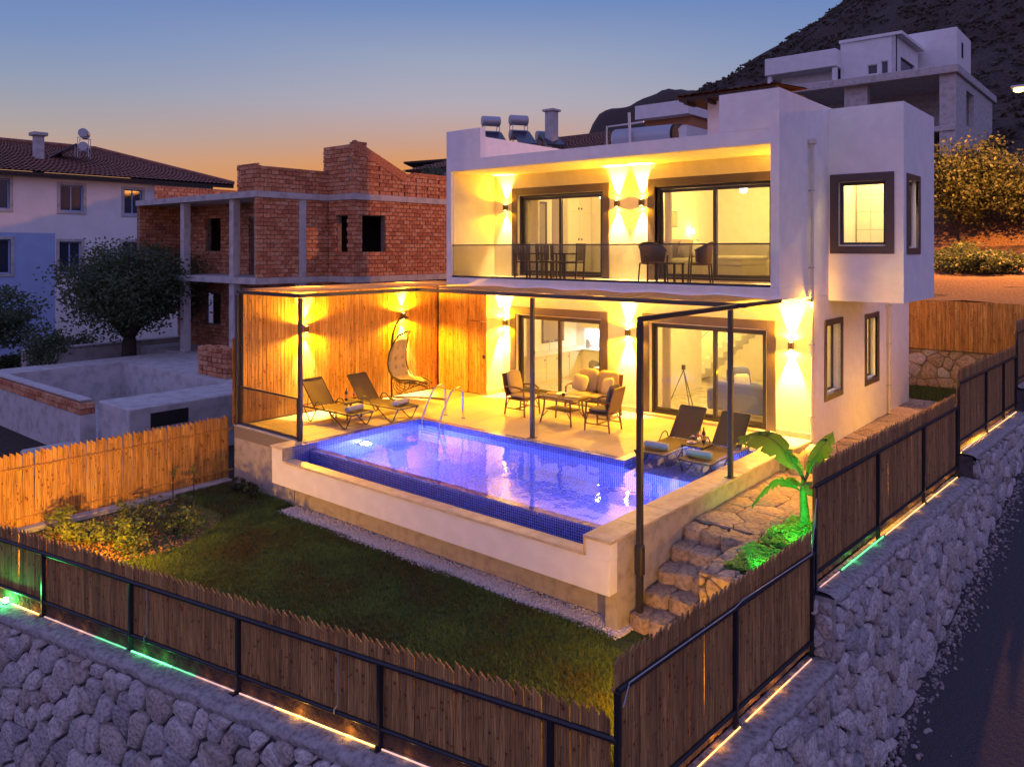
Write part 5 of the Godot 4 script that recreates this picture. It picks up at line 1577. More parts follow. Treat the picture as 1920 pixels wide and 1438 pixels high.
# ---------------------------------------------------------------- lawn, beds, gravel, steps, path, planter
func lawn_y(x: float, z: float) -> float:
	return -1.33 + 0.02 * sin(x * 0.9) * cos(z * 1.1)
func front_z(x: float) -> float:
	return 12.62 - 0.1945 * (x + 9.9)
func in_lawn(x: float, z: float) -> bool:
	if z > front_z(x) - 0.12 or x > 1.75 or x < -10.7:
		return false
	if z < 7.50 + 0.04 * sin(x * 2.3) and not (x < -8.3 and z > 7.05):
		return false
	if x > -0.05 and z < 7.75:
		return false
	return not in_bed(x, z)
func in_bed(x: float, z: float) -> bool:
	return x < -7.75 - 0.9 * pow(absf(z - 10.0) / 1.6, 2.0) and z > 8.35
func garden() -> void:
	rng.seed = 303
	struct("garden_ground", Geo.new().prism(PackedVector2Array([Vector2(-11.1, -6.7), Vector2(1.8, -6.7), Vector2(1.8, -front_z(1.8) + 0.02), Vector2(-11.1, -front_z(-11.1) + 0.02)]), Transform3D(Basis(V(1, 0, 0), V(0, 0, -1), V(0, 1, 0)), V(0, -1.9, 0)), 0.53), M.soil)
	var P := []
	for i in 26:
		var row := []
		for j in 53:
			var x := -10.9 + j * 12.7 / 52.0
			var z := 7.02 + (front_z(x) - 7.02 - 0.05) * i / 25.0
			row.append(V(x, lawn_y(x, z) - (0.03 if in_bed(x, z) else 0.0) - (0.03 if z < 7.36 else 0.0), z))
		P.append(row)
	struct("lawn", Geo.new().grid(P, false), M.turf)
	# grass
	var blade := Geo.new()
	for k in 7:
		var a := k * 2.4
		var lean := 0.012 + 0.012 * (k % 3)
		var b := V(cos(a * 1.7) * 0.012, 0, sin(a * 1.7) * 0.012)
		var side := V(cos(a), 0, sin(a)) * 0.0022
		var tip := b + V(-sin(a), 0, cos(a)) * lean + V(0, 0.032 + 0.006 * (k % 4), 0)
		blade.tri(b - side, b + side, tip)
	var xs := []
	var cs := []
	var patch := FastNoiseLite.new()
	patch.seed = 12; patch.frequency = 0.55; patch.fractal_octaves = 4
	while xs.size() < 60000:
		var x := rng.randf_range(-10.8, 1.75)
		var z := rng.randf_range(7.05, 12.7)
		if not in_lawn(x, z):
			continue
		var t := Transform3D(Basis(Vector3.UP, rng.randf() * TAU).scaled(Vector3.ONE * rng.randf_range(0.8, 1.5)), V(x, lawn_y(x, z) - 0.002, z))
		xs.append(t)
		var pn := patch.get_noise_2d(x, z)
		var q := rng.randf_range(0.55, 1.35) * (1.0 + 0.9 * pn)
		cs.append(Color(q * rng.randf_range(0.9, 1.5) * (1.0 + maxf(0.0, -pn) * 1.6), q, q * 0.9))
	multi("grass", blade.mesh(), M.grass0, xs, cs, "stuff")
	# back lawn behind the house
	struct("back_lawn", Geo.new().bx(-3.0, 2.6, -0.6, -0.355, -10.9, -8.3), M.turf)
	xs = []
	cs = []
	while xs.size() < 7000:
		var x := rng.randf_range(-1.6, 2.5)
		var z := rng.randf_range(-10.85, -8.35)
		xs.append(Transform3D(Basis(Vector3.UP, rng.randf() * TAU).scaled(Vector3.ONE * rng.randf_range(1.0, 2.0)), V(x, -0.357, z)))
		var q := rng.randf_range(0.55, 1.35)
		cs.append(Color(q * rng.randf_range(0.9, 1.5), q, q * 0.9))
	multi("grass", blade.mesh(), M.grass0, xs, cs, "stuff")
	# white pebbles
	var pe := Geo.new().pillow(Transform3D(), V(0.030, 0.020, 0.024), 0.9, 4, 7).mesh()
	xs = []
	cs = []
	while xs.size() < 17000:
		var x := rng.randf_range(-8.1, 0.0)
		var z := 7.27 + rng.randfn(0.0, 0.12) + 0.05 * sin(x * 3.0)
		if z < 7.03 or z > 7.56:
			continue
		xs.append(Transform3D(Basis.from_euler(V(rng.randf() * 6, rng.randf() * 6, rng.randf() * 6)).scaled(Vector3.ONE * rng.randf_range(0.7, 1.5)), V(x, -1.345 + rng.randf_range(0.0, 0.03), z)))
		var q := rng.randf_range(0.7, 1.1)
		cs.append(Color(q, q * rng.randf_range(0.92, 1.0), q * rng.randf_range(0.88, 1.0)))
	multi("pebbles", pe, M.pebble, xs, cs, "stuff")
	solid("kerb", Geo.new().bx(-10.93, -10.70, -1.45, -1.27, 7.0, 12.7, 0.02), M.concrete, "low concrete kerb along the foot of the left garden fence", "kerb")
	# bark litter and clods at the bed edge
	var chip := Geo.new().pillow(Transform3D(), V(0.05, 0.018, 0.03), 0.8, 4, 6).mesh()
	xs = []
	cs = []
	for k in 2600:
		var z := rng.randf_range(8.4, 11.8)
		var x := rng.randf_range(-10.6, -7.7)
		if in_bed(x, z):
			xs.append(Transform3D(Basis.from_euler(V(rng.randf() * 6, rng.randf() * 6, rng.randf() * 6)).scaled(Vector3.ONE * rng.randf_range(0.6, 1.8)), V(x, -1.355, z)))
			var q := rng.randf_range(0.10, 0.38)
			cs.append(Color(q * 1.1, q * 0.6, q * 0.35))
	multi("bark_chips", chip, M.pebble, xs, cs, "stuff")
	# shrubs in the bed
	var i := 0
	for a in [[-10.15, 10.9, 0.50, 0.42, "leaf_bright", "yellowish leafy shrub at the left end of the flower bed"], [-9.55, 10.75, 0.46, 0.40, "leaf_bright", "light green leafy shrub in the left half of the flower bed"], [-8.85, 10.45, 0.50, 0.46, "leaf_mid", "bushy dark green shrub in the middle of the flower bed, nearest the lawn"], [-8.2, 10.35, 0.52, 0.50, "leaf_mid", "drooping green shrub at the right front of the flower bed"], [-9.2, 9.8, 0.55, 0.55, "leaf_dark", "dark shrub in the middle of the flower bed near the kerb"], [-8.6, 9.4, 0.50, 0.5, "leaf_mid", "tall green shrub at the right back of the flower bed"], [-9.35, 8.95, 0.42, 0.4, "leaf_dark", "low dark shrub at the right end of the flower bed"], [-9.85, 9.6, 0.40, 0.36, "leaf_mid", "small shrub beside the kerb of the flower bed"]]:
		shrub(V(a[0], -1.36, a[1]), a[2], a[3], a[4], a[5], 400 + i)
		i += 1
	for a in [[-10.3, 8.6, "thin young tree stem left of the pair by the kerb"], [-9.9, 8.35, "thin young tree stem right of the pair by the kerb"]]:
		var o := thing("sapling", a[2], "sapling", V(a[0], -1.36, a[1]))
		part(o, "stem", Geo.new().tube([V(0, 0, 0), V(0.02, 0.4, 0.01), V(0.0, 0.85, 0.0)], [0.012, 0.010, 0.005], 6), M.bark)
		part(o, "leaves", leaf_cloud(60, V(0, 0.75, 0), V(0.12, 0.16, 0.12), 0.05, rng.randi()), M.leaf_mid)
	for a in [[-9.9, 7.35], [-9.55, 7.28], [-9.2, 7.4]]:
		var s := V(a[0], -1.35, a[1])
		shrub(s, 0.34, 0.16, "leaf_dark", "thin dark plant against the grey terrace wall, %s" % ["leftmost", "middle", "rightmost"][[-9.9, -9.55, -9.2].find(a[0])], int(-a[0] * 100))
	# flag stone path beside pool and house
	struct("path_bed", Geo.new().bx(-0.098, 1.98, -1.6, -0.372, -8.3, 5.08), M.mortar)
	var path := get_node("path_bed")
	rng.seed = 404
	var t := Transform3D(Basis(V(1, 0, 0), V(0, 0, -1), V(0, 1, 0)), V(0, -0.36, 0))
	for poly in cells(-0.09, 1.97, -5.06, 8.28, 0.56, 0.85, 0.46):
		var p := soften(poly, 0.009, 0)
		if p.size() < 3:
			continue
		var g := Geo.new()
		stone(g, p, t, rng.randf_range(0.018, 0.030), 0.02, 0.965)
		part(path, "flagstone", g, M["flag%d" % rng.randi_range(0, 3)])
	# rocks at the terrace edge by the house corner
	for k in 9:
		var g := Geo.new()
		var c := V(0.14 + rng.randf_range(-0.06, 0.10), -0.22, 0.15 + k * 0.16)
		stone(g, soften(PackedVector2Array([Vector2(-0.12, -0.09), Vector2(0.11, -0.10), Vector2(0.13, 0.08), Vector2(-0.10, 0.10)]), 0.012, 1), Transform3D(Basis(V(1, 0, 0), V(0, 0, -1), V(0, 1, 0)), c), 0.17, 0.14)
		part(path, "edge_stone", g, M["flag%d" % rng.randi_range(0, 3)])
	# steps down to the lawn
	var st := thing("stone_steps", "rough stone steps going down from the path to the lawn", "steps")
	part(st, "core", Geo.new().bx(-0.095, 0.98, -1.7, -0.60, 5.085, 5.5), M.mortar)
	for k in 5:
		var y := -0.37 - 0.195 * k
		var z0 := 5.05 + 0.40 * k
		part(st, "bed", Geo.new().bx(-0.094, 0.98, -1.7, y - 0.06, z0 + 0.05, z0 + 0.34), M.mortar)
		var x := -0.085
		while x < 0.93:
			var ww := minf(rng.randf_range(0.26, 0.44), 0.975 - x)
			if ww < 0.13:
				break
			var g := Geo.new()
			var poly := PackedVector2Array()
			for e in 14:
				var an := TAU * (e + 0.5) / 14.0
				poly.append(Vector2(signf(cos(an)) * pow(absf(cos(an)), 0.35) * ww * 0.5 * rng.randf_range(0.93, 1.0), signf(sin(an)) * pow(absf(sin(an)), 0.35) * 0.225 * rng.randf_range(0.90, 1.03)))
			stone(g, poly, Transform3D(Basis(V(1, 0, 0), V(0, 0, -1), V(0, 1, 0)), V(x + ww / 2, y - 0.17, z0 + 0.225)), 0.185 + rng.randf_range(-0.02, 0.02), 0.04, 0.94, 0.86)
			part(st, "tread_stone", g, M["flag%d" % rng.randi_range(0, 3)])
			x += ww
	# planter
	var pl := thing("stone_planter", "raised stone planter between the steps and the right fence", "planter")
	part(pl, "core", Geo.new().bx(1.02, 1.92, -1.7, -0.30, 4.12, 7.04), M.mortar)
	part(pl, "soil_bed", Geo.new().bx(1.2, 1.9, -0.30, -0.26, 4.28, 6.8), M.soil)
	rng.seed = 505
	stone_wall(pl, Transform3D(Basis(V(1, 0, 0), V(0, 1, 0), V(0, 0, 1)), V(0, 0, 7.04)), 1.0, 1.92, -1.45, -0.26, 0.26, ["flag0", "flag1", "flag2", "flag3"], 0.07)
	stone_wall(pl, Transform3D(Basis(V(0, 0, 1), V(0, 1, 0), V(-1, 0, 0)), V(1.02, 0, 0)), 4.1, 7.06, -1.4, -0.26, 0.28, ["flag0", "flag1", "flag2", "flag3"], 0.05)
	for poly in cells(1.0, 1.22, -7.06, -4.1, 0.22, 1.3, 0.3):
		var p := soften(poly, 0.007, 1)
		if p.size() >= 4:
			var g := Geo.new()
			stone(g, p, t * Transform3D(Basis(), V(0, 0, 0.07)), 0.05, 0.04, 0.9)
			part(pl, "rim_stone", g, M["flag%d" % rng.randi_range(0, 3)])
	for poly in cells(1.22, 1.92, -7.06, -6.78, 0.24, 1.0, 0.3):
		var p := soften(poly, 0.007, 1)
		if p.size() >= 4:
			var g := Geo.new()
			stone(g, p, t * Transform3D(Basis(), V(0, 0, 0.07)), 0.05, 0.04, 0.9)
			part(pl, "rim_stone", g, M["flag%d" % rng.randi_range(0, 3)])
	# ground cover
	var lf := Geo.new()
	for k in 6:
		var an := k * TAU / 6
		var d := V(cos(an), 0, sin(an))
		var s := V(-sin(an), 0, cos(an)) * 0.010
		lf.tri(V(0, 0.0, 0), d * 0.02 + s + V(0, 0.02, 0), d * 0.042 + V(0, 0.014, 0))
		lf.tri(V(0, 0.0, 0), d * 0.042 + V(0, 0.014, 0), d * 0.02 - s + V(0, 0.02, 0))
	xs = []
	cs = []
	while xs.size() < 1500:
		var x := rng.randf_range(1.22, 1.9)
		var z := rng.randf_range(4.3, 6.78)
		if absf(z - 5.75) < 0.08:
			continue
		var h := 0.04 + 0.10 * (0.5 + 0.5 * sin(x * 9.0) * sin(z * 7.0))
		xs.append(Transform3D(Basis.from_euler(V(rng.randf_range(-0.5, 0.5), rng.randf() * TAU, rng.randf_range(-0.5, 0.5))).scaled(Vector3.ONE * rng.randf_range(0.7, 1.3)), V(x, -0.27 + rng.randf() * h, z)))
	multi("ground_cover", lf.mesh(), M.cover, xs, [], "stuff")
	banana(V(1.52, -0.27, 4.62))
	# green planter lamps
	var pg := glow("planter_glow", 0.2, 1.0, 0.35, 12.0)
	for e in [[V(1.84, -0.26, 5.72), V(-0.30, 0.10, -1.0), 52.0, 3.0, "small green spot lamp among the ground cover below the banana plant"], [V(1.78, -0.26, 6.92), V(-0.15, -0.22, -1.0), 42.0, 1.6, "small green spot lamp on the rim at the front end of the planter"]]:
		var gl := thing("planter_lamp", e[4], "garden lamp", e[0], 0.0, "green planter lamps")
		part(gl, "lens", Geo.new().lathe([Vector2(0.0, 0.06), Vector2(0.02, 0.062), Vector2(0.02, 0.08), Vector2(0.0, 0.085)], 12), pg)
		part(gl, "spike", Geo.new().lathe([Vector2(0.0, 0.0), Vector2(0.012, 0.0), Vector2(0.014, 0.04), Vector2(0.024, 0.055), Vector2(0.0, 0.06)], 10), M.black_plastic)
		spot(gl, "lamp_light", V(0, 0.24, -0.03), e[1], e[2], lin(0.03, 1.0, 0.10), e[3], 0.03, 0.8)
func multi(called: String, mesh: Mesh, m: Material, xs: Array, cs: Array, kind: String) -> MultiMeshInstance3D:
	var mm := MultiMesh.new()
	mm.transform_format = MultiMesh.TRANSFORM_3D
	mm.use_colors = cs.size() > 0
	mm.mesh = mesh
	mm.instance_count = xs.size()
	for i in xs.size():
		mm.set_instance_transform(i, xs[i])
		if cs.size():
			mm.set_instance_color(i, cs[i])
	var o := MultiMeshInstance3D.new()
	o.name = numbered(called)
	o.multimesh = mm
	o.material_override = m
	add_child(o)
	o.set_meta("kind", kind)
	return o
func leaf_cloud(n: int, c: Vector3, r: Vector3, s: float, sd: int, hollow := 0.35) -> Geo:
	var g := Geo.new()
	var q := RandomNumberGenerator.new()
	q.seed = sd
	var clumps := []
	for k in maxi(3, n / (26 if n < 3000 else 60)):
		var d := V(q.randfn(), q.randfn(), q.randfn()).normalized()
		clumps.append(d * q.randf_range(hollow, 1.0))
	for k in n:
		var b: Vector3 = clumps[k % clumps.size()] + V(q.randfn(), q.randfn(), q.randfn()) * (0.17 if n < 3000 else 0.12)
		var p := c + b * r
		var t := V(q.randfn(), q.randfn() * 0.7 - 0.2, q.randfn()).normalized() * s * q.randf_range(0.6, 1.3)
		var w := t.cross(V(q.randfn(), q.randfn(), q.randfn())).normalized() * s * 0.26
		g.tri(p - t * 0.5, p + w, p + t * 0.5)
		g.tri(p - t * 0.5, p + t * 0.5, p - w)
	return g
func shrub(at: Vector3, h: float, r: float, key: String, label: String, sd: int) -> void:
	var o := thing("shrub", label, "shrub", at, 0.0, "garden shrubs")
	var q := RandomNumberGenerator.new()
	q.seed = sd
	var g := Geo.new()
	for k in 7:
		var a := q.randf() * TAU
		g.tube([V(0, 0, 0), V(cos(a) * r * 0.3, h * 0.4, sin(a) * r * 0.3), V(cos(a) * r * 0.7, h * 0.8, sin(a) * r * 0.7)], [0.010, 0.007, 0.003], 5)
	part(o, "stems", g, M.bark)
	part(o, "foliage", leaf_cloud(int((900 if r < 0.8 else 2600) * maxf(r, 0.25)), V(0, h * 0.52, 0), V(r, h * 0.5, r), 0.085 if r < 0.8 else 0.16, sd), M[key])
func banana(at: Vector3) -> void:
	var o := thing("banana_plant", "banana plant with broad leaves lit green in the stone planter", "banana plant", at)
	part(o, "stem", Geo.new().tube([V(0, 0, 0), V(0.0, 0.25, 0.0), V(-0.02, 0.55, 0.01), V(-0.01, 0.80, 0.0)], [0.085, 0.07, 0.055, 0.035], 12), M.banana_stem)
	var q := RandomNumberGenerator.new()
	q.seed = 17
	# crown leaves: tip offset, start height, width, arch
	for a in [[V(0.34, 1.46, -0.26), 0.72, 0.155, 0.10], [V(-0.78, 1.36, 0.66), 0.74, 0.17, 0.34], [V(-0.60, 0.34, 0.55), 0.52, 0.10, 0.32], [V(-0.24, 1.18, 0.20), 0.78, 0.06, 0.05], [V(-0.34, 0.62, 0.05), 0.60, 0.09, 0.12], [V(0.22, 0.55, 0.24), 0.62, 0.10, 0.18], [V(0.10, 1.05, -0.45), 0.74, 0.12, 0.20]]:
		var b := V(0, a[1], 0)
		var tip: Vector3 = a[0]
		var lf := sub(o, "leaf")
		var mid := []
		for k in 37:
			var t := k / 36.0
			mid.append(b.lerp(tip, t) + V(0, a[3] * sin(PI * t), 0))
		var along := (tip - b).normalized()
		var side := along.cross(V(-0.55, 0.62, -0.56)).normalized()
		var rr := []
		for k in 37:
			rr.append(0.014 * (1.0 - k / 37.0) + 0.003)
		part(lf, "midrib", Geo.new().tube(mid, rr, 6), M.banana_stem)
		var g := Geo.new()
		for s in [-1.0, 1.0]:
			var rows := []
			for k in range(5, 37):
				var t := (k - 5) / 31.0
				var w: float = a[2] * 1.35 * pow(sin(PI * clampf(0.06 + t * 0.94, 0, 1)), 0.55)
				if t > 0.9:
					w *= (1.0 - t) * 10.0
				var ragged := 1.0 - (q.randf_range(0.3, 0.8) if q.randf() < 0.13 else q.randf_range(0.0, 0.06))
				var row := []
				for j in 4:
					var f := j / 3.0
					row.append(mid[k] + side * s * w * f * ragged + V(0, 0.05 * f - 0.11 * f * f * w * 5.0 + q.randf_range(-0.004, 0.004), 0))
				rows.append(row)
			g.grid(rows, s > 0)
		part(lf, "blade", g, M.banana)

# low garden lamps behind the fences; the photograph shows what they light
func garden_lamps() -> void:
	var gm := glow("garden_lamp_glow", 1.0, 0.62, 0.15, 12.0)
	for a in [[V(-7.9, -1.33, 11.75), 0.48, 14.0, "low garden lamp hidden behind the front fence at the left end of the flower bed"], [V(1.42, -1.33, 8.9), 0.40, 4.0, "low garden lamp on the lawn in the right fence corner"], [V(1.85, -0.34, 2.6), 0.40, 3.2, "low path lamp beside the right fence near the house corner"], [V(2.1, -0.36, -3.4), 0.45, 3.6, "low path lamp beside the right fence along the house side"]]:
		var o := thing("garden_lamp", a[3], "garden lamp", a[0], 0.0, "low garden lamps")
		part(o, "stem", Geo.new().tube([V(0, 0, 0), V(0, a[1], 0)], 0.02, 8), M.black_plastic)
		part(o, "glass", Geo.new().lathe([Vector2(0.0, 0.0), Vector2(0.035, 0.0), Vector2(0.04, 0.10), Vector2(0.0, 0.10)], 12, Transform3D(Basis(), V(0, a[1], 0))), gm)
		part(o, "hat", Geo.new().lathe([Vector2(0.0, 0.101), Vector2(0.06, 0.101), Vector2(0.0, 0.14)], 12, Transform3D(Basis(), V(0, a[1], 0))), M.black_plastic)
		omni(o, "lamp_light", V(0, a[1] + 0.05, 0), amber(), a[2], 0.03)

# ---------------------------------------------------------------- land
func slope_y(x: float, z: float) -> float:
	var s := maxf(0.0, -11.2 - z)
	var H := clampf(55.0 + 0.72 * (x + 110.0), 6.0, 150.0)
	var kx := [0.0, 17.0, 22.0, 45.0, 75.0, 110.0, 225.0, 300.0, 430.0]
	var ky := [0.0, 0.009, 0.032, 0.08, 0.145, 0.27, 1.0, 0.85, 0.1]
	var i := 0
	while i < 7 and s > kx[i + 1]:
		i += 1
	var p := lerpf(ky[i], ky[i + 1], clampf((s - kx[i]) / (kx[i + 1] - kx[i]), 0.0, 1.0))
	return 2.28 + (H - 2.28) * p
func land() -> void:
	var n := FastNoiseLite.new()
	n.seed = 9; n.frequency = 0.02; n.fractal_octaves = 5
	var flat := Geo.new()
	flat.bx(-900, 900, -8.2, -7.0, -900, 900)
	struct("ground", flat, M.earth_dark)
	# plot to the left and behind
	struct("neighbour_ground", Geo.new().bx(-120, -11.1, -7.0, -1.45, -11.0, 40), M.earth_dark)
	struct("house_ground", Geo.new().bx(-11.1, 2.3, -7.0, -0.62, -11.0, 0.0), M.earth_dark)
	# hillside
	var P := []
	for i in 90:
		var row := []
		var s: float = 0.0 if i == 0 else pow(i / 89.0, 1.6) * 400.0
		for j in 120:
			var x := -320.0 + j * 480.0 / 119.0
			var z := -11.2 - s
			var far := clampf((s - 20.0) / 80.0, 0.0, 1.0)
			row.append(V(x, slope_y(x, z) + n.get_noise_2d(x, z) * 5.0 * far + n.get_noise_2d(x * 5.0, z * 5.0) * (1.2 * far + 0.12), z))
		P.append(row)
	var hill := struct("hillside", Geo.new().grid(P, true), M.hill)
	# dirt slope near the back fence
	P = []
	for i in 22:
		var row := []
		for j in 44:
			var x := -12.0 + j * 24.0 / 43.0
			var z := -11.0 - i * 1.05
			row.append(V(x, slope_y(x, z) + 0.05 + n.get_noise_2d(x * 12.0, z * 12.0) * 0.14, z))
		P.append(row)
	struct("dirt_slope", Geo.new().grid(P, true), M.dirt)
	# farther hill
	P = []
	for i in 14:
		var row := []
		for j in 60:
			var t := j / 59.0
			var px := 1040.0 + t * 700.0
			var k := (px - 960.0) / 1470.0
			var d := V(-0.645 + 0.764 * k, 0, -0.764 - 0.645 * k)
			var crest := 62.0 + 36.0 * smoothstep(1060.0, 1140.0, px) + 14.0 * smoothstep(1130.0, 1260.0, px) 
			var v := i / 13.0
			var w := 330.0 + 190.0 * v
			var pos := V(5.8, 0, 16.6) + d * w
			row.append(V(pos.x, (crest + n.get_noise_2d(pos.x * 1.5, pos.z) * 7.0) * sin(PI * 0.5 * v) - 6.0, pos.z))
		P.append(row)
	struct("far_hill", Geo.new().grid(P, true), M.hill)
	# road climbing beside the stone wall
	P = []
	for i in 40:
		var row := []
		for j in 16:
			var z := 24.0 - i * 1.8
			var x := 1.9 + j * 1.2 - maxf(0.0, -z - 8.0) * 0.0
			var y := -3.78 + (4.0 - z) * 0.235
			row.append(V(x, maxf(y, -6.9) + n.get_noise_2d(x * 6.0, z * 6.0) * 0.05 + (0.10 * n.get_noise_2d(x * 20.0, z * 20.0) if j < 2 else 0.0), z))
		P.append(row)
	struct("road", Geo.new().grid(P), M.asphalt)
	var pb := Geo.new().pillow(Transform3D(), V(0.10, 0.06, 0.08), 0.8, 4, 7).mesh()
	var rs := []
	var rc := []
	var q0 := RandomNumberGenerator.new()
	q0.seed = 88
	for k in 1600:
		var z := q0.randf_range(-9.0, 9.0)
		var off := absf(q0.randfn(0.0, 0.16)) if k < 1500 else q0.randf_range(0.0, 5.0)
		var x := on_right(z).x + 0.36 + off
		var y := -3.78 + (4.0 - z) * 0.235
		var sc := q0.randf_range(0.25, 1.1) if k < 1500 else q0.randf_range(0.1, 0.3)
		rs.append(Transform3D(Basis.from_euler(V(q0.randf() * 6, q0.randf() * 6, q0.randf() * 6)).scaled(Vector3.ONE * sc), V(x, y + 0.02, z)))
		var t0 := q0.randf_range(0.15, 0.45)
		rc.append(Color(t0, t0 * 0.93, t0 * 0.92))
	multi("road_rubble", pb, M.pebble, rs, rc, "stuff")
	# scrub on the hillside: single bushes drawn as one mass
	var q := RandomNumberGenerator.new()
	q.seed = 61
	var bush := leaf_cloud(90, V(0, 0.5, 0), V(0.9, 0.6, 0.9), 0.55, 5).mesh()
	var xs := []
	while xs.size() < 24000:
		var s := 22.0 + pow(q.randf(), 0.7) * 215.0
		var x := q.randf_range(-170.0, 70.0)
		var z := -11.2 - s
		if n.get_noise_2d(x * 2.0, z * 2.0) < -0.25:
			continue
		var far := clampf((s - 20.0) / 80.0, 0.0, 1.0)
		var y := slope_y(x, z) + n.get_noise_2d(x, z) * 5.0 * far + n.get_noise_2d(x * 5.0, z * 5.0) * (1.2 * far + 0.12)
		xs.append(Transform3D(Basis(Vector3.UP, q.randf() * TAU).scaled(Vector3.ONE * q.randf_range(0.3, 0.85)), V(x, y - 0.2, z)))
	multi("hillside_scrub", bush, M.scrub, xs, [], "stuff")

# ---------------------------------------------------------------- trees
func tree(at: Vector3, h: float, r: float, trunk_h: float, trunk_r: float, key: String, label: String, n: int, leaf: float, sd: int, squash := 0.8) -> void:
	var o := thing("tree", label, "tree", at)
	var q := RandomNumberGenerator.new()
	q.seed = sd
	var g := Geo.new()
	var top := V(q.randf_range(-0.1, 0.1), trunk_h, q.randf_range(-0.1, 0.1))
	g.tube([V(0, -0.1, 0), top * 0.5 + V(0.04, 0, 0.03), top], [trunk_r * 1.25, trunk_r, trunk_r * 0.8], 9)
	part(o, "trunk", g, M.bark)
	g = Geo.new()
	for k in 9:
		var a := k * 2.4 + q.randf() * 0.5
		var e := V(cos(a) * r * 0.72, trunk_h + (h - trunk_h) * q.randf_range(0.3, 0.85), sin(a) * r * 0.72)
		g.tube([top, top.lerp(e, 0.5) + V(0, 0.12 * r, 0), e], [trunk_r * 0.55, trunk_r * 0.3, trunk_r * 0.08], 6)
	part(o, "limbs", g, M.bark)
	part(o, "crown", leaf_cloud(n, V(0, trunk_h + (h - trunk_h) * 0.5, 0), V(r, (h - trunk_h) * 0.5 * squash + 0.2, r), leaf, sd, 0.3), M[key])

# ---------------------------------------------------------------- unfinished brick house
var brick_meshes := []
var brick_left := 290
func bricks(o: Node3D, t: Transform3D, u0: float, u1: float, v0: float, v1: float, open := [], singles := true) -> void:
	var bl := 0.285
	var bh := 0.15
	if brick_meshes.is_empty():
		for k in 2:
			brick_meshes.append(Geo.new().box(Transform3D(Basis(), V(0, 0, 0)), V(bl - 0.018, bh - 0.016, 0.10), 0.006).mesh())
	var rest := {}
	var row := 0
	var v := v0
	while v < v1 - 0.05:
		var hh := minf(bh, v1 - v)
		var spans := [[u0, u1]]
		for e in open:
			if v + hh * 0.5 > e[2] and v + hh * 0.5 < e[3]:
				var cut := []
				for p in spans:
					if e[0] > p[0]:
						cut.append([p[0], minf(p[1], e[0])])
					if e[1] < p[1]:
						cut.append([maxf(p[0], e[1]), p[1]])
				spans = cut
		for sp in spans:
			var u: float = u0 - (bl / 2 if row % 2 else 0.0) - bl
			while u < sp[1] - 0.02:
				var a := maxf(u, sp[0])
				var b := minf(u + bl, sp[1])
				u += bl
				if b - a < 0.05:
					continue
				var x := t * Transform3D(Basis().scaled(V((b - a) / bl, hh / bh, 1)), V((a + b) / 2, v + hh / 2, rng.randf_range(-0.014, 0.010)))
				var k := "brick%d" % rng.randi_range(0, 4)
				if singles and brick_left > 0:
					brick_left -= 1
					var m := part(o, "brick", brick_meshes[0], M[k])
					m.transform = x
				else:
					if not rest.has(k):
						rest[k] = []
					rest[k].append(x)
		v += bh
		row += 1
	for k in rest:
		var mm := multi("bricks", brick_meshes[0], M[k], rest[k], [], "stuff")
		remove_child(mm)
		mm.name = "bricks"
		o.add_child(mm, true)
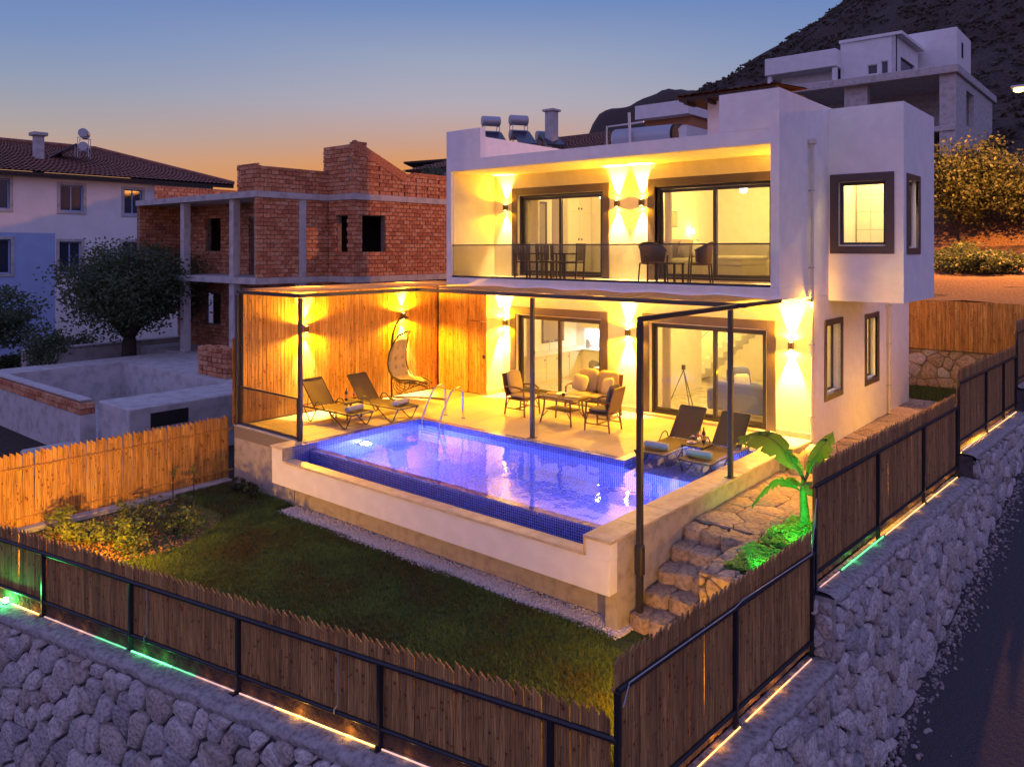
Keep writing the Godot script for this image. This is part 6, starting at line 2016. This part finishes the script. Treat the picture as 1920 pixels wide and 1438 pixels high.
func brick_house() -> void:
	rng.seed = 606
	var X := -18.35
	var o := thing("brick_house", "unfinished red brick house with bare concrete slabs left of the villa", "house")
	var C = M.concrete_far
	var Mo = M.brick_mortar
	part(o, "floor_slab", Geo.new().bx(X - 9.05, X + 0.06, 2.78, 3.0, -9.0, 1.72), C)
	part(o, "floor_slab", Geo.new().bx(X + 0.061, X + 1.56, 2.78, 3.0, -9.0, -1.3), C)
	part(o, "roof_slab", Geo.new().bx(X - 9.05, X + 0.06, 5.80, 6.02, -9.0, 1.72), C)
	part(o, "roof_slab", Geo.new().bx(X + 0.061, X + 1.56, 5.80, 6.02, -9.0, -1.3), C)
	part(o, "ground_slab", Geo.new().bx(X - 9.05, X + 1.5, -1.4, 0.0, -9.0, 1.72), C)
	for a in [[X - 5.35, 1.45], [X - 1.75, 1.45]]:
		part(o, "column", Geo.new().bx(a[0] - 0.14, a[0] + 0.14, 3.0, 5.8, a[1] - 0.14, a[1] + 0.14, 0.01), C)
		part(o, "column", Geo.new().bx(a[0] - 0.16, a[0] + 0.16, 0.0, 2.78, a[1] - 0.14, a[1] + 0.14, 0.01), C)
	part(o, "column", Geo.new().bx(X - 0.26, X + 0.03, 3.0, 5.8, -0.36, -0.06, 0.01), C)
	part(o, "column", Geo.new().bx(X - 0.26, X + 0.03, 0.0, 2.78, -0.36, -0.06, 0.01), C)
	# brick faces: side wall, bay, parapets, recessed front
	var TX := Basis(V(0, 0, -1), V(0, 1, 0), V(1, 0, 0))
	bricks(o, Transform3D(TX, V(X - 0.05, 0, 0)), -1.66, 0.06, 3.0, 5.8)
	bricks(o, Transform3D(TX, V(X - 0.05, 0, 0)), 0.36, 1.34, 3.0, 5.8)
	part(o, "core_wall", Geo.new().bx(X - 0.25, X - 0.085, 3.0, 5.8, -1.34, 1.6), Mo)
	bricks(o, Transform3D(Basis(), V(0, 0, -1.39)), X, X + 1.5, 3.0, 5.8, [[X + 0.45, X + 1.1, 3.85, 5.25]])
	var g := Geo.new()
	wall(g, "x", X, X + 1.4, 3.0, 5.8, -1.6, -1.43, [[X + 0.47, X + 1.08, 3.87, 5.23]])
	part(o, "core_wall", g, Mo)
	bricks(o, Transform3D(TX, V(X + 1.45, 0, 0)), 1.34, 9.0, 3.0, 5.8, [[1.75, 2.85, 3.85, 5.25]])
	g = Geo.new()
	wall(g, "z", -9.0, -1.6, 3.0, 5.8, X + 1.25, X + 1.415, [[-2.83, -1.77, 3.87, 5.23]])
	part(o, "core_wall", g, Mo)
	# parapet
	bricks(o, Transform3D(Basis(), V(0, 0, 1.58)), X - 1.3, X, 6.02, 6.98, [], false)
	bricks(o, Transform3D(TX, V(X - 0.05, 0, 0)), -1.63, 1.34, 6.02, 6.9, [], false)
	part(o, "parapet_core", Geo.new().bx(X - 0.22, X - 0.085, 6.02, 6.85, -1.34, 1.53), Mo)
	part(o, "parapet_core", Geo.new().bx(X - 1.3, X - 0.1, 6.02, 6.92, 1.4, 1.545), Mo)
	bricks(o, Transform3D(Basis(), V(0, 0, -1.39)), X - 0.3, X + 1.5, 6.02, 7.82, [], false)
	part(o, "parapet_core", Geo.new().bx(X - 0.3, X + 1.4, 6.02, 7.78, -1.6, -1.43), Mo)
	for k in 12:
		var zz := 1.34 + k * 0.62
		var top := 7.92 - 0.36 * k if k < 4 else 6.95
		bricks(o, Transform3D(TX, V(X + 1.45, 0, 0)), zz, zz + 0.62, 6.02, maxf(6.8, top), [], false)
		part(o, "parapet_core", Geo.new().bx(X + 1.28, X + 1.415, 6.02, maxf(6.75, top - 0.04), -zz - 0.62, -zz), Mo)
	part(o, "sloping_capping", Geo.new().bar(V(X + 1.42, 7.80, -1.36), V(X + 1.42, 6.72, -3.9), 0.20, 0.34), M.brick1)
	part(o, "capping", Geo.new().bar(V(X + 1.42, 6.93, -4.25), V(X + 1.42, 6.93, -9.0), 0.19, 0.09), M.brick1)
	bricks(o, Transform3D(TX, V(X - 8.9, 0, 0)), -1.0, 8.9, 6.02, 6.7, [], false)
	# recessed front wall behind the loggia, both storeys
	bricks(o, Transform3D(Basis(), V(0, 0, -0.10)), X - 9.0, X - 0.25, 3.0, 5.8, [[X - 6.6, X - 5.4, 3.9, 5.3], [X - 3.3, X - 0.9, 3.0, 5.2]], false)
	g = Geo.new()
	wall(g, "x", X - 9.0, X - 0.25, 3.0, 5.8, -0.30, -0.14, [[X - 6.58, X - 5.42, 3.92, 5.28], [X - 3.28, X - 0.92, 3.0, 5.18]])
	part(o, "core_wall", g, Mo)
	bricks(o, Transform3D(Basis(), V(0, 0, -0.10)), X - 9.0, X - 0.25, 0.0, 2.78, [[X - 6.8, X - 5.4, 0.9, 2.2], [X - 3.3, X - 0.9, 0.0, 2.2]], false)
	g = Geo.new()
	wall(g, "x", X - 9.0, X - 0.25, 0.0, 2.78, -0.30, -0.14, [[X - 6.78, X - 5.42, 0.92, 2.18], [X - 3.28, X - 0.92, 0.0, 2.18]])
	part(o, "core_wall", g, Mo)
	bricks(o, Transform3D(TX, V(X - 0.05, 0, 0)), 0.36, 9.0, 0.0, 2.78, [], false)
	# cross walls inside, back wall with window holes
	g = Geo.new()
	wall(g, "x", X - 9.0, X + 1.2, 0.0, 2.78, -9.0, -8.8, [[X - 7.6, X - 6.2, 0.9, 2.2]])
	wall(g, "x", X - 9.0, X + 1.2, 3.0, 5.8, -9.0, -8.8, [[X - 7.6, X - 6.2, 3.9, 5.3]])
	part(o, "back_wall", g, Mo)
	part(o, "cross_wall", Geo.new().bx(X - 4.6, X - 4.4, 3.0, 5.8, -8.8, -0.3), Mo)
	bricks(o, Transform3D(TX, V(X - 8.87, 0, 0)), -1.66, 0.1, 3.0, 5.8, [], false)
	part(o, "outer_wall", Geo.new().bx(X - 9.05, X - 8.93, 3.0, 5.8, 0.001, 1.66), Mo)
	part(o, "outer_wall", Geo.new().bx(X - 9.05, X - 8.85, 3.0, 5.8, -8.8, 0.0), Mo)
	# its unfinished pool and deck
	var d := thing("unfinished_pool", "unfinished grey concrete pool and deck left of the garden fence", "pool shell")
	part(d, "deck", Geo.new().bx(-24.2, -14.6, -1.4, -0.02, 1.72, 4.2), C)
	part(d, "deck", Geo.new().bx(-24.2, -22.9, -1.4, -0.02, 4.2, 8.0), C)
	part(d, "pool_floor", Geo.new().bx(-22.9, -15.9, -1.7, -1.4, 4.2, 8.0), C)
	part(d, "concrete_block", Geo.new().bx(-15.9, -14.1, -1.45, 0.0, 4.2, 7.85, 0.03), C)
	part(d, "front_wall", Geo.new().bx(-24.2, -15.9, -1.45, -0.33, 7.9, 8.3), C)
	part(d, "wall_cap", Geo.new().bx(-24.2, -16.1, 0.0, 0.05, 7.92, 8.22, 0.01), C)
	bricks(d, Transform3D(Basis(), V(0, 0, 8.24)), -24.2, -15.95, -0.33, 0.0, [], false)
	bricks(d, Transform3D(TX, V(-15.99, 0, 0)), -8.28, -7.9, -0.33, 0.0, [], false)
	part(d, "wall_core", Geo.new().bx(-24.2, -16.05, -0.33, 0.0, 7.95, 8.18), Mo)
	part(d, "hatch", Geo.new().bx(-14.11, -14.085, -0.55, -0.18, 6.3, 7.3), M.black_plastic)
	part(d, "footing", Geo.new().bx(-16.2, -11.3, -1.5, -1.0, 8.2, 9.6, 0.05), C)
	# stack of loose bricks
	var s := thing("brick_stack", "heap of loose red bricks stacked on the concrete deck", "brick stack", V(-17.35, -0.02, 3.6))
	for y in 6:
		for k in 6:
			for z in 3:
				if y > 4 and (k + z) % 3 == 0:
					continue
				var m := part(s, "brick", brick_meshes[0], M["brick%d" % rng.randi_range(0, 4)])
				m.basis = Basis(Vector3.UP, rng.randf_range(-0.12, 0.12)).scaled(V(1, 1, 1.9))
				m.position = V(-0.8 + k * 0.30, 0.075 + y * 0.152, -0.3 + z * 0.21)

# ---------------------------------------------------------------- tiled roof sheet with rolled tiles
func roof_plane(a: Vector3, b: Vector3, c: Vector3, d: Vector3, w := 0.26, rows := 14) -> Geo:
	# a-b eave, d-c ridge
	var g := Geo.new()
	var n := maxi(3, int(a.distance_to(b) / w))
	var up := (b - a).cross(d - a).normalized()
	if up.y < 0:
		up = -up
	g.quad_n(a, b, c, d, up, up, up, up)
	for r in rows:
		var t0 := float(r) / rows
		var t1 := float(r + 1) / rows
		var P := []
		for q in 2:
			var row := []
			var t := t0 if q == 0 else t1
			for i in n * 3 + 1:
				var u := float(i) / (n * 3)
				row.append(a.lerp(b, u).lerp(d.lerp(c, u), t) + up * (0.05 * [0.0, 1.0, 0.6][i % 3] + (0.05 if q == 0 else 0.0)))
			P.append(row)
		g.grid(P, (b - a).cross(d - a).y > 0)
	return g
func solar_tanks(at: Vector3, turn: float, label: String, n: int, panel := true) -> void:
	var o := thing("solar_water_heater", label, "solar heater", at, turn, "roof solar water heaters")
	o.scale = Vector3.ONE * 0.8
	for k in n:
		var y := 0.75 + k * 0.95
		part(o, "tank", Geo.new().lathe([Vector2(0.0, -0.6), Vector2(0.30, -0.6), Vector2(0.33, -0.55), Vector2(0.33, 0.55), Vector2(0.30, 0.6), Vector2(0.0, 0.6)], 18, Transform3D(Basis(V(0, 1, 0), V(1, 0, 0), V(0, 0, -1)), V(0, y, 0))), M.tank)
	for s in [[-1, -1], [1, -1], [-1, 1], [1, 1]]:
		part(o, "leg", Geo.new().bar(V(s[0] * 0.5, 0, s[1] * 0.34), V(s[0] * 0.5, 0.45 + 0.95 * (n - 1), s[1] * 0.34), 0.04, 0.04), M.galv)
	for k in n:
		for s in [-1, 1]:
			part(o, "bearer", Geo.new().bar(V(s * 0.5, 0.42 + 0.95 * k, -0.36), V(s * 0.5, 0.42 + 0.95 * k, 0.36), 0.04, 0.04), M.galv)
	if panel:
		part(o, "collector", Geo.new().box(Transform3D(Basis.from_euler(V(0.55, 0, 0)), V(0, 0.42, 1.2)), V(1.2, 0.08, 1.9), 0.01), M.collector)
		part(o, "collector_leg", Geo.new().bar(V(-0.5, 0.0, 0.5), V(-0.5, 0.8, 0.5), 0.03, 0.03), M.galv)
		part(o, "collector_leg", Geo.new().bar(V(0.5, 0.0, 0.5), V(0.5, 0.8, 0.5), 0.03, 0.03), M.galv)

func left_house() -> void:
	var o := thing("left_house", "white and blue two storey house with hipped tile roof at the far left", "house")
	var x := -39.8
	var g := Geo.new()
	var wins := []
	for a in [[2.55, 3.6, 6.05, 7.6], [-1.0, 0.15, 6.05, 7.45], [-4.2, -3.2, 6.0, 7.4], [2.5, 3.6, 2.75, 4.5], [-0.9, 0.2, 2.7, 4.4], [-4.2, -3.1, 2.7, 4.4], [-7.6, -6.6, 6.0, 7.3]]:
		wins.append([a[0], a[1], a[2], a[3]])
	wall(g, "z", -8.6, 12.0, 4.85, 8.0, x - 0.3, x, wins.filter(func(e): return e[2] > 5))
	part(o, "upper_wall", g, M.plaster_far)
	g = Geo.new()
	wall(g, "z", 0.4, 12.0, -1.5, 4.85, x - 0.3, x, wins.filter(func(e): return e[2] < 5 and e[0] > 0.4))
	part(o, "blue_wall", g, M.plaster_blue)
	g = Geo.new()
	wall(g, "z", -8.6, 0.4, -1.5, 4.85, x - 0.3, x, wins.filter(func(e): return e[2] < 5 and e[0] < 0.3))
	part(o, "lower_wall", g, M.plaster_far)
	part(o, "end_wall", Geo.new().bx(x - 10, x - 0.3, -1.5, 8.0, -8.6, -8.3), M.plaster_far)
	part(o, "core", Geo.new().bx(x - 9.0, x - 1.2, -1.5, 7.9, -8.2, 11.5), M.black_plastic)
	for e in wins:
		var w := sub(o, "window")
		g = Geo.new()
		surround(g, "z", e[0] - 0.16, e[1] + 0.16, e[2] - 0.16, e[3] + 0.16, x - 0.1, x + 0.04, 0.16)
		part(w, "surround", g, M.concrete_far)
		g = Geo.new()
		surround(g, "z", e[0], e[1], e[2], e[3], x - 0.2, x - 0.14, 0.06)
		g.bx(x - 0.2, x - 0.14, e[2] + 0.06, e[3] - 0.06, (e[0] + e[1]) / 2 - 0.03, (e[0] + e[1]) / 2 + 0.03)
		part(w, "frame", g, M.plaster_blue)
		part(w, "pane", Geo.new().bx(x - 0.18, x - 0.16, e[2] + 0.06, e[3] - 0.06, e[0] + 0.06, e[1] - 0.06), M.collector)
	var r := sub(o, "roof")
	var e0 := x + 0.7
	var A := V(e0, 8.0, -9.6); var B := V(e0, 8.0, 13.0); var R1 := V(x - 5.0, 10.05, 8.0); var R0 := V(x - 5.0, 10.05, -3.7)
	part(r, "tiles", roof_plane(A, B, R1, R0, 0.27, 18), M.roof_tile)
	part(r, "tiles", roof_plane(V(x - 10.7, 8.0, -9.6), A, R0, R0 + V(-0.01, 0, 0), 0.27, 18), M.roof_tile)
	part(r, "eave_board", Geo.new().bx(e0 - 0.12, e0 - 0.02, 7.80, 7.98, -9.6, 13.0), M.bark)
	part(r, "soffit", Geo.new().bx(x + 0.01, e0 - 0.12, 7.86, 7.93, -9.6, 13.0), M.terracotta)
	var ridge := Geo.new()
	ridge.tube([R1 + V(0, 0.1, 0), R0 + V(0, 0.1, 0)], 0.16, 8)
	ridge.tube([R0 + V(0, 0.1, 0), A + V(0, 0.1, 0)], 0.14, 8)
	part(r, "ridge_tiles", ridge, M.roof_tile)
	var c := sub(o, "chimney")
	part(c, "stack", Geo.new().bx(-42.05, -41.6, 8.2, 10.2, 0.3, 0.75, 0.02), M.concrete_far)
	part(c, "cap", Geo.new().bx(-42.2, -41.45, 10.2, 10.4, 0.15, 0.9, 0.03), M.concrete_far)
	solar_tanks(V(-41.6, 9.2, -1.75), -0.5, "two stacked solar tanks on the roof of the far left house", 2)

func neighbours() -> void:
	# house directly behind the villa, only its eave and a blue wall show above the parapet
	var h := thing("rear_house", "house with timber eave rising behind the villa roof", "house")
	part(h, "wall", Geo.new().bx(-7.9, -5.4, 1.5, 9.65, -12.4, -11.3), M.plaster_far)
	part(h, "roof_deck", Geo.new().bx(-8.7, -4.9, 9.65, 9.78, -13.6, -10.5), M.bark)
	part(h, "tiles", roof_plane(V(-8.8, 9.8, -10.45), V(-4.85, 9.8, -10.45), V(-4.85, 10.1, -13.6), V(-8.8, 10.1, -13.6), 0.27, 10), M.roof_tile)
	for k in 5:
		part(h, "rafter_end", Geo.new().bx(-8.5 + k * 0.85, -8.38 + k * 0.85, 9.52, 9.65, -11.3, -10.5), M.bark)
	# tiled roofs with chimney and heaters to the left of it
	var t := thing("tile_roof_house", "low house with dark tiled roof and chimney behind the villa", "house")
	var c := V(-20.5, 0, -16.5)
	part(t, "wall", Geo.new().bx(-27.0, -12.0, 2.0, 8.6, -25.0, -14.2), M.plaster_far)
	part(t, "tiles", roof_plane(V(-27.8, 8.4, -13.5), V(-11.2, 8.4, -13.5), V(-13.0, 10.3, -19.0), V(-22.0, 10.3, -19.0), 0.28, 14), M.roof_tile)
	part(t, "tiles", roof_plane(V(-27.8, 8.4, -25.0), V(-27.8, 8.4, -13.5), V(-22.0, 10.3, -19.0), V(-22.0, 10.3, -19.01), 0.28, 14), M.roof_tile)
	part(t, "chimney", Geo.new().bx(-18.7, -18.2, 8.7, 11.0, -15.5, -15.0, 0.02), M.concrete_far)
	part(t, "chimney_cap", Geo.new().bx(-18.8, -18.1, 11.0, 11.12, -15.6, -14.9, 0.02), M.concrete_far)
	solar_tanks(V(-21.4, 9.3, -13.9), 1.0, "left pair of stacked solar tanks above the villa parapet", 2)
	solar_tanks(V(-20.1, 9.3, -14.6), 1.0, "second pair of stacked solar tanks above the villa parapet", 2)
	solar_tanks(V(-19.3, 9.3, -15.8), 1.0, "small solar heater beside the chimney", 1)
	# bright building farther up
	var w := thing("hillside_building", "small white building with dark window band far behind the villa roof", "building", V(-30.5, 0, -44.0))
	part(w, "lower_storey", Geo.new().bx(0, 4.6, 6.0, 14.6, -5, 0), M.plaster_far)
	part(w, "upper_storey", Geo.new().bx(-0.3, 4.9, 15.5, 16.7, -5, 0.3), M.plaster_far)
	part(w, "recess", Geo.new().bx(0, 4.6, 14.6, 15.5, -5, -1.0), M.terracotta)
	# white house high on the slope
	var u := thing("upper_white_house", "white flat roofed house high on the slope at the upper right", "house")
	part(u, "wing", Geo.new().bx(-28.0, -20.5, 22.7, 24.5, -72.0, -65.8, 0.05), M.plaster_far)
	part(u, "wing_lower_storey", Geo.new().bx(-27.0, -21.0, 19.0, 22.7, -72.0, -68.0), M.plaster_far)
	part(u, "wing_column", Geo.new().bx(-21.0, -20.6, 19.0, 22.7, -66.6, -66.1), M.plaster_far)
	part(u, "wing_column", Geo.new().bx(-27.8, -27.4, 19.0, 22.7, -66.6, -66.1), M.plaster_far)
	var g := Geo.new()
	wall(g, "x", -20.5, -15.2, 19.0, 25.2, -67.6, -67.2, [[-17.9, -16.9, 21.6, 22.6], [-16.6, -15.9, 20.9, 22.8]])
	part(u, "wall", g, M.plaster_far)
	part(u, "core", Geo.new().bx(-20.4, -15.4, 19.0, 25.1, -76.0, -68.2), M.collector)
	g = Geo.new()
	wall(g, "z", -76.0, -67.2, 19.0, 25.3, -15.6, -15.2, [[-74.5, -69.0, 20.2, 23.4]])
	part(u, "wall", g, M.plaster_far)
	part(u, "roof", Geo.new().bx(-20.6, -14.6, 25.2, 25.5, -76.2, -67.0), M.plaster_far)
	for e in [[-17.9, -16.9, 21.6, 22.6], [-16.6, -15.9, 20.9, 22.8]]:
		var ww := sub(u, "window")
		g = Geo.new()
		surround(g, "x", e[0], e[1], e[2], e[3], -67.4, -67.3, 0.09)
		part(ww, "frame", g, M.plaster_far)
		part(ww, "pane", Geo.new().bx(e[0], e[1], e[2], e[3], -67.45, -67.42), M.collector)
	part(u, "tower", Geo.new().bx(-17.0, -11.6, 20.0, 27.4, -84.0, -76.6, 0.05), M.plaster_far)
	part(u, "tower_window", Geo.new().bx(-11.6, -11.55, 24.6, 26.2, -79.6, -78.8), M.collector)
	# unfinished frame on the slope
	var s := thing("concrete_frame_house", "unfinished concrete frame house on the slope at the upper right", "house")
	var C = M.concrete_far
	part(s, "roof_slab", Geo.new().bx(-17.9, -5.75, 16.45, 17.05, -61.4, -45.6, 0.04), C)
	part(s, "floor_slab", Geo.new().bx(-17.5, -6.0, 12.4, 12.8, -61.0, -45.9, 0.04), C)
	part(s, "column", Geo.new().bx(-13.7, -12.0, 8.5, 16.45, -47.2, -46.4), C)
	part(s, "column", Geo.new().bx(-17.4, -16.9, 8.5, 16.45, -47.0, -46.4), C)
	part(s, "column", Geo.new().bx(-7.0, -6.3, 8.5, 16.45, -47.0, -46.0), C)
	g = Geo.new()
	wall(g, "z", -60.5, -46.0, 7.5, 16.45, -6.3, -5.95, [[-52.5, -49.6, 13.2, 15.8], [-52.5, -49.6, 9.0, 11.5]])
	part(s, "side_wall", g, C)
	part(s, "back_wall", Geo.new().bx(-17.5, -6.3, 7.0, 16.45, -61.0, -60.6), C)
	part(s, "inner_wall", Geo.new().bx(-17.5, -6.3, 7.0, 16.45, -53.0, -52.8), C)
	# terrace wall on the slope
	var tw := thing("slope_wall", "grey stone terrace wall on the slope behind the tree", "stone wall")
	part(tw, "wall", Geo.new().bx(-4.0, 14.0, 4.5, 8.6, -33.2, -32.6, 0.05), M.stone3)
	# back boundary behind the house
	rng.seed = 707
	var bf := thing("back_fence", "timber plank fence on the stone wall behind the house", "fence")
	plank_wall(bf, V(-2.6, 0, -10.72), V(4.5, 0, -10.72), 0.86, 2.38, 0.125, V(0, 0, 1))
	var bw := thing("back_retaining_wall", "pale stone wall under the back fence", "stone wall")
	part(bw, "core", Geo.new().bx(-3.0, 4.5, -0.7, 0.84, -11.2, -10.80), M.grout)
	stone_wall(bw, Transform3D(Basis(), V(0, 0, -10.80)), -1.8, 3.5, -0.45, 0.84, 0.42, ["flag0", "flag1", "flag3", "stone4"], 0.05, 0.012)
	# solar tank on the villa roof
	var r := thing("roof_tank", "white solar tank lying on the villa roof behind the front parapet", "solar heater", V(-4.15, 6.35, -0.2), 0.12)
	part(r, "tank", Geo.new().lathe([Vector2(0.0, -0.78), Vector2(0.22, -0.78), Vector2(0.25, -0.72), Vector2(0.25, 0.72), Vector2(0.22, 0.78), Vector2(0.0, 0.78)], 20, Transform3D(Basis(V(0, 1, 0), V(1, 0, 0), V(0, 0, -1)), V(0, 0.40, 0))), M.tank)
	part(r, "end_cap", Geo.new().lathe([Vector2(0.0, 0.781), Vector2(0.24, 0.781), Vector2(0.22, 0.83), Vector2(0.0, 0.84)], 20, Transform3D(Basis(V(0, 1, 0), V(1, 0, 0), V(0, 0, -1)), V(0, 0.40, 0))), mat("rubber", lin(0.012, 0.012, 0.014), 0.95))
	for x in [-0.55, 0.55]:
		part(r, "cradle", Geo.new().bx(x - 0.03, x + 0.03, 0.0, 0.20, -0.25, 0.25), M.galv)
	part(r, "pipe_frame", Geo.new().tube([V(-0.95, 0.0, 0.1), V(-0.95, 0.72, 0.1), V(-0.3, 0.74, 0.1), V(0.05, 0.76, 0.1)], 0.025, 8), M.pvc)
	part(r, "vent_pipe", Geo.new().tube([V(-0.20, 0.0, 0.32), V(-0.24, 0.98, 0.32)], 0.035, 8), M.pvc)
	# brick low canopy line left of the villa, behind the brick house
	var cn := thing("roof_canopy", "dark flat canopy on thin posts behind the brick house", "canopy", V(-29.5, 0, -19.5))
	part(cn, "sheet", Geo.new().box(Transform3D(Basis.from_euler(V(0, 0.6, 0.06)), V(0, 9.6, 0)), V(6.0, 0.12, 3.0)), M.bark)
	for k in 3:
		part(cn, "canopy_post", Geo.new().bar(V(-2.0 + k * 2.0, 0, 1.2 - k * 1.2), V(-2.0 + k * 2.0, 9.5, 1.2 - k * 1.2), 0.1, 0.1), M.bark)

func street_lamp() -> void:
	var at := V(0.87, 5.7, -22.5)
	var o := thing("street_lamp", "orange sodium street lamp glaring at the right edge above the slope", "street lamp", at)
	part(o, "pole", Geo.new().tube([V(1.6, -3.0, 0), V(1.6, 4.6, 0)], [0.10, 0.06], 8), M.galv)
	part(o, "arm", Geo.new().tube([V(1.6, 4.55, 0), V(1.2, 5.0, 0), V(0.3, 5.15, 0)], 0.04, 8), M.galv)
	part(o, "head", Geo.new().box(Transform3D(Basis(), V(0.0, 5.16, 0)), V(0.7, 0.12, 0.28), 0.04), M.galv)
	part(o, "bulb", Geo.new().pillow(Transform3D(Basis(), V(-0.05, 5.03, 0)), V(0.42, 0.22, 0.24), 0.9), glow("street_glow", 1.0, 0.55, 0.14, 14.0))
	spot(o, "lamp_light", V(-0.05, 4.90, 0), V(0, -1, 0), 89, lin(1.0, 0.36, 0.05), 620.0, 0.10, 0.12)

func plants_around() -> void:
	tree(V(-25.6, -1.4, 2.8), 5.9, 2.7, 1.9, 0.30, "leaf_dark", "wide dark olive tree in front of the far left house", 20000, 0.17, 11)
	tree(V(-29.5, -1.4, 6.8), 4.2, 2.2, 1.2, 0.12, "leaf_dark", "dark round tree at the left edge below the blue wall", 9000, 0.18, 12)
	tree(V(-32.0, -1.4, 8.5), 4.0, 2.2, 1.0, 0.12, "leaf_mid", "low green tree at the far left edge", 9000, 0.18, 13)
	tree(V(-24.8, -1.4, 6.0), 2.6, 0.9, 0.9, 0.05, "leaf_dark", "small slim dark tree beside the unfinished pool", 1600, 0.14, 14)
	tree(V(-2.6, 3.6, -29.6), 6.3, 3.1, 1.7, 0.16, "leaf_warm", "leafy fruit tree on the slope lit orange by the street lamp", 16000, 0.2, 15)
	tree(V(0.2, 3.9, -30.4), 4.8, 2.3, 1.3, 0.12, "leaf_warm", "smaller leafy tree at the right edge behind the back fence", 6000, 0.2, 16)
	tree(V(-24.0, 5.2, -13.0), 3.3, 1.6, 0.8, 0.10, "leaf_dark", "dark bushy tree top between brick house and villa", 3500, 0.18, 17)
	shrub(V(-1.3, 2.9, -21.5), 1.3, 1.7, "leaf_dark", "dark spreading bush on the orange dirt slope", 801)
	shrub(V(0.3, 2.95, -21.0), 1.0, 1.3, "leaf_dark", "second dark bush on the dirt slope, nearer the right edge", 802)
	var i := 0
	for a in [[-27.5, 8.5, 1.2, 1.3], [-29.0, 5.0, 1.4, 1.5], [-26.5, 5.0, 0.8, 0.9], [-31.0, 3.0, 1.6, 1.6]]:
		shrub(V(a[0], -1.45, a[1]), a[2], a[3], "leaf_dark", ["dark hedge plant nearest the unfinished pool wall", "dark hedge plant below the blue wall", "small dark bush at the foot of the olive tree", "dark hedge plant farthest back by the left house"][i], 900 + i)
		i += 1
	var rw := thing("rubble_wall", "low pale rubble wall below the olive tree", "wall")
	part(rw, "wall", Geo.new().bx(-27.4, -27.0, -1.5, 0.15, -2.0, 6.0, 0.05), M.concrete_far)
	part(rw, "capping", Geo.new().bx(-27.45, -26.95, 0.15, 0.22, -2.0, 6.0, 0.02), M.concrete_far)
	var ss := thing("pallet_stack", "stack of pale boards at the left edge beyond the unfinished pool", "board stack", V(-32.6, -1.4, 10.2), 0.3)
	for k in 9:
		part(ss, "board", Geo.new().bx(-0.6, 0.6, k * 0.14, k * 0.14 + 0.10, -0.6, 0.6, 0.01), M.concrete_far)

func build_all() -> void:
	land()
	villa_house()
	terrace()
	pool()
	retaining_walls()
	fences()
	timber_walls()
	pergola()
	garden()
	brick_house()
	left_house()
	neighbours()
	street_lamp()
	sconces()
	garden_lamps()
	rooms()
	loungers()
	hanging_chair()
	rattan_suite()
	balcony_furniture()
	plants_around()
